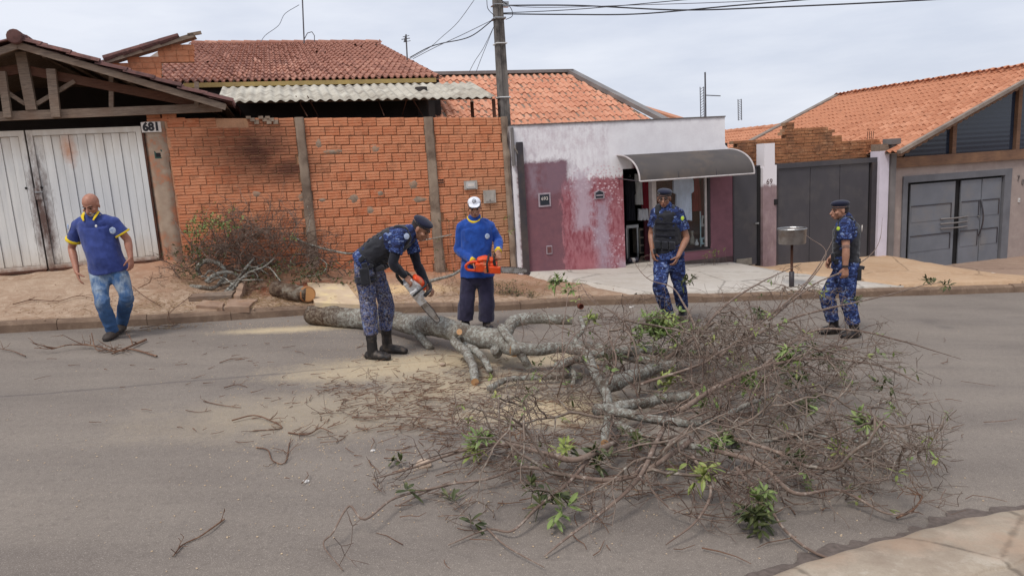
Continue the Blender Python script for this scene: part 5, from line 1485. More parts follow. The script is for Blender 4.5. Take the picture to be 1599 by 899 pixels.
def jeans():
    t = NT('faded_blue_jeans'); p = t.pos(); n = t.noise(t.map(p, (1, 1, .5)), 9, 5, .65); X = t.xyz(p)
    z = t.step(t.math('ADD', X[2], t.math('MULTIPLY', t.math('SUBTRACT', n, .5), .5)), -1.34, -1.12)
    col = t.mix(t.step(n, .35, .7), S(70, 100, 140), S(54, 80, 118)); col = t.mix(t.math('MULTIPLY', t.math('MULTIPLY', z, t.step(n, .4, .62)), .85), col, S(160, 172, 182))
    t.bump(t.noise(p, 260, 2), .3, .002); return t.done(col, .9, 0, .2)
M['jeans'] = jeans()
def camo(name='blue_digital_camouflage', dusty=.0):
    t = NT(name); p = t.pos()
    def q(sz):
        o = t.nd('ShaderNodeVectorMath', operation='SNAP'); t.l.new(p, o.inputs[0]); o.inputs[1].default_value = (sz, sz, sz * .62); return o.outputs[0]
    n1 = t.noise(t.map(q(.016), (1, 1, 1.7)), 11, 3, .6); n2 = t.noise(t.map(q(.013), (1, 1, 1.6), (0, 0, 0), (4, 7, 2)), 15, 3, .65)
    col = t.ramp(n1, [(0, S(32, 34, 56)), (.42, S(42, 52, 90)), (.52, S(66, 84, 134)), (.58, S(38, 42, 72))], True)
    col = t.mix(t.math('MULTIPLY', t.step(n2, .6, .605), .75), col, S(128, 144, 180))
    if dusty: col = t.mix(t.math('MULTIPLY', t.step(t.noise(p, 60, 5, .8), .47, .56), dusty), col, S(156, 146, 142))
    t.bump(t.noise(p, 200, 2), .3, .002); return t.done(col, .9, 0, .2)
M['camo'] = camo(); M['camo_dusty'] = camo('dusty_blue_camouflage', .6)

def hand(b, w, d, side, pn, curl=.9, spread=.0, sc_=1.0, thumb_curl=.5):
    """fingers run along d, thumb side = side, palm faces pn. curl in radians per knuckle."""
    d = d.normalized(); side = orth(side, d); pn = orth(pn, d); pn = orth(pn - side * pn.dot(side), d)
    L = .082 * sc_
    b.sweep([w - d * .01, w + d * .03 * sc_, w + d * L], [(.027, .020), (.038 * sc_, .017), (.042 * sc_, .013)], side, 12)
    for k, (off, ln, r) in enumerate(((.032, .074, .0092), (.0108, .082, .0095), (-.0108, .077, .0092), (-.031, .06, .0082))):
        p = w + d * (L - .006) + side * off * sc_; dd = (d + side * spread * (off / .03)).normalized(); pts = [p - d * .02, p]; c = curl * (1 + .08 * k)
        ang = c * .55
        for j, f in enumerate((.45, .31, .24)):
            dv = dd * math.cos(ang) + pn * math.sin(ang); p = p + dv * ln * f * sc_; pts.append(p); ang += c
        b.sweep(pts, [r, r, r * .98, r * .9, r * .8], side, 8)
    p = w + d * .022 * sc_ + side * .026 * sc_; t1 = (d * .62 + side * .62 + pn * .35).normalized(); p2 = p + t1 * .036 * sc_
    t2 = (d * .8 + side * (.35 - thumb_curl * .6) + pn * (.2 + thumb_curl)).normalized(); p3 = p2 + t2 * .03 * sc_; p4 = p3 + (t2 + pn * thumb_curl * .4).normalized() * .024 * sc_
    b.sweep([p - t1 * .008, p, p2, p3, p4], [.014, .0135, .0115, .0105, .009], pn, 8)

def head(b, C, fwd, up, sc_=1.0):
    fwd = fwd.normalized(); up = orth(up, fwd); rt = fwd.cross(up)
    k = sc_
    b.ell(C + up * .028 * k - fwd * .012 * k, rt, fwd, up, .076 * k, .096 * k, .088 * k, 18, 14)
    b.ell(C - up * .035 * k + fwd * .018 * k, rt, fwd, up, .06 * k, .072 * k, .07 * k, 16, 12)
    b.ell(C - up * .085 * k + fwd * .05 * k, rt, fwd, up, .032 * k, .03 * k, .026 * k)
    b.ell(C + up * .012 * k + fwd * .073 * k, rt, fwd, up, .05 * k, .016 * k, .012 * k)          # brow
    b.sweep([C + fwd * .085 * k + up * .002 * k, C + fwd * .103 * k - up * .024 * k, C + fwd * .108 * k - up * .038 * k], [.008 * k, .011 * k, .015 * k], rt, 10)
    b.ell(C + fwd * .088 * k - up * .062 * k, rt, fwd, up, .025 * k, .012 * k, .007 * k)
    b.ell(C + fwd * .087 * k - up * .073 * k, rt, fwd, up, .022 * k, .012 * k, .008 * k)
    for s_ in (-1, 1):
        b.ell(C + rt * s_ * .045 * k + fwd * .062 * k - up * .028 * k, rt, fwd, up, .022 * k, .022 * k, .018 * k)  # cheek
        b.ell(C + rt * s_ * .077 * k - up * .012 * k - fwd * .005 * k, (rt + fwd * .4 * s_).normalized(), fwd, up, .010 * k, .019 * k, .032 * k)
    return rt
def face_bits(par, C, fwd, up, k=1.0, brow='brow', lips=True):
    fwd = fwd.normalized(); up = orth(up, fwd); rt = fwd.cross(up)
    for s_ in (-1, 1):
        e = Body(); e.ell(C + rt * s_ * .031 * k + fwd * .080 * k - up * .008 * k, rt, fwd, up, .013 * k, .006 * k, .006 * k, 10, 6)
        link('eye', mesh_of(e, 'eye'), par, M['eye'], True)
        e = Body(); e.sweep([C + rt * s_ * .014 * k + fwd * .09 * k + up * .012 * k, C + rt * s_ * .034 * k + fwd * .086 * k + up * .018 * k, C + rt * s_ * .052 * k + fwd * .068 * k + up * .012 * k], [.005 * k, .006 * k, .004 * k], up, 6)
        link('eyebrow', mesh_of(e, 'eyebrow'), par, M[brow], True)
    if lips:
        e = Body(); e.sweep([C + rt * x * k + fwd * (.099 - abs(x) * .35) * k - up * .067 * k for x in (-.022, -.01, 0, .01, .022)], [.003 * k, .0055 * k, .006 * k, .0055 * k, .003 * k], up, 6)
        link('lips', mesh_of(e, 'lips'), par, M['lips'], True)
def mesh_of(b, name):
    me = bpy.data.meshes.new(name); me.from_pydata([tuple(v) for v in b.v], [], b.f); me.update(); return me
def lerp(a, b, t): return a + (b - a) * t

class Person:
    def __init__(s, label, Y, J, fwd, sc_=1.0, group=None):
        """J: joint name -> (px, py, dY)"""
        s.Y = Y; s.k = sc_; s.fwd = Vector(fwd).normalized(); s.J = {}
        for n_, (x, y, d) in J.items(): s.J[n_] = at(x, y, Y + d)
        f = (s.J['ankL'] + s.J['ankR']) / 2; s.root = empty('person', V(f.x, f.y, road_z(f.x, f.y)), label=label, cat='person', group=group)
        s.S = (s.J['shL'] - s.J['shR']).normalized()
    def torso(s, b, grow=0.0, belly=0.0, bottom=0.0, wide=0.0, skirt=0.0):
        J, k = s.J, s.k; P, W, C, N = J['pel'], J['waist'], J['chest'], J['neck']
        hipS = orth(s.J['hipL'] - s.J['hipR'], V(0, 0, 1)); g = grow
        pts = [P - (W - P).normalized() * bottom, P, W, C, lerp(C, N, .55), N]
        rad = [((.17 + wide) * k + g + skirt, .125 * k + g + skirt), ((.168 + wide) * k + g + skirt, .124 * k + g + skirt), ((.15 + wide) * k + g, (.112 + belly) * k + g), ((.168 + wide) * k + g, .125 * k + g), (.155 * k + g, .10 * k + g), (.065 * k + g, .065 * k + g)]
        b.sweep(pts, rad, lambda t: lerp(hipS, s.S, min(1, t * 1.6)), 24, sq=2.3, flat0=skirt > 0)
        for q in ('L', 'R'):
            b.sweep([lerp(C, N, .45), lerp(lerp(C, N, .62), J['sh' + q], .6), J['sh' + q]], [(.085 * k + g, .08 * k + g), (.06 * k + g, .07 * k + g), (.05 * k + g, .054 * k + g)], s.fwd, 14)
    def arm(s, b, q, grow=0.0, t1=1.0, flat=False, elbow=True):
        J, k = s.J, s.k; A, E, W = J['sh' + q], J['el' + q], J['wr' + q]; g = grow
        pts = [A, lerp(A, E, .35), lerp(A, E, .8), E, lerp(E, W, .3), lerp(E, W, .75), W]; rad = [.05 * k + g, .052 * k + g, .043 * k + g, .041 * k + g, .043 * k + g, .033 * k + g, .028 * k + g]
        if t1 < 1:
            # cut: part of the upper arm only
            pts = [A, lerp(A, E, t1 * .5), lerp(A, E, t1)]; rad = [.05 * k + g, .053 * k + g, .051 * k + g * 1.5]
        b.sweep(pts, rad, s.fwd, 14, flat1=flat)
    def leg(s, b, q, grow=0.0, hem=None, flat=False, wid=0.0):
        J, k = s.J, s.k; H, K, A = J['hip' + q], J['kn' + q], J['ank' + q]; g = grow
        A2 = lerp(K, A, hem) if hem else A
        pts = [H, lerp(H, K, .35), lerp(H, K, .8), K, lerp(K, A2, .3), lerp(K, A2, .75), A2]
        rad = [.088 * k + g, .082 * k + g, .062 * k + g + wid * .4, .056 * k + g + wid * .6, .056 * k + g + wid * .8, .044 * k + g + wid, .038 * k + g + wid * 1.2]
        b.sweep(pts, rad, s.fwd, 16, flat1=flat)
    def foot(s, b, q, toe, grow=0.0, up=.0):
        A = s.J['ank' + q]; T = toe - A; T.z = 0; d = T.normalized(); k = s.k; g = grow; side = d.cross(V(0, 0, 1))
        z = road_z(A.x, A.y); sole = min(A.z, toe.z)
        h = A - d * .045 * k; 
        b.sweep([V(h.x, h.y, toe.z + .045 * k), A + (V(0, 0, toe.z + .045 * k - A.z)) + d * .04, toe - d * .07 + V(0, 0, .042 * k), toe - d * .02 + V(0, 0, .032 * k)],
                [(.038 * k + g, .044 * k + g), (.044 * k + g, .048 * k + g), (.05 * k + g, .038 * k + g * .7), (.038 * k + g, .026 * k + g * .5)], side, 14)
        b.sweep([A + V(0, 0, .06), V(A.x, A.y, toe.z + .05 * k)], [.042 * k + g, .044 * k + g], side, 14)
    def body(s, mat, hands, toes, C, hf, hu, hs=1.0, belly=0.0):
        b = Body(); s.torso(b, -.012, belly); k = s.k
        for q in ('L', 'R'): s.arm(b, q); s.leg(b, q, -.008); s.foot(b, q, toes[q], -.006)
        for q, (d, sd, pn, cu) in hands.items(): hand(b, s.J['wr' + q], d, sd, pn, cu, sc_=k * 1.06)
        b.sweep([s.J['neck'] - (C - s.J['neck']) * .15, s.J['neck'], C - hu.normalized() * .03 * k], [.066 * k, .062 * k, .056 * k], s.S, 14)
        head(b, C, hf, hu, hs)
        o = b.fuse('body', M[mat], s.root, .0066, 2); face_bits(o, C, hf, hu, hs); return o

def beret(par, C, f, u, k=1.0, tilt=0.0):
    f = f.normalized(); u = orth(u, f); r = f.cross(u)
    u2 = (u + r * tilt).normalized(); r2 = orth(r, u2); f2 = u2.cross(r2)
    b = Body(); b.ell(C + u * .078 * k + r * tilt * .08 - f * .01, r2, f2, u2, .096 * k, .114 * k, .042 * k, 20, 10); b.ell(C + u * .058 * k - f * .012, r, f, u, .083 * k, .102 * k, .036 * k, 20, 10)
    o = b.fuse('beret', M['beret'], par, .006, 2)
    MBp = Body(); MBp.ell(C + f * .07 * k + r * .045 * k + u * .07 * k, r, f, u, .014, .008, .016, 8, 6); link('badge', mesh_of(MBp, 'badge'), o, M['steel'], True)
    rim = Body(); rim.sweep([C + u * .034 * k + r * .083 * k * math.cos(a) + f * (.1 * k * math.sin(a) - .012) for a in [i * 2 * PI / 14 for i in range(15)]], [.007] * 15, u, 6); link('beret_band', mesh_of(rim, 'beret_band'), o, M['black_cloth'], True)
    return o

def vest(s, grow=.04, rear_text=None):
    J, k = s.J, s.k; b = Body(); P, W, C, N = J['pel'], J['waist'], J['chest'], J['neck']; g = grow
    hipS = orth(J['hipL'] - J['hipR'], V(0, 0, 1))
    b.sweep([lerp(P, W, .35), W, C, lerp(C, N, .5), lerp(C, N, .72)], [(.155 * k + g, .12 * k + g), (.152 * k + g, .12 * k + g), (.150 * k + g, .125 * k + g), (.125 * k + g * .7, .1 * k + g * .9), (.105 * k + g * .5, .085 * k + g * .7)], lambda t: lerp(hipS, s.S, min(1, t * 1.3)), 24, flat0=True, flat1=True, sq=2.15)
    up = (N - C).normalized(); fo = orth(s.fwd, up)
    for q in (-1, 1):
        c = lerp(C, N, .72) + s.S * q * .085 * k
        b.sweep([c + fo * .10 * k - up * .05, c + up * .03 * k + fo * .06 * k, c + up * .045 * k, c + up * .03 * k - fo * .07 * k, c - fo * .11 * k - up * .05], [(.042, .02)] * 5, s.S, 10)
    o = b.fuse('ballistic_vest', M['black_cloth'], s.root, .009, 1, wr=.007, wscale=8, wdir=1.3)
    # webbing rows and pouches on front and back
    for fb in (1, -1):
        for i in range(4):
            c = lerp(W, C, .0 + .26 * i) + fo * fb * (.128 * k + g + (.006 if fb > 0 else .0)) 
            w = Body(); w.sweep([c + s.S * x * k - fo * fb * (abs(x) ** 2 * 2.3) for x in (-.12, -.06, 0, .06, .12)], [(.004, .012)] * 5, fo, 6); link('webbing', mesh_of(w, 'webbing'), o, M['black_sleeve'], False)
    for x in (-.09, .0, .09):
        c = lerp(P, W, .75) + fo * (.135 * k + g) + s.S * x
        w = Body(); w.boxo(c, s.S, fo, up, .036, .022, .05); w.fuse('pouch', M['black_cloth'], o, .008, 1)
    return o
def belt(s, mat='black_cloth', grow=.03):
    b = Body(); P, W = s.J['pel'], s.J['waist']; hipS = orth(s.J['hipL'] - s.J['hipR'], V(0, 0, 1)); a = lerp(P, W, .18); c = lerp(P, W, .5)
    b.sweep([a, c], [(.16 * s.k + grow, .12 * s.k + grow)] * 2, hipS, 24, flat0=True, flat1=True, sq=2.3)
    o = b.fuse('duty_belt', M[mat], s.root, .008, 1)
    up = (W - P).normalized(); fo = orth(s.fwd, up)
    for an in (.5, 1.1, -1.0, -1.7, 2.4):
        d = hipS * math.sin(an) * (.165 * s.k + grow) + fo * math.cos(an) * (.125 * s.k + grow)
        w = Body(); w.boxo(lerp(a, c, .4) + d, orth(hipS.cross(up), up), d.normalized(), up, .026, .018, .034); w.fuse('belt_pouch', M['black_cloth'], o, .008, 1)
    return o
def shirt(s, mat, sleeve=.55, grow=.016, belly=0.0, bottom=.06, wr=.008, collar=None, long=False, hemg=.0, trim=None, wide=0.0, seed=0, arms=('L', 'R'), cup=-.008):
    b = Body(); s.torso(b, grow, belly, bottom, wide, skirt=.012)
    for q in arms:
        if long: s.arm(b, q, grow * .8, flat=True)
        else: s.arm(b, q, grow * .9, sleeve, True)
    o = b.fuse('shirt', M[mat], s.root, .0085, 2, wr=wr, wscale=8, wdir=.6, seed=seed)
    J = s.J
    if trim:
        for q in arms:
            A, E, W = J['sh' + q], J['el' + q], J['wr' + q]
            p0, p1, r = (lerp(E, W, .88), lerp(E, W, 1.02), .040) if long else (lerp(A, E, sleeve - .04), lerp(A, E, sleeve + .045), .056 * s.k + grow * 1.5)
            c = Body(); c.sweep([p0, p1], [r + .006, r + .006], s.fwd, 16, flat0=True, flat1=True); link('cuff', mesh_of(c, 'cuff'), o, M[trim], True)
    if collar:
        N = J['neck']; up = (N - J['chest']).normalized(); fo = orth(s.fwd, up); c = Body()
        ring = [N + up * cup + s.S * .080 * s.k * math.cos(a) + fo * ((.084 + max(0, cup) * .6) * s.k * math.sin(a) + .006) - up * .055 * max(0, math.sin(a)) for a in [i * 2 * PI / 20 for i in range(21)]]
        c.sweep(ring, [(.016, .011)] * 21, up, 8); link('collar', mesh_of(c, 'collar'), o, M[collar], True)
    return o
def trousers(s, mat, grow=.018, hem=.97, wid=.012, wr=.007, seed=3, mats=None):
    b = Body(); J = s.J; hipS = orth(J['hipL'] - J['hipR'], V(0, 0, 1)); P, W = J['pel'], J['waist']
    b.sweep([lerp(J['hipL'], J['hipR'], .5) - V(0, 0, .03), P, lerp(P, W, .35)], [(.142 * s.k + grow, .105 * s.k + grow), (.153 * s.k + grow, .106 * s.k + grow), (.145 * s.k + grow, .1 * s.k + grow)], hipS, 24, sq=2.3)
    for q in ('L', 'R'): s.leg(b, q, grow, hem, True, wid)
    return b.fuse('trousers', M[mat], s.root, .009, 2, wr=wr, wscale=8, wdir=.7, seed=seed)
def boots(s, toes, mat='boot', grow=.012, top=.42, name='boot', sole=True):
    for q in ('L', 'R'):
        b = Body(); s.foot(b, q, toes[q], grow)
        if top: b.sweep([lerp(s.J['ank' + q], s.J['kn' + q], top), lerp(s.J['ank' + q], s.J['kn' + q], .1), s.J['ank' + q]], [.064 * s.k, .058 * s.k, .058 * s.k], s.fwd, 14, flat0=True)
        o = b.fuse(name, M[mat], s.root, .0075, 2, wr=.002, wscale=16)
        A = s.J['ank' + q]; T = toes[q]; d = T - A; d.z = 0; d.normalize(); sd = d.cross(V(0, 0, 1))
        if sole:
            bb = Body(); bb.sweep([V(A.x, A.y, T.z + .008) - d * .05, V(A.x, A.y, T.z + .008) + d * .06, T - d * .06 + V(0, 0, .008), T - d * .005 + V(0, 0, .012)], [(.04, .012), (.036, .012), (.05, .012), (.034, .012)], sd, 12); bb.fuse('sole', M['black_plastic'], o, .0075, 1)
        if top:
            for i in range(5):
                c = lerp(A, s.J['kn' + q], .02 + i * .065) + d * (.052 * s.k); l = Body(); l.sweep([c - sd * .022, c + d * .004, c + sd * .022], [.004] * 3, d, 5); link('lace', mesh_of(l, 'lace'), o, M['black_sleeve'])
def patch_on(s, par, c, n, r, mat, name='emblem', up=V(0, 0, 1), sh=1.15):
    n = n.normalized(); u = orth(up, n); x = u.cross(n); b = Body(); b.ell(c, x, n, u, r, .006, r * sh, 14, 8); return link(name, mesh_of(b, name), par, M[mat], True)
M['crest'] = pmat('pale_crest', S(196, 204, 214), S(110, 130, 170), 60, .7, .1)
M['lime'] = pmat('lime_emblem', S(196, 216, 70), S(160, 186, 60), 60, .7, .1)

# ---------------------------------------------------------------- bald man walking
ga = rg(177, 527)
YA = ga.y - .0
A_ = Person('bald man in blue polo shirt and faded jeans walking near the white gate', YA, dict(
    chest=(151, 358, .0), neck=(145, 336, -.04), waist=(163, 398, .0), pel=(169, 417, .02), shL=(178, 348, .0), shR=(121, 352, .0),
    elL=(199, 374, .05), wrL=(204, 402, -.02), elR=(112, 388, .06), wrR=(120, 424, -.08),
    hipL=(184, 424, .02), hipR=(155, 426, .0), knL=(198, 463, -.02), ankL=(190, 505, .30), knR=(160, 472, -.16), ankR=(176, 518, -.02)), (.16, -1, 0), 1.0)
toeA = {'R': rg(177, 533) , 'L': rg(197, 524)}
toeA['R'] = V(A_.J['ankR'].x + .01, A_.J['ankR'].y - .19, 0); toeA['R'].z = road_z(toeA['R'].x, toeA['R'].y)
toeA['L'] = V(A_.J['ankL'].x + .05, A_.J['ankL'].y - .2, 0); toeA['L'].z = road_z(toeA['L'].x, toeA['L'].y) + .02
CA = at(142, 320, YA - .07); fa = V(.0, -1, -.42); ua = V(0, -.42, 1)
bodyA = A_.body('skin_ruddy', {'L': (V(.02, -.15, -1), V(-.2, -1, 0), V(-1, 0, 0), .42), 'R': (V(.28, -.25, -1), V(.6, -1, .2), V(.8, .3, 0), .28)}, toeA, CA, fa, ua, 1.06, belly=.03)
sA_ = shirt(A_, 'polo', .62, .018, .038, .05, .005, 'yellow', False, trim='yellow', wide=.012)
# polo collar wings, buttons, crests
Nn = A_.J['neck']
for sx in (-1, 1):
    c = Body(); c.sweep([Nn + V(sx * .075, -.02, .035), Nn + V(sx * .075, -.07, .0), Nn + V(sx * .055, -.10, -.05)], [(.026, .007), (.024, .007), (.012, .006)], V(1, -.3, 0), 8); link('collar_wing', mesh_of(c, 'collar_wing'), sA_, M['yellow'], True)
patch_on(A_, sA_, at(150, 353, YA - .155), V(0, -1, .1), .014, 'white_paint', 'badge')
patch_on(A_, sA_, at(176, 360, YA - .145), V(.35, -1, 0), .034, 'crest')
patch_on(A_, sA_, at(106, 354, YA - .045), V(-.75, -1, .1), .02, 'crest', 'sleeve_print', sh=1.7)
trousers(A_, 'jeans', .014, .99, .010, .009)
boots(A_, toeA, 'shoe', .006, 0, 'shoe')
bd = Body(); up_ = orth(ua, fa.normalized()); rt_ = fa.normalized().cross(up_)
bd.ell(CA - up_ * .088 + fa.normalized() * .066, rt_, fa.normalized(), up_, .04, .03, .03); bd.sweep([CA - up_ * .056 + fa.normalized() * .1 + rt_ * x for x in (-.035, -.015, .015, .035)], [.006, .009, .009, .006], up_, 8)
bd.fuse('goatee', M['grey_hair'], bodyA, .006, 1)

# ---------------------------------------------------------------- chainsaws
M['saw_orange'] = pmat('orange_saw_housing', S(232, 84, 38), S(206, 70, 34), 20, .42, .1, 60, dirt=S(176, 120, 84), dsc=12)
M['saw_grey'] = pmat('pale_grey_saw_cover', S(206, 204, 202), S(180, 178, 178), 20, .5, .1, 60, dirt=S(150, 136, 120), dsc=14)
M['bar_steel'] = pmat('scuffed_guide_bar', S(184, 180, 178), S(150, 146, 142), 24, .4, .1, 60, metal=.35, dirt=S(120, 108, 96), dsc=12)
def chainsaw(label, o, x, z, L=.38, col='saw_orange', cover='saw_orange', k=1.0, flip=1, front=None):
    """x towards the bar tip, z up of the saw, y across; o = middle of body"""
    x = x.normalized(); z = orth(z, x); y = z.cross(x) * flip
    r = empty('chainsaw', o, label=label, cat='chainsaw')
    P_ = lambda a, b, c: o + x * a * k + y * b * k + z * c * k
    b = Body(); b.boxo(P_(0, 0, 0), x, y, z, .125 * k, .07 * k, .052 * k); b.sweep([P_(-.11, 0, .02), P_(.0, 0, .075), P_(.09, 0, .04)], [(.055 * k, .03 * k), (.06 * k, .035 * k), (.05 * k, .03 * k)], y, 12)
    body = b.fuse('engine_housing', M[col], r, .007, 1)
    b = Body(); b.boxo(P_(.075, -.082, -.012), x, y, z, .095 * k, .016 * k, .042 * k); b.fuse('sprocket_cover', M[cover], body, .007, 1)
    b = Body(); b.sweep([P_(-.09, .0, .085), P_(-.02, .0, .1), P_(.06, .0, .085)], [(.06 * k, .03 * k), (.066 * k, .034 * k), (.06 * k, .026 * k)], y, 12); b.fuse('top_cover', M['saw_orange'], body, .007, 1)
    b = Body(); b.sweep([P_(-.10, .0, .055), P_(-.19, 0, .045), P_(-.245, 0, .0), P_(-.22, 0, -.05), P_(-.11, 0, -.055)], [(.017 * k, .017 * k)] * 5, y, 10); link('rear_handle', mesh_of(b, 'rear_handle'), r, M[col if cover == 'saw_orange' else 'black_plastic'], True)
    b = Body(); b.sweep([P_(.02, -.1, -.03), P_(.01, -.1, .06), P_(.02, -.06, .125), P_(.02, .06, .125), P_(.02, .095, .05), P_(.02, .085, -.04)], [.012 * k] * 6, x, 10); link('front_handle', mesh_of(b, 'front_handle'), r, M['black_plastic'], True)
    b = Body(); b.sweep([P_(.10, -.09, .05), P_(.085, -.07, .14), P_(.085, .07, .14), P_(.10, .09, .05)], [(.02 * k, .006 * k)] * 4, z, 8); link('hand_guard', mesh_of(b, 'hand_guard'), r, M['black_plastic'], True)
    # guide bar with chain
    n = 10; top = [(.1, .026), (.14, .034), (.14 + L * .5, .038), (.12 + L * .93, .026)]; tip = [(.12 + L * .93 + .03 * math.sin(a), .026 * math.cos(a)) for a in [i * PI / n for i in range(1, n)]]
    prof = top + tip + [(a_, -c_) for a_, c_ in top[::-1]]
    mbb = MB().prism(prof, (-.066, -.061), lambda a_, b_, c_: P_(a_, b_, c_ - .012)); bar = mbb.build('guide_bar', M['bar_steel'], r)
    ch = MB(); pp = [P_(a_, -.0635, c_ - .012) for a_, c_ in prof] + [P_(prof[0][0], -.0635, prof[0][1] - .012)]
    for a_, c_ in zip(pp, pp[1:]):
        m_ = max(1, int((c_ - a_).length / (.02 * k)))
        for i in range(m_): ch.bar(a_.lerp(c_, (i + .1) / m_), a_.lerp(c_, (i + .8) / m_), .009 * k, .009 * k, up=y)
    ch.build('chain', M['dark_steel'], bar)
    return r, P_

# ---------------------------------------------------------------- officer bending with a saw (faces right)
gb = rg(590, 560); YB = gb.y + .12
B_ = Person('officer in blue camouflage and black vest bending over the trunk with a chainsaw', YB, dict(
    chest=(616, 376, .0), neck=(642, 362, .0), waist=(589, 393, .0), pel=(574, 407, .0), shR=(624, 370, -.19), shL=(640, 369, .17),
    elR=(613, 412, -.26), wrR=(633, 432, -.2), elL=(651, 412, .12), wrL=(667, 445, .0),
    hipR=(570, 420, -.10), hipL=(582, 419, .10), knR=(575, 474, -.10), ankR=(580, 530, -.12), knL=(603, 473, .12), ankL=(603, 520, .16)), (1, -.12, -.3), 1.0)
toeB = {'R': rg(609, 562), 'L': rg(637, 549)}
toeB['R'] = V(toeB['R'].x, B_.J['ankR'].y - .06, 0); toeB['L'] = V(toeB['L'].x, B_.J['ankL'].y - .06, 0)
for q in toeB: toeB[q].z = road_z(toeB[q].x, toeB[q].y)
CB = at(657, 357, YB + .0); fb = V(1, -.22, -.75); ub = V(.75, -.1, 1)
bodyB = B_.body('skin_brown', {'R': (V(.5, .1, -.55), V(.4, .7, .3), V(.5, .4, -.5), .95), 'L': (V(.5, -.25, -.6), V(-.3, -.8, .1), V(.1, -.3, -1), .95)}, toeB, CB, fb, ub, 1.04)
hb_b = Body(); fbn = fb.normalized(); ubn = orth(ub, fbn); rbn = fbn.cross(ubn)
hb_b.ell(CB + ubn * .02 - fbn * .022, rbn, fbn, ubn, .079, .093, .08, 16, 12); hb_b.fuse('cropped_hair', M['dark_hair'], bodyB, .007, 1)
beret(B_.root, CB, fb, ub, 1.0, .15)
shirt(B_, 'camo', .62, .016, wr=.005, collar='camo')
for q in ('L', 'R'):
    b = Body(); B_.arm(b, q, .007, flat=True); b.fuse('under_sleeve', M['black_sleeve'], B_.root, .0085, 2, wr=.005, wscale=14)
vB = vest(B_, .028)
trB = trousers(B_, 'camo_dusty', .02, .86, .012, .009)
belt(B_)
boots(B_, toeB)
patch_on(B_, vB, at(635, 369, YB - .27), V(.2, -1, 0), .028, 'crest', 'shoulder_emblem')
hol = Body(); hc = at(570, 432, YB - .24); hol.boxo(hc, V(1, 0, .05), V(0, 1, 0), V(-.05, 0, 1), .045, .03, .085); hol.boxo(hc + V(.01, 0, .09), V(1, 0, .2).normalized(), V(0, 1, 0), V(-.2, 0, 1).normalized(), .028, .02, .05)
ho = hol.fuse('thigh_holster', M['black_cloth'], B_.root, .008, 1)
for z_ in (.02, -.05):
    st = Body(); c = B_.J['hipR'].lerp(B_.J['knR'], .25 - z_ * 1.5); st.sweep([c + V(math.cos(a) * .115, math.sin(a) * .115, 0) for a in [i * 2 * PI / 16 for i in range(17)]], [(.004, .016)] * 17, V(1, 0, 0), 6); link('leg_strap', mesh_of(st, 'leg_strap'), ho, M['black_cloth'])
wr_, wl2 = B_.J['wrR'], B_.J['wrL']
sx0 = at(640, 437, YB - .1); tip = at(692, 500, YB + .12); dx = (tip - sx0).normalized()
chainsaw('pale grey and orange chainsaw cutting into the lichen covered trunk', at(646, 450, YB - .1), dx, V(.75, 0, .66), .33, 'saw_grey', 'saw_grey')

# ---------------------------------------------------------------- worker in white cap
gc = rg(745, 513); YC = gc.y
C_ = Person('man in white cap and royal blue long sleeved shirt holding an orange chainsaw', YC, dict(
    chest=(744, 361, .0), neck=(741, 342, .0), waist=(744, 402, .0), pel=(745, 424, .0), shL=(764, 354, .0), shR=(721, 356, .0),
    elL=(778, 376, .04), wrL=(778, 392, -.2), elR=(716, 390, .02), wrR=(738, 408, -.24),
    hipL=(757, 430, .0), hipR=(733, 430, .0), knL=(760, 470, -.02), ankL=(760, 508, .03), knR=(729, 469, -.02), ankR=(727, 507, .0)), (0, -1, 0), 1.0)
toeC = {q: V(C_.J['ank' + q].x + dx_, C_.J['ank' + q].y - .2, 0) for q, dx_ in (('L', .05), ('R', -.05))}
for q in toeC: toeC[q].z = road_z(toeC[q].x, toeC[q].y)
for q in ('L', 'R'): C_.J['ank' + q].z = toeC[q].z + .11
CC = at(741, 323.5, YC - .07); fc_ = V(.05, -1, -.24); uc = V(0, -.24, 1)
bodyC = C_.body('skin_tan', {'L': (V(-.1, -.5, -1), V(-1, -.2, 0), V(-.3, -.7, .6), .9), 'R': (V(.8, -.4, -.5), V(-.1, -1, 0), V(.2, -.3, -1), 1.0)}, toeC, CC, fc_, uc, 1.02)
sC = shirt(C_, 'royal', 1, .022, .03, .06, .007, 'yellow', True, cup=.022, trim='yellow', wide=.012, seed=5)
trousers(C_, 'navy', .022, 1.0, .035, .006, seed=8)
boots(C_, toeC, 'boot', .006, 0, 'shoe')
patch_on(C_, sC, at(761, 369, YC - .165), V(.2, -1, 0), .03, 'crest')
b = Body(); f_, u_ = fc_.normalized(), orth(uc, fc_.normalized()); r__ = f_.cross(u_)
b.ell(CC + u_ * .062 - f_ * .016, r__, f_, u_, .080, .096, .060, 18, 12); b.ell(CC + u_ * .055 - f_ * .02, r__, f_, u_, .082, .097, .03, 18, 10)
b.sweep([CC + u_ * .052 + f_ * .05, CC + u_ * .047 + f_ * .115, CC + u_ * .04 + f_ * .15], [(.075, .009), (.066, .006), (.04, .005)], r__, 14)
cp_ = b.fuse('cap', M['white_cap'], C_.root, .006, 2)
cb = Body(); cb.sweep([CC + u_ * .048 + f_ * .05 + r__ * .076, CC + u_ * .038 + f_ * .11 + r__ * .06, CC + u_ * .026 + f_ * .15 + r__ * .03], [(.005, .01)] * 3, r__, 6); link('cap_stripe', mesh_of(cb, 'cap_stripe'), cp_, M['black_cloth'])
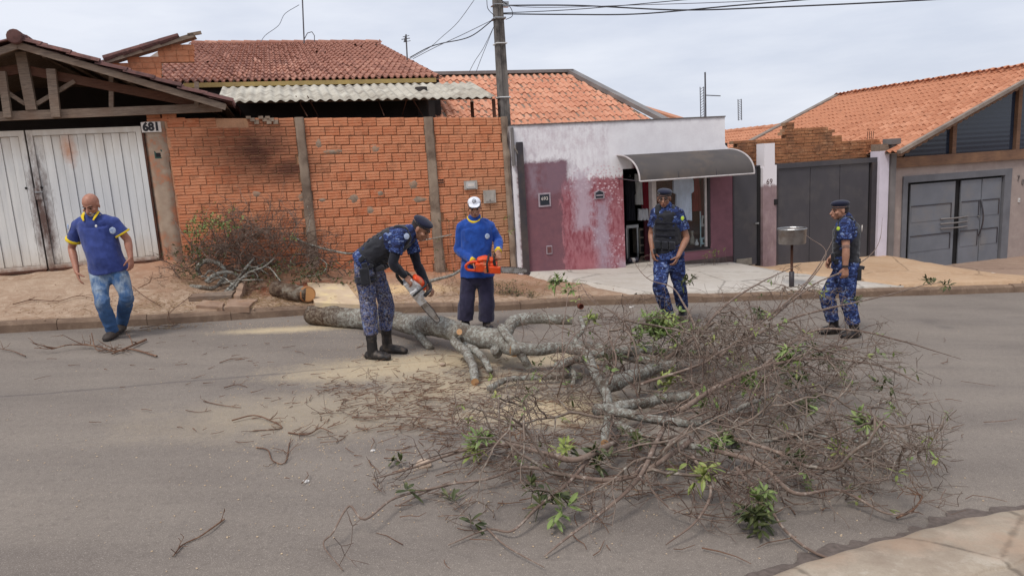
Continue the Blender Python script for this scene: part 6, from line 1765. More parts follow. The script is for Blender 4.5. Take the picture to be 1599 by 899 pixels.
cb = Body(); cb.sweep([CC + u_ * .048 + f_ * .05 - r__ * .076, CC + u_ * .038 + f_ * .11 - r__ * .06, CC + u_ * .026 + f_ * .15 - r__ * .03], [(.005, .01)] * 3, r__, 6); link('cap_stripe', mesh_of(cb, 'cap_stripe'), cp_, M['black_cloth'])
lc = CC + u_ * .098 + f_ * .072; ln_ = (f_ * .8 + u_ * .55).normalized(); lu = orth(u_, ln_)
lg = Body(); lg.sweep([lc + ln_ * .004 + lu * .022 * math.sin(a) + r__ * .022 * math.cos(a) for a in [i * 2 * PI / 16 for i in range(17)]], [.0032] * 17, ln_, 5)
for a in (PI / 2, PI / 2 + 2.094, PI / 2 + 4.189): lg.sweep([lc + ln_ * .005, lc + ln_ * .005 + lu * .022 * math.sin(a) + r__ * .022 * math.cos(a)], [.003, .003], ln_, 5)
link('cap_emblem', mesh_of(lg, 'cap_emblem'), cp_, M['black_cloth'])
chainsaw('bright orange chainsaw held level by the man in the white cap', at(760, 416, YC - .3), V(1, -.05, -.09), V(.05, -.2, 1), .36, 'saw_orange', 'saw_orange', 1.02)

# ---------------------------------------------------------------- officer with glasses walking, facing us and left
gd_ = rg(1050, 506); YD = gd_.y
D_ = Person('officer with glasses and navy beret walking past the shop window', YD, dict(
    chest=(1041, 338, .0), neck=(1040, 323, .0), waist=(1041, 375, .0), pel=(1044, 396, .0), shL=(1061, 334, -.03), shR=(1024, 332, .04),
    elL=(1072, 372, -.05), wrL=(1059, 400, -.22), elR=(1017, 366, .08), wrR=(1019, 392, -.04),
    hipL=(1055, 405, .02), hipR=(1034, 405, .0), knL=(1061, 448, .0), ankL=(1066, 482, .3), knR=(1030, 449, -.22), ankR=(1045, 494, -.05)), (-.42, -1, 0), 1.0)
toeD = {'R': V(D_.J['ankR'].x - .06, D_.J['ankR'].y - .2, 0), 'L': V(D_.J['ankL'].x - .06, D_.J['ankL'].y - .17, 0)}
for q in toeD: toeD[q].z = road_z(toeD[q].x, toeD[q].y)
toeD['L'].z += .02
CD = at(1037, 309, YD - .05); fd = V(-.35, -1, -.12); ud = V(0, -.1, 1)
bodyD = D_.body('skin_brown', {'L': (V(-.5, -.3, -.9), V(-.5, -.8, .1), V(-.8, .2, .3), .5), 'R': (V(.05, -.3, -1), V(.2, -1, 0), V(1, .1, 0), .55)}, toeD, CD, fd, ud, 1.02)
beret(D_.root, CD, fd, ud, 1.0, -.1)
shirt(D_, 'camo', .66, .018, wr=.005, collar='camo', seed=4)
vD = vest(D_, .026); trousers(D_, 'camo', .022, .88, .014, .009, seed=6); belt(D_); boots(D_, toeD)
patch_on(D_, vD, at(1066, 341, YD - .1), V(.3, -1, .1), .026, 'lime', 'shoulder_emblem')
fdn = fd.normalized(); udn = orth(ud, fdn); rdn = fdn.cross(udn)
for s_ in (-1, 1):
    c = CD + rdn * s_ * .032 + fdn * .097 - udn * .008
    g_ = Body(); g_.sweep([c + rdn * .027 * math.cos(a) + udn * .019 * math.sin(a) for a in [i * 2 * PI / 14 for i in range(15)]], [.0035] * 15, fdn, 5); link('glasses', mesh_of(g_, 'glasses'), bodyD, M['black_plastic'])
g_ = Body(); g_.sweep([CD + fdn * .1 - rdn * .006, CD + fdn * .1 + rdn * .006], [.003, .003], udn, 5)
for s_ in (-1, 1): g_.sweep([CD + fdn * .095 + rdn * s_ * .058, CD + rdn * s_ * .079 - udn * .004], [.003, .003], udn, 5)
link('glasses_temple', mesh_of(g_, 'glasses_temple'), bodyD, M['black_plastic'])

# ---------------------------------------------------------------- officer on the right in profile, facing left
ge = rg(1310, 524); YE = ge.y
E_ = Person('officer in profile walking left past the litter basket with tattooed bare arm', YE, dict(
    chest=(1322, 361, .02), neck=(1320, 341, .02), waist=(1321, 392, .02), pel=(1320, 412, .02), shL=(1320, 353, -.18), shR=(1322, 352, .2),
    elL=(1321, 390, -.26), wrL=(1320, 418, -.27), elR=(1312, 386, .28), wrR=(1298, 402, .18),
    hipL=(1323, 424, -.09), hipR=(1316, 424, .1), knR=(1291, 462, .1), ankR=(1302, 505, .1), knL=(1323, 466, -.1), ankL=(1334, 510, -.12)), (-1, -.1, 0), 1.0)
toeE = {'R': V(rg(1279, 522).x, E_.J['ankR'].y - .03, 0), 'L': V(rg(1313, 528).x, E_.J['ankL'].y - .03, 0)}
for q in toeE: toeE[q].z = road_z(toeE[q].x, toeE[q].y)
CE = at(1311, 328, YE + .02); fe = V(-1, -.08, -.02); ue = V(-.05, 0, 1)
bodyE = E_.body('skin_olive', {'L': (V(-.05, -.05, -1), V(-1, .1, 0), V(.1, 1, 0), .8), 'R': (V(-.5, 0, -.9), V(-.6, -.3, .4), V(0, -1, 0), .6)}, toeE, CE, fe, ue, 1.02)
hb2_ = Body(); fen = fe.normalized(); uen = orth(ue, fen); ren = fen.cross(uen); hb2_.ell(CE + uen * .012 - fen * .03, ren, fen, uen, .078, .088, .078, 16, 12); hb2_.fuse('cropped_hair', M['dark_hair'], bodyE, .007, 1)
beret(E_.root, CE, fe, ue, 1.0, .05)
shirt(E_, 'camo', .62, .018, wr=.005, collar='camo', seed=9)
vE = vest(E_, .028); trousers(E_, 'camo', .022, .88, .014, .009, seed=2); belt(E_); boots(E_, toeE)
patch_on(E_, vE, at(1309, 357, YE - .265), V(-.2, -1, 0), .02, 'lime', 'shoulder_emblem')
hol = Body(); hc = at(1340, 428, YE - .12); hol.boxo(hc, V(1, 0, 0), V(0, 1, 0), V(0, 0, 1), .028, .035, .075); hol.boxo(hc + V(.03, 0, .08), V(1, 0, -.2).normalized(), V(0, 1, 0), V(.2, 0, 1).normalized(), .04, .018, .022); hol.fuse('pistol_holster', M['black_cloth'], E_.root, .008, 1)
wt = Body(); wt.sweep([E_.J['wrL'] + V(math.cos(a) * .034, math.sin(a) * .034, .02) for a in [i * 2 * PI / 14 for i in range(15)]], [(.004, .013)] * 15, V(1, 0, 0), 6); link('wristwatch', mesh_of(wt, 'wristwatch'), bodyE, M['black_plastic'])
M['ink_t'] = cloth('faded_tattoo', S(104, 84, 78), S(130, 98, 84), .7, 60)
for t0, t1 in ((.62, .78),):
    tb = Body(); a_, b_ = lerp(E_.J['shL'], E_.J['elL'], t0 + .1), lerp(E_.J['elL'], E_.J['wrL'], .2)
    tb.sweep([lerp(E_.J['shL'], E_.J['elL'], .82), lerp(E_.J['shL'], E_.J['elL'], .95)], [.0442, .0425], V(1, 0, 0), 14, flat0=True, flat1=True); link('arm_tattoo', mesh_of(tb, 'arm_tattoo'), bodyE, M['ink_t'], True)
# lettering on the back of the vest
c = at(1337, 357, YE - .08); tx = text_mesh('GPA', .085, M['enamel'], 'lettering', vE, Matrix.Translation(c + V(.045, -.05, 0)) @ Matrix.Rotation(math.radians(62), 4, 'Z'), extr=.003, bold=.002, font_scale=(.8, 1.15))

flush_fused()
# ================================================================== FALLEN TREE, BRUSH, LITTER
def bark_mat():
    t = NT('lichen_covered_bark'); p = t.pos(); n = t.noise(p, 9, 6, .7); n2 = t.noise(p, 26, 5, .75); n3 = t.noise(p, 4, 4)
    col = t.mix(t.step(n, .38, .62), S(114, 104, 95), S(146, 138, 127)); col = t.mix(t.step(n2, .48, .6), col, S(176, 175, 166))
    col = t.mix(t.math('MULTIPLY', t.step(n3, .5, .66), .7), col, S(88, 72, 60)); col = t.mix(t.math('MULTIPLY', t.step(t.noise(p, 50, 3), .56, .66), .6), col, S(176, 184, 172))
    bt = t.blob(p, rg(505, 494, .1), (.55, .6, .5), .7, n, .5); col = t.mix(bt, col, t.mix(t.step(n2, .42, .6), S(78, 60, 50), S(132, 118, 102)))
    t.bump(t.mix(.5, n2, t.noise(t.map(p, (1, 1, 1)), 70, 4, .7)), 1.0, .03); return t.done(col, .95, 0, .1)
M['bark'] = bark_mat()
def bark2_mat():
    t = NT('rough_brown_bark'); p = t.pos(); n = t.noise(t.map(p, (.5, 1, 1)), 18, 6, .75); n2 = t.noise(p, 7, 5)
    col = t.mix(t.step(n, .4, .62), S(66, 50, 42), S(118, 100, 84)); col = t.mix(t.math('MULTIPLY', t.step(n2, .52, .64), .6), col, S(150, 142, 128))
    t.bump(n, 1.0, .03); return t.done(col, .95, 0, .1)
M['bark_brown'] = bark2_mat()
M['cutwood'] = pmat('fresh_cut_wood', S(206, 164, 120), S(178, 132, 92), 26, .8, .2, 60)
def twig_mat(name, c1, c2, c3):
    t = NT(name); p = t.pos(); col = t.mix(t.step(t.noise(p, 3.2, 4), .35, .65), c1, c2); col = t.mix(t.step(t.noise(p, 30, 3), .55, .68), col, c3)
    return t.done(col, .9, 0, .15)
M['twig'] = twig_mat('grey_brown_twig', S(130, 112, 100), S(106, 88, 78), S(158, 144, 132))
M['twig_dark'] = twig_mat('dark_brown_twig', S(112, 94, 84), S(88, 72, 64), S(140, 122, 108))
M['twig_pale'] = twig_mat('pale_grey_twig_bark', S(134, 118, 106), S(104, 90, 80), S(156, 148, 136))
M['twig_red'] = twig_mat('fallen_reddish_twigs', S(122, 92, 74), S(98, 74, 62), S(150, 122, 100))
def leaf_mat(name, c1, c2, c3):
    t = NT(name); p = t.pos(); n = t.noise(p, 5, 4); col = t.mix(t.step(n, .35, .65), c1, c2); col = t.mix(t.step(t.noise(p, 22, 3), .52, .66), col, c3)
    t.b.inputs['Subsurface Weight'].default_value = 0; t.b.inputs['Transmission Weight'].default_value = 0
    return t.done(col, .5, 0, .35)
M['leaf'] = leaf_mat('green_leaf', S(104, 124, 66), S(130, 144, 84), S(84, 98, 56))
M['leaf_pale'] = leaf_mat('yellow_green_leaf', S(136, 146, 78), S(116, 128, 60), S(158, 156, 92))
M['leaf_dark'] = leaf_mat('dusty_dark_leaf', S(74, 80, 44), S(60, 68, 38), S(98, 98, 58))
rt = random.Random(42)
tree = empty('fallen_tree', rg(760, 540), label='felled leafless tree lying across the road with lichen trunk and tangled twigs', cat='tree')
NODES = []      # (pos, dir, radius, reach)
def cr(pts, rad, k=5):
    P_ = [Vector(p) for p in pts]; Q = [P_[0] * 2 - P_[1]] + P_ + [P_[-1] * 2 - P_[-2]]; R = list(rad) + [rad[-1]]; o, r = [], []
    for i in range(1, len(Q) - 2):
        for j in range(k):
            t = j / k; a, b, c, d = Q[i - 1:i + 3]
            o.append(.5 * ((2 * b) + (c - a) * t + (2 * a - 5 * b + 4 * c - d) * t * t + (3 * b - a - 3 * c + d) * t ** 3)); r.append(R[i - 1] + (R[i] - R[i - 1]) * t)
    o.append(P_[-1]); r.append(rad[-1]); return o, r
def limb(pts, r0, r1, name='branch', mat='bark', par=None, n=10, cut=True, lump=.12, nodes=True, twigL=1.0, tp=1.0, rads=None, surf=None):
    W = [(surf or rg)(x, y, h) for x, y, h in pts]; m_ = len(W)
    rads = rads or [r0 + (r1 - r0) * (i / (m_ - 1)) ** tp for i in range(m_)]
    P_, R_ = cr(W, rads, 12 if rads[0] > .04 else 6)
    P_ = [p + V(*(mnoise.noise(p * 3.1 + V(k * 7, 0, 0)) for k in range(3))) * min(.03, R_[i] * .7) for i, p in enumerate(P_)]
    mb = MB(); N = 0; a = None; n_ = n
    for i, p in enumerate(P_):
        t = (P_[min(i + 1, len(P_) - 1)] - P_[max(i - 1, 0)]).normalized()
        if a is None: a = t.cross(V(0, 0, 1)); a = a if a.length > .1 else t.cross(V(0, 1, 0))
        a = (a - t * a.dot(t)).normalized(); b = t.cross(a)
        for k in range(n_):
            an = 2 * PI * k / n_; dv = a * math.cos(an) + b * math.sin(an); q = p + dv * R_[i]
            mb.v.append(tuple(p + dv * R_[i] * (1 + lump * 1.8 * mnoise.noise(q * (5 if R_[i] > .05 else 12)) + (.10 * mnoise.noise(V(q.x * 9, q.y * 30, q.z * 30)) if R_[i] > .03 else 0))))
        if nodes and i > 2 and (i % 2 or rads[0] <= .04): NODES.append((p, t, R_[i], twigL, i / len(P_)))
    for i in range(len(P_) - 1):
        for k in range(n_): mb.f.append((i * n_ + k, i * n_ + (k + 1) % n_, (i + 1) * n_ + (k + 1) % n_, (i + 1) * n_ + k))
    if R_[-1] < .02 or not cut: mb.f.append(tuple((len(P_) - 1) * n_ + k for k in range(n_)))
    mb.f.append(tuple(range(n_))[::-1])
    o = mb.build(name, M[mat], par or tree, smooth=True)
    if cut and R_[-1] >= .02:
        t = (P_[-1] - P_[-2]).normalized(); e = MB(); e.add([P_[-1] + t * .003] + [V(*mb.v[(len(P_) - 1) * n_ + k]) + t * .002 for k in range(n_)], [(0, 1 + k, 1 + (k + 1) % n_) for k in range(n_)])
        e.build('cut_face', M['cutwood'], o)
    return o, P_, R_
# trunk
trunk, TP, TR = limb([(487, 491, .12), (520, 494, .13), (565, 496, .14), (612, 501, .17), (660, 508, .21), (705, 515, .24), (745, 524, .26), (778, 532, .26), (803, 546, .24)], .115, .07, 'trunk', n=28, nodes=False, lump=.1,
                     rads=[.118, .125, .118, .108, .112, .115, .118, .105, .07])
e = MB(); b0 = TP[0]; t0 = (TP[1] - TP[0]).normalized(); e.add([b0 - t0 * .004] + [V(*trunk.data.vertices[k].co) - t0 * .003 for k in range(28)], [(0, 1 + (k + 1) % 28, 1 + k) for k in range(28)]); e.build('butt_end', M['bark_brown'], trunk)
# a stub, pruned knots and the pale chip wounds
limb([(648, 512, .18), (662, 530, .08), (674, 545, .01)], .05, .042, nodes=False, cut=False)
limb([(715, 519, .3), (717, 517, .36)], .035, .03, 'knot', nodes=False, n=10)
limb([(770, 545, .22), (776, 552, .16)], .05, .045, 'knot', nodes=False, n=10, cut=False)
L_ = limb
# heavy lichen limbs
L_([(786, 530, .26), (797, 507, .34), (820, 497, .38), (855, 497, .38), (893, 499, .36)], .068, .06, nodes=False, n=14)
L_([(712, 530, .22), (731, 556, .14), (738, 578, .08), (742, 597, .03)], .05, .036, nodes=False)
L_([(728, 536, .2), (752, 556, .16), (765, 580, .06)], .042, .03, nodes=False, cut=False)
L_([(783, 512, .4), (792, 528, .34), (812, 552, .2), (825, 572, .06)], .045, .038, nodes=False)
L_([(795, 545, .25), (840, 543, .24), (890, 541, .22), (940, 546, .2), (990, 560, .18), (1060, 566, .16)], .062, .035, n=12)
L_([(878, 541, .22), (905, 548, .27), (924, 566, .27), (938, 600, .24), (950, 640, .2), (944, 690, .14)], .052, .028, n=12)
L_([(905, 548, .27), (900, 528, .36), (912, 512, .46), (905, 496, .52)], .026, .018, n=10)
L_([(915, 552, .27), (955, 550, .28), (1010, 545, .26), (1070, 552, .22), (1100, 548, .2)], .05, .035, n=12)
L_([(940, 602, .26), (985, 590, .22), (1020, 577, .2), (1060, 572, .18)], .06, .05, n=12)
L_([(930, 640, .22), (980, 634, .2), (1030, 622, .16), (1076, 618, .15)], .045, .038, n=12)
L_([(880, 566, .18), (895, 585, .1), (893, 603, .03)], .03, .02)
L_([(868, 574, .2), (905, 560, .2), (930, 572, .24)], .04, .036, nodes=False)
L_([(762, 606, .05), (800, 592, .06), (860, 590, .05), (905, 585, .06)], .028, .022)
for a in [
    # towards the lower left, long and thin
    ([(960, 690, .16), (900, 716, .2), (850, 706, .18), (790, 692, .14), (720, 704, .1), (650, 728, .06), (580, 748, .03)], .03, .007),
    ([(1080, 690, .18), (1020, 726, .2), (960, 748, .16), (890, 742, .14), (820, 728, .1), (760, 748, .08), (690, 758, .06), (620, 790, .04)], .026, .006),
    ([(1040, 660, .2), (1010, 720, .22), (985, 760, .18), (940, 800, .1), (890, 836, .05), (850, 868, .02)], .024, .006),
    ([(930, 700, .16), (890, 750, .14), (840, 790, .1), (800, 828, .05), (760, 826, .03), (700, 850, .02)], .018, .005),
    ([(760, 824, .04), (790, 852, .04), (850, 885, .03)], .009, .004),
    ([(780, 690, .14), (720, 660, .16), (640, 650, .1), (560, 650, .03), (530, 640, .02)], .012, .004),
    ([(700, 756, .06), (620, 776, .08), (570, 810, .1), (545, 790, .14), (520, 830, .08), (505, 850, .03), (535, 890, .01)], .011, .005),
    # middle and right
    ([(950, 640, .24), (1010, 652, .26), (1080, 660, .24), (1150, 640, .24), (1220, 612, .22), (1300, 600, .18)], .045, .010),
    ([(960, 660, .2), (1030, 690, .18), (1110, 700, .16), (1190, 690, .18), (1270, 680, .16), (1360, 690, .1), (1480, 686, .05)], .038, .007),
    ([(1060, 640, .26), (1130, 600, .34), (1200, 570, .4), (1280, 560, .36), (1370, 570, .26), (1440, 600, .14)], .03, .007),
    ([(1040, 560, .2), (1080, 530, .36), (1110, 500, .5), (1140, 470, .62), (1190, 440, .74), (1250, 412, .8)], .03, .007),
    ([(1090, 545, .3), (1085, 510, .44), (1065, 470, .56), (1048, 448, .6), (1010, 434, .62), (985, 402, .74)], .022, .005),
    ([(1150, 540, .36), (1230, 500, .5), (1300, 480, .56), (1380, 462, .56), (1440, 446, .6), (1478, 440, .62)], .02, .005),
    ([(1180, 580, .3), (1260, 520, .4), (1330, 515, .42), (1400, 530, .34), (1450, 545, .22), (1500, 560, .1)], .02, .005),
    ([(1120, 560, .3), (1180, 510, .5), (1230, 470, .64), (1268, 430, .78), (1290, 395, .92), (1300, 375, 1.0)], .02, .005),
    ([(1200, 500, .5), (1270, 445, .74), (1340, 412, .88), (1372, 380, 1.0), (1378, 340, 1.16)], .016, .004),
    ([(1240, 470, .6), (1290, 398, .95), (1265, 372, 1.02), (1236, 352, 1.08)], .010, .004),
    ([(1100, 700, .16), (1180, 720, .2), (1240, 770, .16), (1310, 765, .12), (1380, 800, .06), (1425, 800, .1)], .022, .006),
    ([(1120, 680, .2), (1200, 700, .24), (1270, 730, .2), (1330, 720, .14), (1400, 730, .1)], .02, .006),
    ([(1150, 730, .18), (1200, 790, .1), (1230, 830, .05), (1290, 870, .03), (1400, 880, .03), (1460, 884, .02)], .016, .005),
    ([(1080, 710, .18), (1110, 760, .16), (1090, 810, .1), (1040, 850, .03)], .018, .005),
    ([(980, 560, .22), (985, 520, .44), (960, 490, .6), (925, 470, .72), (905, 440, .84)], .014, .004),
    ([(870, 620, .12), (880, 580, .4), (878, 520, .66), (884, 480, .8), (888, 450, .92)], .008, .004),
    ([(820, 610, .05), (870, 570, .3), (900, 520, .5), (950, 505, .56), (1010, 500, .5)], .010, .004),
    ([(1000, 600, .3), (1090, 570, .42), (1150, 540, .5), (1260, 530, .46)], .018, .006),
    ([(950, 600, .3), (962, 560, .5), (950, 520, .6), (962, 500, .66)], .014, .006),
]:
    L_(a[0], a[1] * (.72 if a[1] < .04 else .85), a[2] * .6, n=7, cut=False, twigL=1.0, mat='twig' if a[1] < .036 else 'bark')

class Twigs:
    def __init__(s): s.v = []; s.f = []; s.tips = []; s.nv = 0
    def seg(s, P_, r0, r1, n=3):
        m_ = len(P_); N = s.nv; a = None
        for i, p in enumerate(P_):
            t = P_[min(i + 1, m_ - 1)] - P_[max(i - 1, 0)]
            t = t.normalized() if t.length > 1e-6 else V(0, 0, 1)
            if a is None: a = t.cross(V(.3, .2, 1)).normalized()
            a = a - t * a.dot(t); a = a.normalized() if a.length > 1e-4 else V(1, 0, 0); b = t.cross(a); r = r0 + (r1 - r0) * i / (m_ - 1)
            for k in range(n):
                c, sn = math.cos(2 * PI * k / n), math.sin(2 * PI * k / n); s.v.append(tuple(p + (a * c + b * sn) * r))
        for i in range(m_ - 1):
            for k in range(n): s.f.append((N + i * n + k, N + i * n + (k + 1) % n, N + (i + 1) * n + (k + 1) % n, N + (i + 1) * n + k))
        s.nv = len(s.v)
    def grow(s, p, d, L, r, lev, rnd, floor, kink=.32, up=.05, kids=(4, 4, 0), zmax=None, inside=None):
        n = max(3, int(L / .07)); P_ = [p]; d = d.normalized(); step = L / n; w = V(rnd.gauss(0, 1), rnd.gauss(0, 1), rnd.gauss(0, .6)) * .06
        nodes = []
        for i in range(n):
            d = (d + V(rnd.gauss(0, kink), rnd.gauss(0, kink), rnd.gauss(0, kink * .7) + up) * .55 + w).normalized()
            p = p + d * step; fz = floor(p.x, p.y) + .012
            if p.z < fz: p = V(p.x, p.y, fz + rnd.random() * .01); d = V(d.x, d.y, abs(d.z) * .3 + .05).normalized()
            if zmax and p.z > fz + zmax: d = V(d.x, d.y, -abs(d.z) * .6 - .02).normalized()
            if inside is not None and i > 1 and not inside(p): break
            P_.append(p); nodes.append((p, d))
        s.seg(P_, r, max(.0016, r * .45), 3 if r < .006 else 4)
        s.tips.append((P_[-1], d, lev))
        if lev < len(kids) and kids[lev]:
            k = kids[lev] + rnd.randint(-1, 1)
            for _ in range(max(1, k)):
                q, qd = nodes[rnd.randint(max(0, len(nodes) // 4), len(nodes) - 1)]
                ax = V(rnd.gauss(0, 1), rnd.gauss(0, 1), rnd.gauss(0, 1)); side = qd.cross(ax)
                if side.length < .1: continue
                nd = (qd * rnd.uniform(.35, 1.0) + side.normalized() * rnd.uniform(.5, 1.0)).normalized()
                s.grow(q, nd, L * rnd.uniform(.35, .65), max(.0018, r * rnd.uniform(.5, .7)), lev + 1, rnd, floor, kink, up, kids, zmax, inside)
    def build(s, name, mat, par, **k):
        me = bpy.data.meshes.new(name); me.from_pydata(s.v, [], s.f); me.update(); return link(name, me, par, M[mat], True, **k)
def crown(p):
    px, py = pix(p); return ((px - 1010) / (475 if px > 1010 else 520)) ** 2 + ((py - 630) / (220 if py < 630 else 195)) ** 2 < 1 and not (px > 1200 and py > 800)
TW = Twigs(); TWd = Twigs(); TWb = Twigs()
# choose nodes by where the crown is dense in the photograph
def dens(px, py):
    d = math.exp(-(((px - 1170) / 230) ** 2 + ((py - 600) / 125) ** 2)) * 1.3 + .36 * math.exp(-(((px - 860) / 210) ** 2 + ((py - 720) / 70) ** 2)) + .5 * math.exp(-(((px - 1010) / 130) ** 2 + ((py - 640) / 90) ** 2))
    d += .12
    if px > 1255 and py < 545: d *= .22
    if px > 1400 or py > 745: d *= .2
    if px < 930 and py < 600: d *= .25
    return d
def pix(p): z = p.dot(_fw); return 799.5 + CF * p.dot(CR) / z, 449.5 - CF * p.dot(CU) / z
cen = rg(1060, 610, .2)
cnt = 0
for (p, t, r, tl, f) in NODES:
    px, py = pix(p); d = dens(px, py); m_ = d * .5 * (1.0 if r < .03 else .9)
    m_ = int(m_) + (rt.random() < m_ % 1)
    for _ in range(m_):
        ax = V(rt.gauss(0, 1), rt.gauss(0, 1), rt.gauss(0, 1)); sd = t.cross(ax).normalized()
        out = (p - cen); out.z = 0; out = out.normalized() if out.length > .2 else V(1, 0, 0)
        out = (out + V(.55, -.12, 0)).normalized() if px > 950 else (out + V(-.2, -.35, 0)).normalized()
        nd = (t * .6 + sd * .8 + out * .5 + V(0, 0, .12)).normalized()
        L = rt.uniform(.3, .72) * (1.0 if px > 950 else .7); T_ = TW if rt.random() < .68 else TWd
        T_.grow(p, nd, L, min(r * .6, rt.uniform(.0038, .0085)), 0, rt, road_z, .42, .02, (4, 3, 0) if d > .5 else (3, 2, 0), zmax=max(.16, min(.8, p.z - road_z(p.x, p.y) + .27)), inside=crown)
        cnt += 1
NB = [q for q in NODES if dens(*pix(q[0])) > .35]
for _ in range(26):
    p, t, r, tl, f = rt.choice(NB); px, py = pix(p); a = rt.uniform(-1.0, .9) if px > 950 else rt.uniform(2.6, 4.6)
    d = V(math.cos(a), math.sin(a) * .8, rt.uniform(.0, .45)); TWb.grow(p, d, rt.uniform(.8, 1.35) * (1 if px > 950 else .8), rt.uniform(.009, .015), 0, rt, road_z, .5, -.01, (5, 4, 3), zmax=.5, inside=crown)
TW.build('twigs', 'twig', tree, kind='stuff'); TWb.build('boughs', 'twig_pale', tree, kind='stuff'); TWd.build('twigs', 'twig_dark', tree, kind='stuff')
# leaves: small hand-shaped tufts
class Leaves:
    def __init__(s): s.v = []; s.f = []
    def leaf(s, p, d, up, L, W, rnd):
        d = d.normalized(); sd = d.cross(up); sd = sd.normalized() if sd.length > .05 else V(1, 0, 0); n = sd.cross(d); N = len(s.v)
        dr = rnd.uniform(.05, .3)
        prof = [(0, .08), (.3, .8), (.62, 1.0), (.85, .6), (1, .0)]
        for f, w in prof:
            c = p + d * L * f - V(0, 0, 1) * dr * L * f * f
            s.v += [tuple(c + sd * W * w * .5 + n * W * .12), tuple(c), tuple(c - sd * W * w * .5 + n * W * .12)]
        for i in range(len(prof) - 1):
            a = N + i * 3; s.f += [(a, a + 1, a + 4, a + 3), (a + 1, a + 2, a + 5, a + 4)]
    def tuft(s, p, d, rnd, n=6, L=.08, W=.026):
        d = d.normalized()
        for _ in range(n):
            dd = (d * rnd.uniform(.1, .9) + V(rnd.gauss(0, .7), rnd.gauss(0, .7), rnd.gauss(.15, .5))).normalized(); s.leaf(p + dd * .006, dd, V(rnd.gauss(0, .3), rnd.gauss(0, .3), 1), L * rnd.uniform(.6, 1.15), W * rnd.uniform(.7, 1.1), rnd)
    def build(s, name, mat, par, **k):
        me = bpy.data.meshes.new(name); me.from_pydata(s.v, [], s.f); me.update(); return link(name, me, par, M[mat], False, **k)
LV1, LV2, LV3 = Leaves(), Leaves(), Leaves()
for tp_ in (TW.tips, TWb.tips):
    for (p, d, lev) in tp_:
        px, py = pix(p)
        if lev >= 1 and rt.random() < (.05 if py < 660 else .02): (LV2 if rt.random() < .4 else LV3 if rt.random() < .5 else LV1).tuft(p, d, rt, rt.randint(3, 6), .06, .018)
spots = [(1022, 515, .45, .19, 75, 1), (1040, 505, .5, .1, 24, 2), (872, 440, .78, .09, 16, 1), (890, 452, .74, .06, 6, 1), (925, 500, .5, .05, 6, 2), (1228, 555, .42, .09, 22, 1), (1270, 552, .34, .08, 10, 3), (747, 686, .14, .09, 9, 1), (735, 700, .1, .06, 5, 2), (620, 716, .05, .06, 2, 3),
         (700, 770, .08, .06, 2, 3), (850, 775, .14, .1, 9, 3), (870, 800, .1, .04, 4, 1), (745, 815, .05, .04, 2, 3), (1192, 778, .16, .06, 9, 1), (1180, 804, .1, .06, 14, 3), (1090, 740, .2, .07, 10, 2), (1240, 715, .2, .07, 10, 3), (1120, 690, .22, .05, 8, 1),
         (1345, 660, .2, .06, 9, 1), (1362, 664, .2, .04, 5, 1), (1380, 600, .2, .05, 5, 3), (1260, 640, .24, .07, 10, 3), (1170, 600, .3, .08, 12, 1), (1040, 592, .3, .05, 8, 2), (1185, 490, .6, .05, 5, 3), (1075, 440, .62, .06, 9, 3), (1140, 690, .2, .06, 8, 3), (930, 715, .16, .07, 9, 3),
         (880, 700, .16, .06, 7, 2), (1295, 560, .3, .06, 7, 3), (1240, 590, .3, .08, 10, 3), (1100, 620, .25, .06, 7, 1), (1335, 470, .56, .03, 3, 3), (1450, 440, .6, .05, 6, 3), (1478, 446, .6, .04, 5, 3), (960, 560, .4, .08, 8, 3), (1310, 700, .12, .05, 6, 2), (1000, 690, .2, .06, 6, 3), (640, 765, .08, .05, 2, 3)]
for px, py, h, R_, n, kd in spots:
    c = rg(px, py, h); L_o = (LV1, LV1, LV2, LV3)[kd]
    for _ in range(n):
        q = c + V(rt.gauss(0, R_ * .55), rt.gauss(0, R_ * .5), rt.gauss(0, R_ * .4)); fz = road_z(q.x, q.y) + .02; q.z = max(q.z, fz)
        L_o.tuft(q, V(rt.gauss(0, .6), rt.gauss(0, .6), rt.gauss(.3, .5)), rt, rt.randint(4, 6), .088, .027)
        TW.seg([q, q + V(rt.gauss(0, .04), rt.gauss(0, .04), -.06)], .003, .003) if False else None
LV1.build('leaves', 'leaf', tree, kind='stuff'); LV2.build('leaves', 'leaf_pale', tree, kind='stuff'); LV3.build('leaves', 'leaf_dark', tree, kind='stuff')

# ---------------------------------------------------------------- litter on the road
r9 = random.Random(9)
def scatter(poly_fn, n, mk):
    for _ in range(n): mk(*poly_fn())
LT = Twigs()
for (cx, cy, sx, sy, n, L0) in ((660, 640, 80, 34, 320, .14), (560, 622, 34, 18, 90, .12), (800, 640, 110, 55, 330, .18), (1000, 700, 190, 45, 260, .2), (1200, 640, 150, 80, 260, .2), (740, 600, 110, 30, 220, .12), (440, 610, 110, 45, 60, .1), (300, 560, 160, 30, 30, .08), (800, 780, 180, 50, 50, .12)):
    for _ in range(n):
        px, py = r9.gauss(cx, sx), r9.gauss(cy, sy)
        if py < 520 or py > 890 or px < 0: continue
        p = rg(px, py, .008 + abs(r9.gauss(0, .012))); a = r9.gauss(.15, .9); L = L0 * r9.uniform(.3, 1.5); d = V(math.cos(a), math.sin(a), r9.gauss(0, .05)); P_ = [p]
        for i in range(3):
            d = (d + V(r9.gauss(0, .3), r9.gauss(0, .3), 0)).normalized(); q = P_[-1] + d * L / 3; q.z = max(q.z, road_z(q.x, q.y) + .006); P_.append(q)
        LT.seg(P_, r9.uniform(.0022, .005), .0018)
LT.build('twig_litter', 'twig_red', None, kind='stuff')
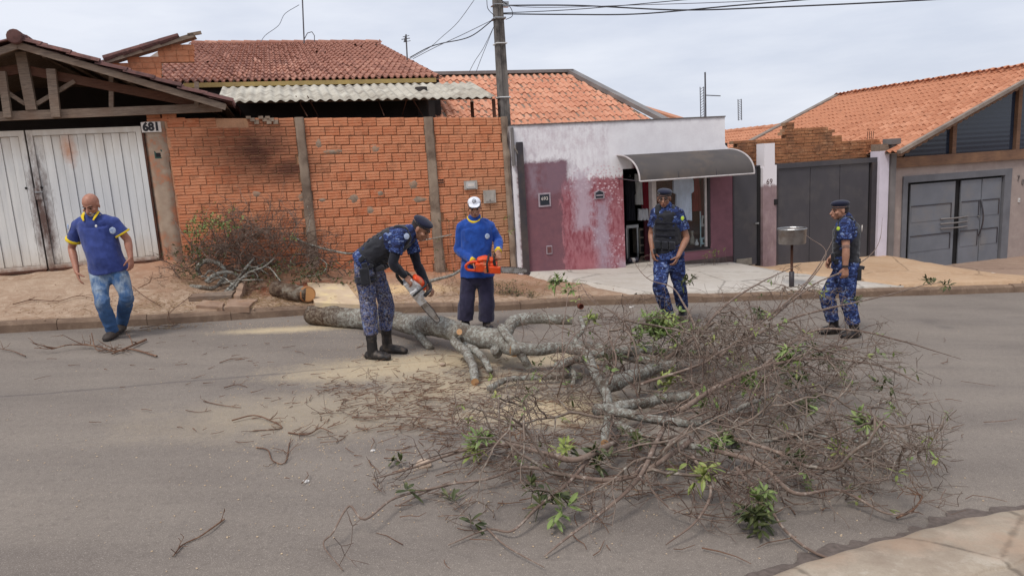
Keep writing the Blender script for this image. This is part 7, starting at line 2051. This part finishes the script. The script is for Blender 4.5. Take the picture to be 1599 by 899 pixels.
# wood chips and pale bits
CHP = MB()
for (cx, cy, sx, sy, n, c_) in ((700, 590, 150, 55, 1500, 0), (860, 640, 50, 20, 900, 0), (600, 690, 160, 60, 500, 0), (470, 512, 70, 6, 500, 0), (900, 740, 300, 80, 500, 0), (300, 640, 260, 120, 260, 0), (620, 560, 80, 20, 700, 0)):
    for _ in range(n):
        px, py = r9.gauss(cx, sx), r9.gauss(cy, sy)
        if py < 503 or py > 896 or px < 0 or px > 1590: continue
        p = rg(px, py, .003); w = r9.uniform(.0018, .0055); a = r9.random() * 6.3; u = V(math.cos(a), math.sin(a), 0) * w; v_ = V(-math.sin(a), math.cos(a), 0) * w * r9.uniform(.4, 1)
        h = V(0, 0, w * .5); CHP.add([p - u - v_, p + u - v_, p + u + v_, p - u + v_, p - u * .7 - v_ * .7 + h, p + u * .7 - v_ * .6 + h, p + u * .7 + v_ * .6 + h, p - u * .6 + v_ * .7 + h], [(4, 5, 6, 7), (0, 1, 5, 4), (1, 2, 6, 5), (2, 3, 7, 6), (3, 0, 4, 7)])
M['chips'] = pmat('wood_chips', S(206, 184, 154), S(180, 152, 122), 60, .9, .1)
CHP.build('wood_chips', M['chips'], kind='stuff')
# twigs one can tell apart
def loose(pts, r, label, kids=3, L=.14, group='loose twigs lying on the road', surf=rg, floor=road_z, mat='twig_red'):
    W = [surf(x, y, h) for x, y, h in pts]; P_, _ = cr(W, [r] * len(W), 4); T_ = Twigs(); T_.seg(P_, r, r * .6, 5)
    for _ in range(kids):
        i = r9.randint(1, len(P_) - 2); t = (P_[i + 1] - P_[i]).normalized(); T_.grow(P_[i], t + V(r9.gauss(0, .7), r9.gauss(0, .7), .25), L, r * .6, 0, r9, floor, .3, .02, (1, 0))
    o = T_.build('fallen_twig', mat, None); return tag(o, label, 'twig', group)
loose([(245, 556, .02), (205, 545, .02), (178, 548, .03), (150, 540, .04), (110, 538, .06), (80, 545, .05)], .010, 'long dark forked twig at the feet of the bald man', 9, .22)
loose([(228, 530, .02), (200, 542, .03), (175, 552, .02)], .014, 'thick short dark stick right of the bald man’s shoe', 4, .14)
loose([(143, 520, .12), (150, 545, .04), (170, 546, .02), (190, 542, .02)], .006, 'bunch of thin brown twigs just before the bald man', 8, .12)
loose([(40, 556, .02), (20, 548, .02), (0, 544, .02)], .006, 'thin curved twig at the left picture edge near the kerb', 2, .1)
loose([(350, 810, .01), (325, 828, .02), (310, 838, .01), (285, 850, .01), (270, 868, .01)], .005, 'kinked thin twig lying alone in the lower left of the road', 4, .08)
loose([(318, 626, .01), (345, 632, .01), (376, 636, .01)], .004, 'thin twig lying flat in the middle left of the road', 2, .07)
loose([(350, 605, .02), (370, 600, .02), (386, 604, .01)], .005, 'short arched twig left of the sawdust patch', 2, .06)
loose([(343, 566, .01), (362, 560, .02), (382, 560, .01)], .005, 'short stick lying left of the sawdust near the kerb', 2, .06)
loose([(362, 656, .02), (395, 648, .03), (420, 655, .02), (440, 668, .01), (395, 672, .01)], .006, 'looping dark twig left of the fine twig litter', 6, .12)
loose([(400, 698, .01), (418, 702, .02), (425, 718, .01), (445, 722, .01), (452, 690, .01)], .005, 'forked twig below the looping dark twig', 5, .12)
loose([(450, 675, .01), (480, 678, .02), (500, 668, .03), (520, 676, .02)], .006, 'straight brown twig at the left fringe of the fallen crown', 6, .12)
loose([(640, 588, .02), (665, 596, .02), (690, 600, .02)], .006, 'small stick between boots and trunk on the sawdust', 3, .08)
loose([(290, 640, .01), (310, 643, .01), (330, 640, .01)], .003, 'very fine twig near the tar seam', 1, .05)
loose([(1400, 808, .02), (1425, 796, .05), (1440, 776, .1), (1432, 770, .12)], .007, 'upright curled twig by the near kerb', 5, .1)
# a chunk, a paper scrap and a cigarette end
def lump(name, px, py, w, h, mat, label, cat, seed=1, surf=rg, n=10, hh=.6):
    c = surf(px, py, 0); b = MB(); rr_ = random.Random(seed); N = 12
    for j, (z, k) in enumerate(((-.02, .85), (.25, 1), (.7, .9), (1.0, .45))):
        for i in range(N):
            a = 2 * PI * i / N; q = k * (1 + .3 * mnoise.noise(V(math.cos(a) * 1.5, math.sin(a) * 1.5, j + seed * 3.1))); b.v.append(tuple(c + V(math.cos(a) * w * q, math.sin(a) * w * hh * q, h * z)))
    for j in range(3):
        for i in range(N): b.f.append((j * N + i, j * N + (i + 1) % N, (j + 1) * N + (i + 1) % N, (j + 1) * N + i))
    b.f.append(tuple(3 * N + i for i in range(N))); return tag(b.build(name, M[mat], smooth=False), label, cat)
M['stone'] = pmat('pale_stone', S(198, 176, 156), S(160, 140, 122), 14, .9, .5, 50)
M['paper'] = pmat('white_paper', S(226, 222, 218), S(200, 196, 190), 30, .8, .1)
M['kerb_broken'] = M['kerb']
lump('stone', 662, 728, .055, .05, 'stone', 'pale fist sized stone lying among the left hand branches', 'stone', 2)
lump('stone', 691, 571, .03, .03, 'stone', 'small pale brown stone on sawdust before the trunk', 'stone', 5)
lump('paper_scrap', 582, 704, .02, .012, 'paper', 'white paper scrap beside a curved twig', 'paper', 3)
lump('paper_scrap', 478, 752, .022, .014, 'paper', 'tiny white roll lying alone on open asphalt', 'paper', 7)
lump('paper_scrap', 831, 472, .022, .03, 'paper', 'small white lump near the kerb behind the arched branch', 'paper', 9)
lump('paper_scrap', 986, 480, .04, .02, 'paper', 'flat white litter at the foot of the far kerb', 'paper', 12)
lump('paper_scrap', 1548, 429, .09, .04, 'paper', 'crumpled white paper on the garage pavement', 'paper', 14, surf=lambda x, y, h: pave_pt(x, y)[0])
M['pipe'] = pmat('rusty_drain', S(116, 64, 48), S(70, 42, 36), 20)
k_ = rg(906, 481, .05); dr = MB().lathe(k_ + V(0, .06, .02), [(.0, -.02), (.032, -.02), (.034, -.06), (.042, -.06), (.042, 0)], 14, V(math.sin(-TH_S), math.cos(TH_S), 0)); tag(dr.build('drain_pipe', M['pipe']), 'short rusty drain pipe end poking from the far kerb', 'pipe')

# ---------------------------------------------------------------- brush heap on the pavement
def pz(x, y):
    p = V(x, y, 0); s = (p - F0).dot(FU); k = kerb_at(s); t = (p - k).dot(FN) / max(.01, (F(s, 0, 0) - k).dot(FN))
    return road_z(x, y) if t < 0 else pave(s, min(1.1, t)).z
def pvp(x, y, h=0):
    """point h above the pavement seen at a pixel"""
    q = pave_pt(x, y)[0]
    for _ in range(8):
        d = ray(x, y); lo = q; z = pz(q.x, q.y) + h; Y = q.y
        # march towards camera
        p = d * (Y / d.y); err = p.z - z
        Y -= err / (-d.z / d.y + .12) * -1 if False else 0
        break
    d = ray(x, y); w = hit(x, y, F(0, -.1, 0), FN); Y = min(q.y, w.y)
    for i in range(400):
        p = ray(x, y) * (Y / ray(x, y).y)
        if p.z >= pz(p.x, p.y) + h: return p
        Y -= .01
    return p
bru = empty('brush_heap', pvp(400, 440), label='heap of cut brush and curled grey branches against the brick wall', cat='brush heap')
BT, BTd = Twigs(), Twigs(); r5 = random.Random(55)
for _ in range(330):
    px = r5.choice([r5.gauss(370, 36), r5.gauss(450, 50), r5.gauss(400, 60)]); px = min(535, max(290, px))
    f = r5.uniform(-.3, 1.0); s = fs(px, 400)[0]; o = -.1 - .9 * r5.random() ** .8; g = V(0, 0, 0); base = F(s, o, 0); base.z = pz(base.x, base.y) + r5.random() * .75 * max(0, 1 - ((px - 415) / 125) ** 2)
    a = r5.uniform(0, 6.28); d = V(math.cos(a), math.sin(a) * .5 - .1, r5.uniform(.1, .9))
    (BT if r5.random() < .5 else BTd).grow(base, d, r5.uniform(.25, .6), r5.uniform(.003, .009), 0, r5, pz, .42, -.03, (3, 3, 0))
BT.build('twigs', 'twig', bru, kind='stuff'); BTd.build('twigs', 'twig_dark', bru, kind='stuff')
def bl(pts, r0, r1, mat='bark', **k): return limb(pts, r0, r1, mat=mat, par=bru, nodes=False, surf=pvp, **k)
bl([(312, 430, .05), (308, 418, .16), (325, 408, .24), (345, 415, .22), (352, 430, .1), (340, 446, .02)], .035, .028)
bl([(322, 440, .05), (338, 428, .14), (360, 424, .2), (378, 432, .14), (392, 420, .2)], .03, .02)
bl([(350, 455, .03), (365, 443, .1), (382, 420, .24), (398, 402, .36)], .026, .016)
bl([(340, 462, .02), (362, 452, .06), (376, 436, .16), (390, 425, .22), (410, 418, .28), (428, 404, .36)], .022, .012)
bl([(300, 446, .02), (330, 450, .04), (350, 440, .08), (372, 446, .04)], .03, .02)
for k in range(14):
    x = r5.uniform(310, 400); y = r5.uniform(412, 448); bl([(x, y, r5.uniform(.05, .2)), (x + r5.uniform(8, 24), y + r5.uniform(-14, 4), r5.uniform(.1, .3)), (x + r5.uniform(28, 50), y + r5.uniform(-12, 12), r5.uniform(.02, .2))], .014, .009, n=6, cut=False)
bl([(455, 369, .62), (478, 380, .52), (510, 389, .44), (545, 396, .4), (580, 388, .42)], .02, .016, n=8)
bl([(585, 400, .45), (640, 380, .5), (680, 372, .5), (706, 366, .5)], .014, .011, n=8)
bl([(670, 440, .25), (700, 432, .3), (722, 420, .34)], .026, .02, n=8)
bl([(490, 400, .3), (465, 396, .36), (455, 404, .3), (452, 420, .18)], .009, .005, n=6, cut=False)
bl([(470, 432, .1), (500, 428, .2), (510, 412, .3), (490, 398, .36)], .009, .005, n=6, cut=False)
bl([(478, 372, .6), (484, 345, .8), (480, 322, .95)], .005, .003, n=5, cut=False)
LB, LBp = Leaves(), Leaves()
for (cx, cy, h, R_, n, W_) in ((335, 345, .95, .2, 60, LBp), (305, 360, .85, .14, 34, LBp), (350, 352, .9, .12, 20, LBp), (300, 385, .6, .12, 12, LB), (300, 400, .5, .2, 36, LB), (330, 395, .4, .15, 20, LB), (290, 425, .15, .12, 16, LB), (410, 436, .15, .2, 40, LB), (460, 430, .2, .25, 70, LB), (430, 410, .3, .2, 26, LB), (500, 425, .2, .25, 50, LB), (388, 352, .6, .25, 22, LB), (540, 445, .05, .15, 20, LB), (455, 372, .62, .06, 6, LBp)):
    c = pvp(cx, cy, h)
    for _ in range(n):
        q = c + V(r5.gauss(0, R_), r5.gauss(0, R_ * .5), r5.gauss(0, R_ * .45)); q.z = max(q.z, pz(q.x, q.y) + .02); W_.tuft(q, V(r5.gauss(0, .6), -.3, r5.gauss(.3, .5)), r5, 4, .055, .02)
LB.build('leaves', 'leaf_dark', bru, kind='stuff'); LBp.build('leaves', 'leaf', bru, kind='stuff')
st_ = Twigs()
for (a, b, c) in (((300, 405, .35), (318, 375, .6), (335, 345, .85)), ((300, 405, .3), (300, 375, .65), (312, 350, .8)), ((335, 400, .4), (355, 370, .65), (340, 345, .85)), ((300, 385, .5), (285, 365, .7), (270, 340, .9))):
    P_, _ = cr([pvp(*a), pvp(*b), pvp(*c)], [1] * 3, 5); st_.seg(P_, .008, .004, 5)
st_.build('stem', 'twig', bru)
# sawn log with pale face
lg_ = empty('sawn_log', pvp(465, 462), label='thick dark bark log with pale round sawn end beside the sawdust slab', cat='log')
a, b = pvp(436, 452, .12), pvp(484, 459, .12)
_, LP, LR = limb([(428, 450, .11), (445, 453, .12), (465, 457, .12), (482, 460, .125)], .115, .105, 'bark_shell', 'bark_brown', lg_, n=18, nodes=False, surf=pvp, lump=.14, cut=False)
t = (LP[-1] - LP[-2]).normalized(); t = (t + V(.0, -.5, .05)).normalized(); c = LP[-1]
M['cut_ring'] = None
def ring_mat():
    t_ = NT('growth_rings'); p = t_.pos(); o = t_.nd('ShaderNodeVectorMath', operation='DISTANCE'); t_.l.new(p, o.inputs[0]); o.inputs[1].default_value = c
    w = t_.math('SINE', t_.math('MULTIPLY', o.outputs['Value'], 420)); col = t_.mix(t_.step(w, -1, 1), S(212, 160, 108), S(196, 140, 90)); col = t_.mix(t_.step(o.outputs['Value'], .085, .105), col, S(150, 104, 70))
    return t_.done(col, .85, 0, .15)
M['cut_ring'] = ring_mat()
MB().lathe(c + t * .0, [(.113, -.05), (.11, .0), (.104, .012), (0, .013)], 24, t).build('sawn_face', M['cut_ring'], lg_, smooth=False)
# pale sawdust-covered slab
sl = empty('concrete_slab', pvp(515, 463), label='pale flat slab dusted with sawdust lying behind the trunk butt', cat='slab')
q4 = [pvp(x, y, .02) for x, y in ((480, 446), (542, 448), (566, 481), (492, 478))]
mb = MB(); mb.add([p + V(0, 0, .05) for p in q4] + [p - V(0, 0, .06) for p in q4], [(0, 3, 2, 1), (4, 5, 6, 7), (0, 1, 5, 4), (1, 2, 6, 5), (2, 3, 7, 6), (3, 0, 4, 7)])
M['slab'] = pmat('sawdust_dusted_concrete', S(206, 184, 156), S(190, 166, 138), 5, .95, .3, 60, dirt=S(220, 198, 150), dsc=3)
mb.build('slab_block', M['slab'], sl)
M['slab_dirty'] = pmat('soil_stained_paving', S(164, 138, 118), S(134, 108, 90), 5, .95, .6, 40, dirt=S(150, 118, 94), dsc=6)
def slab(nm, quad, th, mat, label, cat, lift=.0, tilt=(0, 0, 0, 0)):
    q_ = [pvp(x, y, .01) for x, y in quad]; r = empty(nm, sum(q_, V(0, 0, 0)) / 4, label=label, cat=cat)
    top = [p + V(0, 0, th + tl) for p, tl in zip(q_, tilt)]; bot = [p + V(0, 0, -.03) for p in q_]; mb = MB()
    n = 5
    def fn(u, v):
        a_, b_ = top[0].lerp(top[1], u), top[3].lerp(top[2], u); p = a_.lerp(b_, v)
        e = (0 if 0 < u < 1 and 0 < v < 1 else 1); return p + V(mnoise.noise(p * 14) * .02 * e, mnoise.noise(p * 14 + V(5, 0, 0)) * .02 * e, mnoise.noise(p * 9) * .012)
    mb.grid(fn, n, n); ed = [i for i in range(n + 1)] + [(j + 1) * (n + 1) - 1 for j in range(1, n + 1)] + [n * (n + 1) + i for i in range(n - 1, -1, -1)] + [j * (n + 1) for j in range(n - 1, 0, -1)]
    N = len(mb.v)
    for i in ed: mb.v.append(tuple(Vector(mb.v[i]) - V(0, 0, th + .05)))
    for k in range(len(ed)): mb.f.append((ed[k], ed[(k + 1) % len(ed)], N + (k + 1) % len(ed), N + k))
    mb.build('block', M[mat], r); return r
slab('broken_slab', [(305, 480), (346, 482), (350, 474), (318, 471)], .025, 'slab_dirty', 'broken flat paving piece left of the two beneath the brush', 'paving piece')
slab('broken_slab', [(352, 483), (388, 482), (402, 470), (358, 470)], .028, 'slab_dirty', 'broken flat paving piece right of the two beneath the brush', 'paving piece')
slab('broken_slab', [(366, 468), (376, 469), (384, 452), (378, 449)], .07, 'slab_dirty', 'tilted broken paving piece standing by the red soil', 'paving piece', tilt=(0, 0, .05, .05))
slab('old_plank', [(296, 470), (362, 466), (368, 459), (300, 464)], .05, 'old_wood', 'rotten plank lying on the pavement below the brush', 'plank')
# weeds along the wall
def weeds(nm, spots_, label, cat, matk='leaf_dark', L=.05, W=.016, H=.2, tw=True, stuff=True):
    Lv, T_ = Leaves(), Twigs()
    for (px, py, h, R_, n) in spots_:
        c = pvp(px, py, h)
        for _ in range(n):
            q = c + V(r5.gauss(0, R_), r5.gauss(0, R_ * .5), r5.gauss(0, R_ * .5)); g = pz(q.x, q.y); q.z = max(q.z, g + .01)
            if tw: T_.seg([V(q.x + r5.gauss(0, .05), q.y, g), q.lerp(V(q.x, q.y, g), .4), q], .0028, .002)
            Lv.tuft(q, V(r5.gauss(0, .5), -.3, r5.gauss(.4, .4)), r5, 4, L, W)
    rt_ = empty(nm, pvp(*spots_[0][:2]), label=label, cat=cat); Lv.build('leaves', matk, rt_, kind='stuff')
    if tw: T_.build('stems', 'twig', rt_, kind='stuff')
    return rt_
weeds('weeds', [(800, 458, .03, .12, 30), (830, 462, .02, .1, 16), (790, 450, .08, .12, 24), (770, 445, .1, .1, 14)], 'low weeds and dry grass at the foot of the utility pole', 'weeds', 'leaf_dark', .05, .012)
weeds('wall_plant', [(797, 362, .85, .03, 5), (792, 340, .95, .02, 3)], 'tiny green plant growing out of the wall edge by the pole', 'plant', 'leaf', .05, .018, tw=False)
weeds('dry_shrub', [(700, 345, .7, .12, 9), (725, 335, .85, .1, 7), (690, 400, .4, .15, 9), (715, 420, .25, .1, 8)], 'sparse dry shrub against bricks behind the white capped man', 'shrub', 'leaf_dark', .045, .016)
weeds('window_weed', [(1118, 392, .3, .07, 8), (1105, 400, .2, .05, 5)], 'pale dry weed growing under the shop window corner', 'weed', 'leaf_pale', .05, .018)
DG = Twigs()
for (cx, cy, sx, sy, n, L0) in ((400, 466, 45, 6, 500, .08), (270, 475, 30, 14, 160, .08), (440, 478, 40, 5, 260, .06), (750, 452, 60, 9, 420, .12), (240, 500, 40, 4, 90, .12), (520, 470, 40, 6, 80, .08), (830, 455, 20, 8, 120, .06), (600, 470, 60, 12, 160, .08), (130, 490, 80, 8, 40, .1), (300, 440, 20, 14, 200, .12)):
    for _ in range(n):
        px, py = r5.gauss(cx, sx), r5.gauss(cy, sy); p = pave_pt(px, py)[0] if False else None
        y_ = 9.0; d = ray(px, py); s = 0
        # cheap pavement hit
        Y = 10.0
        for _k in range(4):
            q = d * (Y / d.y); Y += (q.z - pz(q.x, q.y)) / (-(d.z / d.y) + .12)
        q = d * (Y / d.y); q.z = pz(q.x, q.y) + .006; a = r5.uniform(0, 6.28); L = L0 * r5.uniform(.4, 1.4); e_ = q + V(math.cos(a) * L, math.sin(a) * L, r5.uniform(0, .6) * L)
        DG.seg([q, q.lerp(e_, .5) + V(r5.gauss(0, .01), r5.gauss(0, .01), .005), e_], .0024, .0016)
M['straw'] = twig_mat('dry_grass_blades', S(168, 140, 104), S(140, 110, 82), S(186, 162, 122))
DG.build('dry_grass', 'straw', None, kind='stuff')
loose([(20, 475, .02), (50, 468, .02), (90, 470, .02), (120, 462, .02), (145, 465, .03)], .006, 'long wavy twig lying on the pavement before the white gate', 5, .12, 'loose twigs lying on the pavement', pvp, pz)
loose([(205, 445, .05), (225, 462, .02), (252, 478, .02)], .005, 'thin straight twig on the pavement right of the bald man', 3, .1, 'loose twigs lying on the pavement', pvp, pz)
loose([(215, 450, .02), (235, 440, .1), (232, 430, .16)], .005, 'curled twig standing near the gate jamb', 5, .14, 'loose twigs lying on the pavement', pvp, pz)
loose([(218, 512, .03), (245, 508, .04), (272, 508, .02), (262, 492, .1), (300, 460, .2)], .006, 'pale twig reaching from the kerb to the brush heap', 6, .14, 'loose twigs lying on the pavement', pvp, pz)
loose([(1330, 462, .02), (1360, 402, .3), (1385, 408, .25)], .012, 'thick bare stick beside the right hand officer', 2, .1, 'loose twigs lying on the pavement', pvp, pz) if False else None

# pebbles, clods and crumbs of mortar on the dirt pavement
GR = MB()
for (cx, cy, sx, sy, n, w0) in ((380, 465, 90, 14, 420, .012), (120, 480, 130, 20, 260, .008), (700, 455, 110, 14, 320, .010), (500, 440, 120, 10, 160, .016), (850, 462, 40, 6, 120, .010), (1350, 445, 90, 12, 60, .007)):
    for _ in range(n):
        px, py = r5.gauss(cx, sx), r5.gauss(cy, sy); d = ray(px, py); Y = 10.0
        for _k in range(4):
            q = d * (Y / d.y); Y += (q.z - pz(q.x, q.y)) / (-(d.z / d.y) + .12)
        q = d * (Y / d.y); q.z = pz(q.x, q.y); w = w0 * r5.uniform(.4, 1.5); N_ = []
        for k in range(6):
            a = k * PI / 3 + r5.random() * .5; N_.append(q + V(math.cos(a) * w, math.sin(a) * w * .8, -.003))
        T_ = [q + V(math.cos(k * PI / 3 + .2) * w * .6, math.sin(k * PI / 3 + .2) * w * .5, w * r5.uniform(.5, .9)) for k in range(6)]
        GR.add(N_ + T_, [tuple(range(6, 12))] + [(k, (k + 1) % 6, 6 + (k + 1) % 6, 6 + k) for k in range(6)])
M['pebble'] = pmat('soil_pebbles', S(176, 146, 120), S(128, 98, 78), 9, .95, .3, dirt=S(196, 178, 158), dsc=14)
GR.build('pebbles', M['pebble'], kind='stuff')
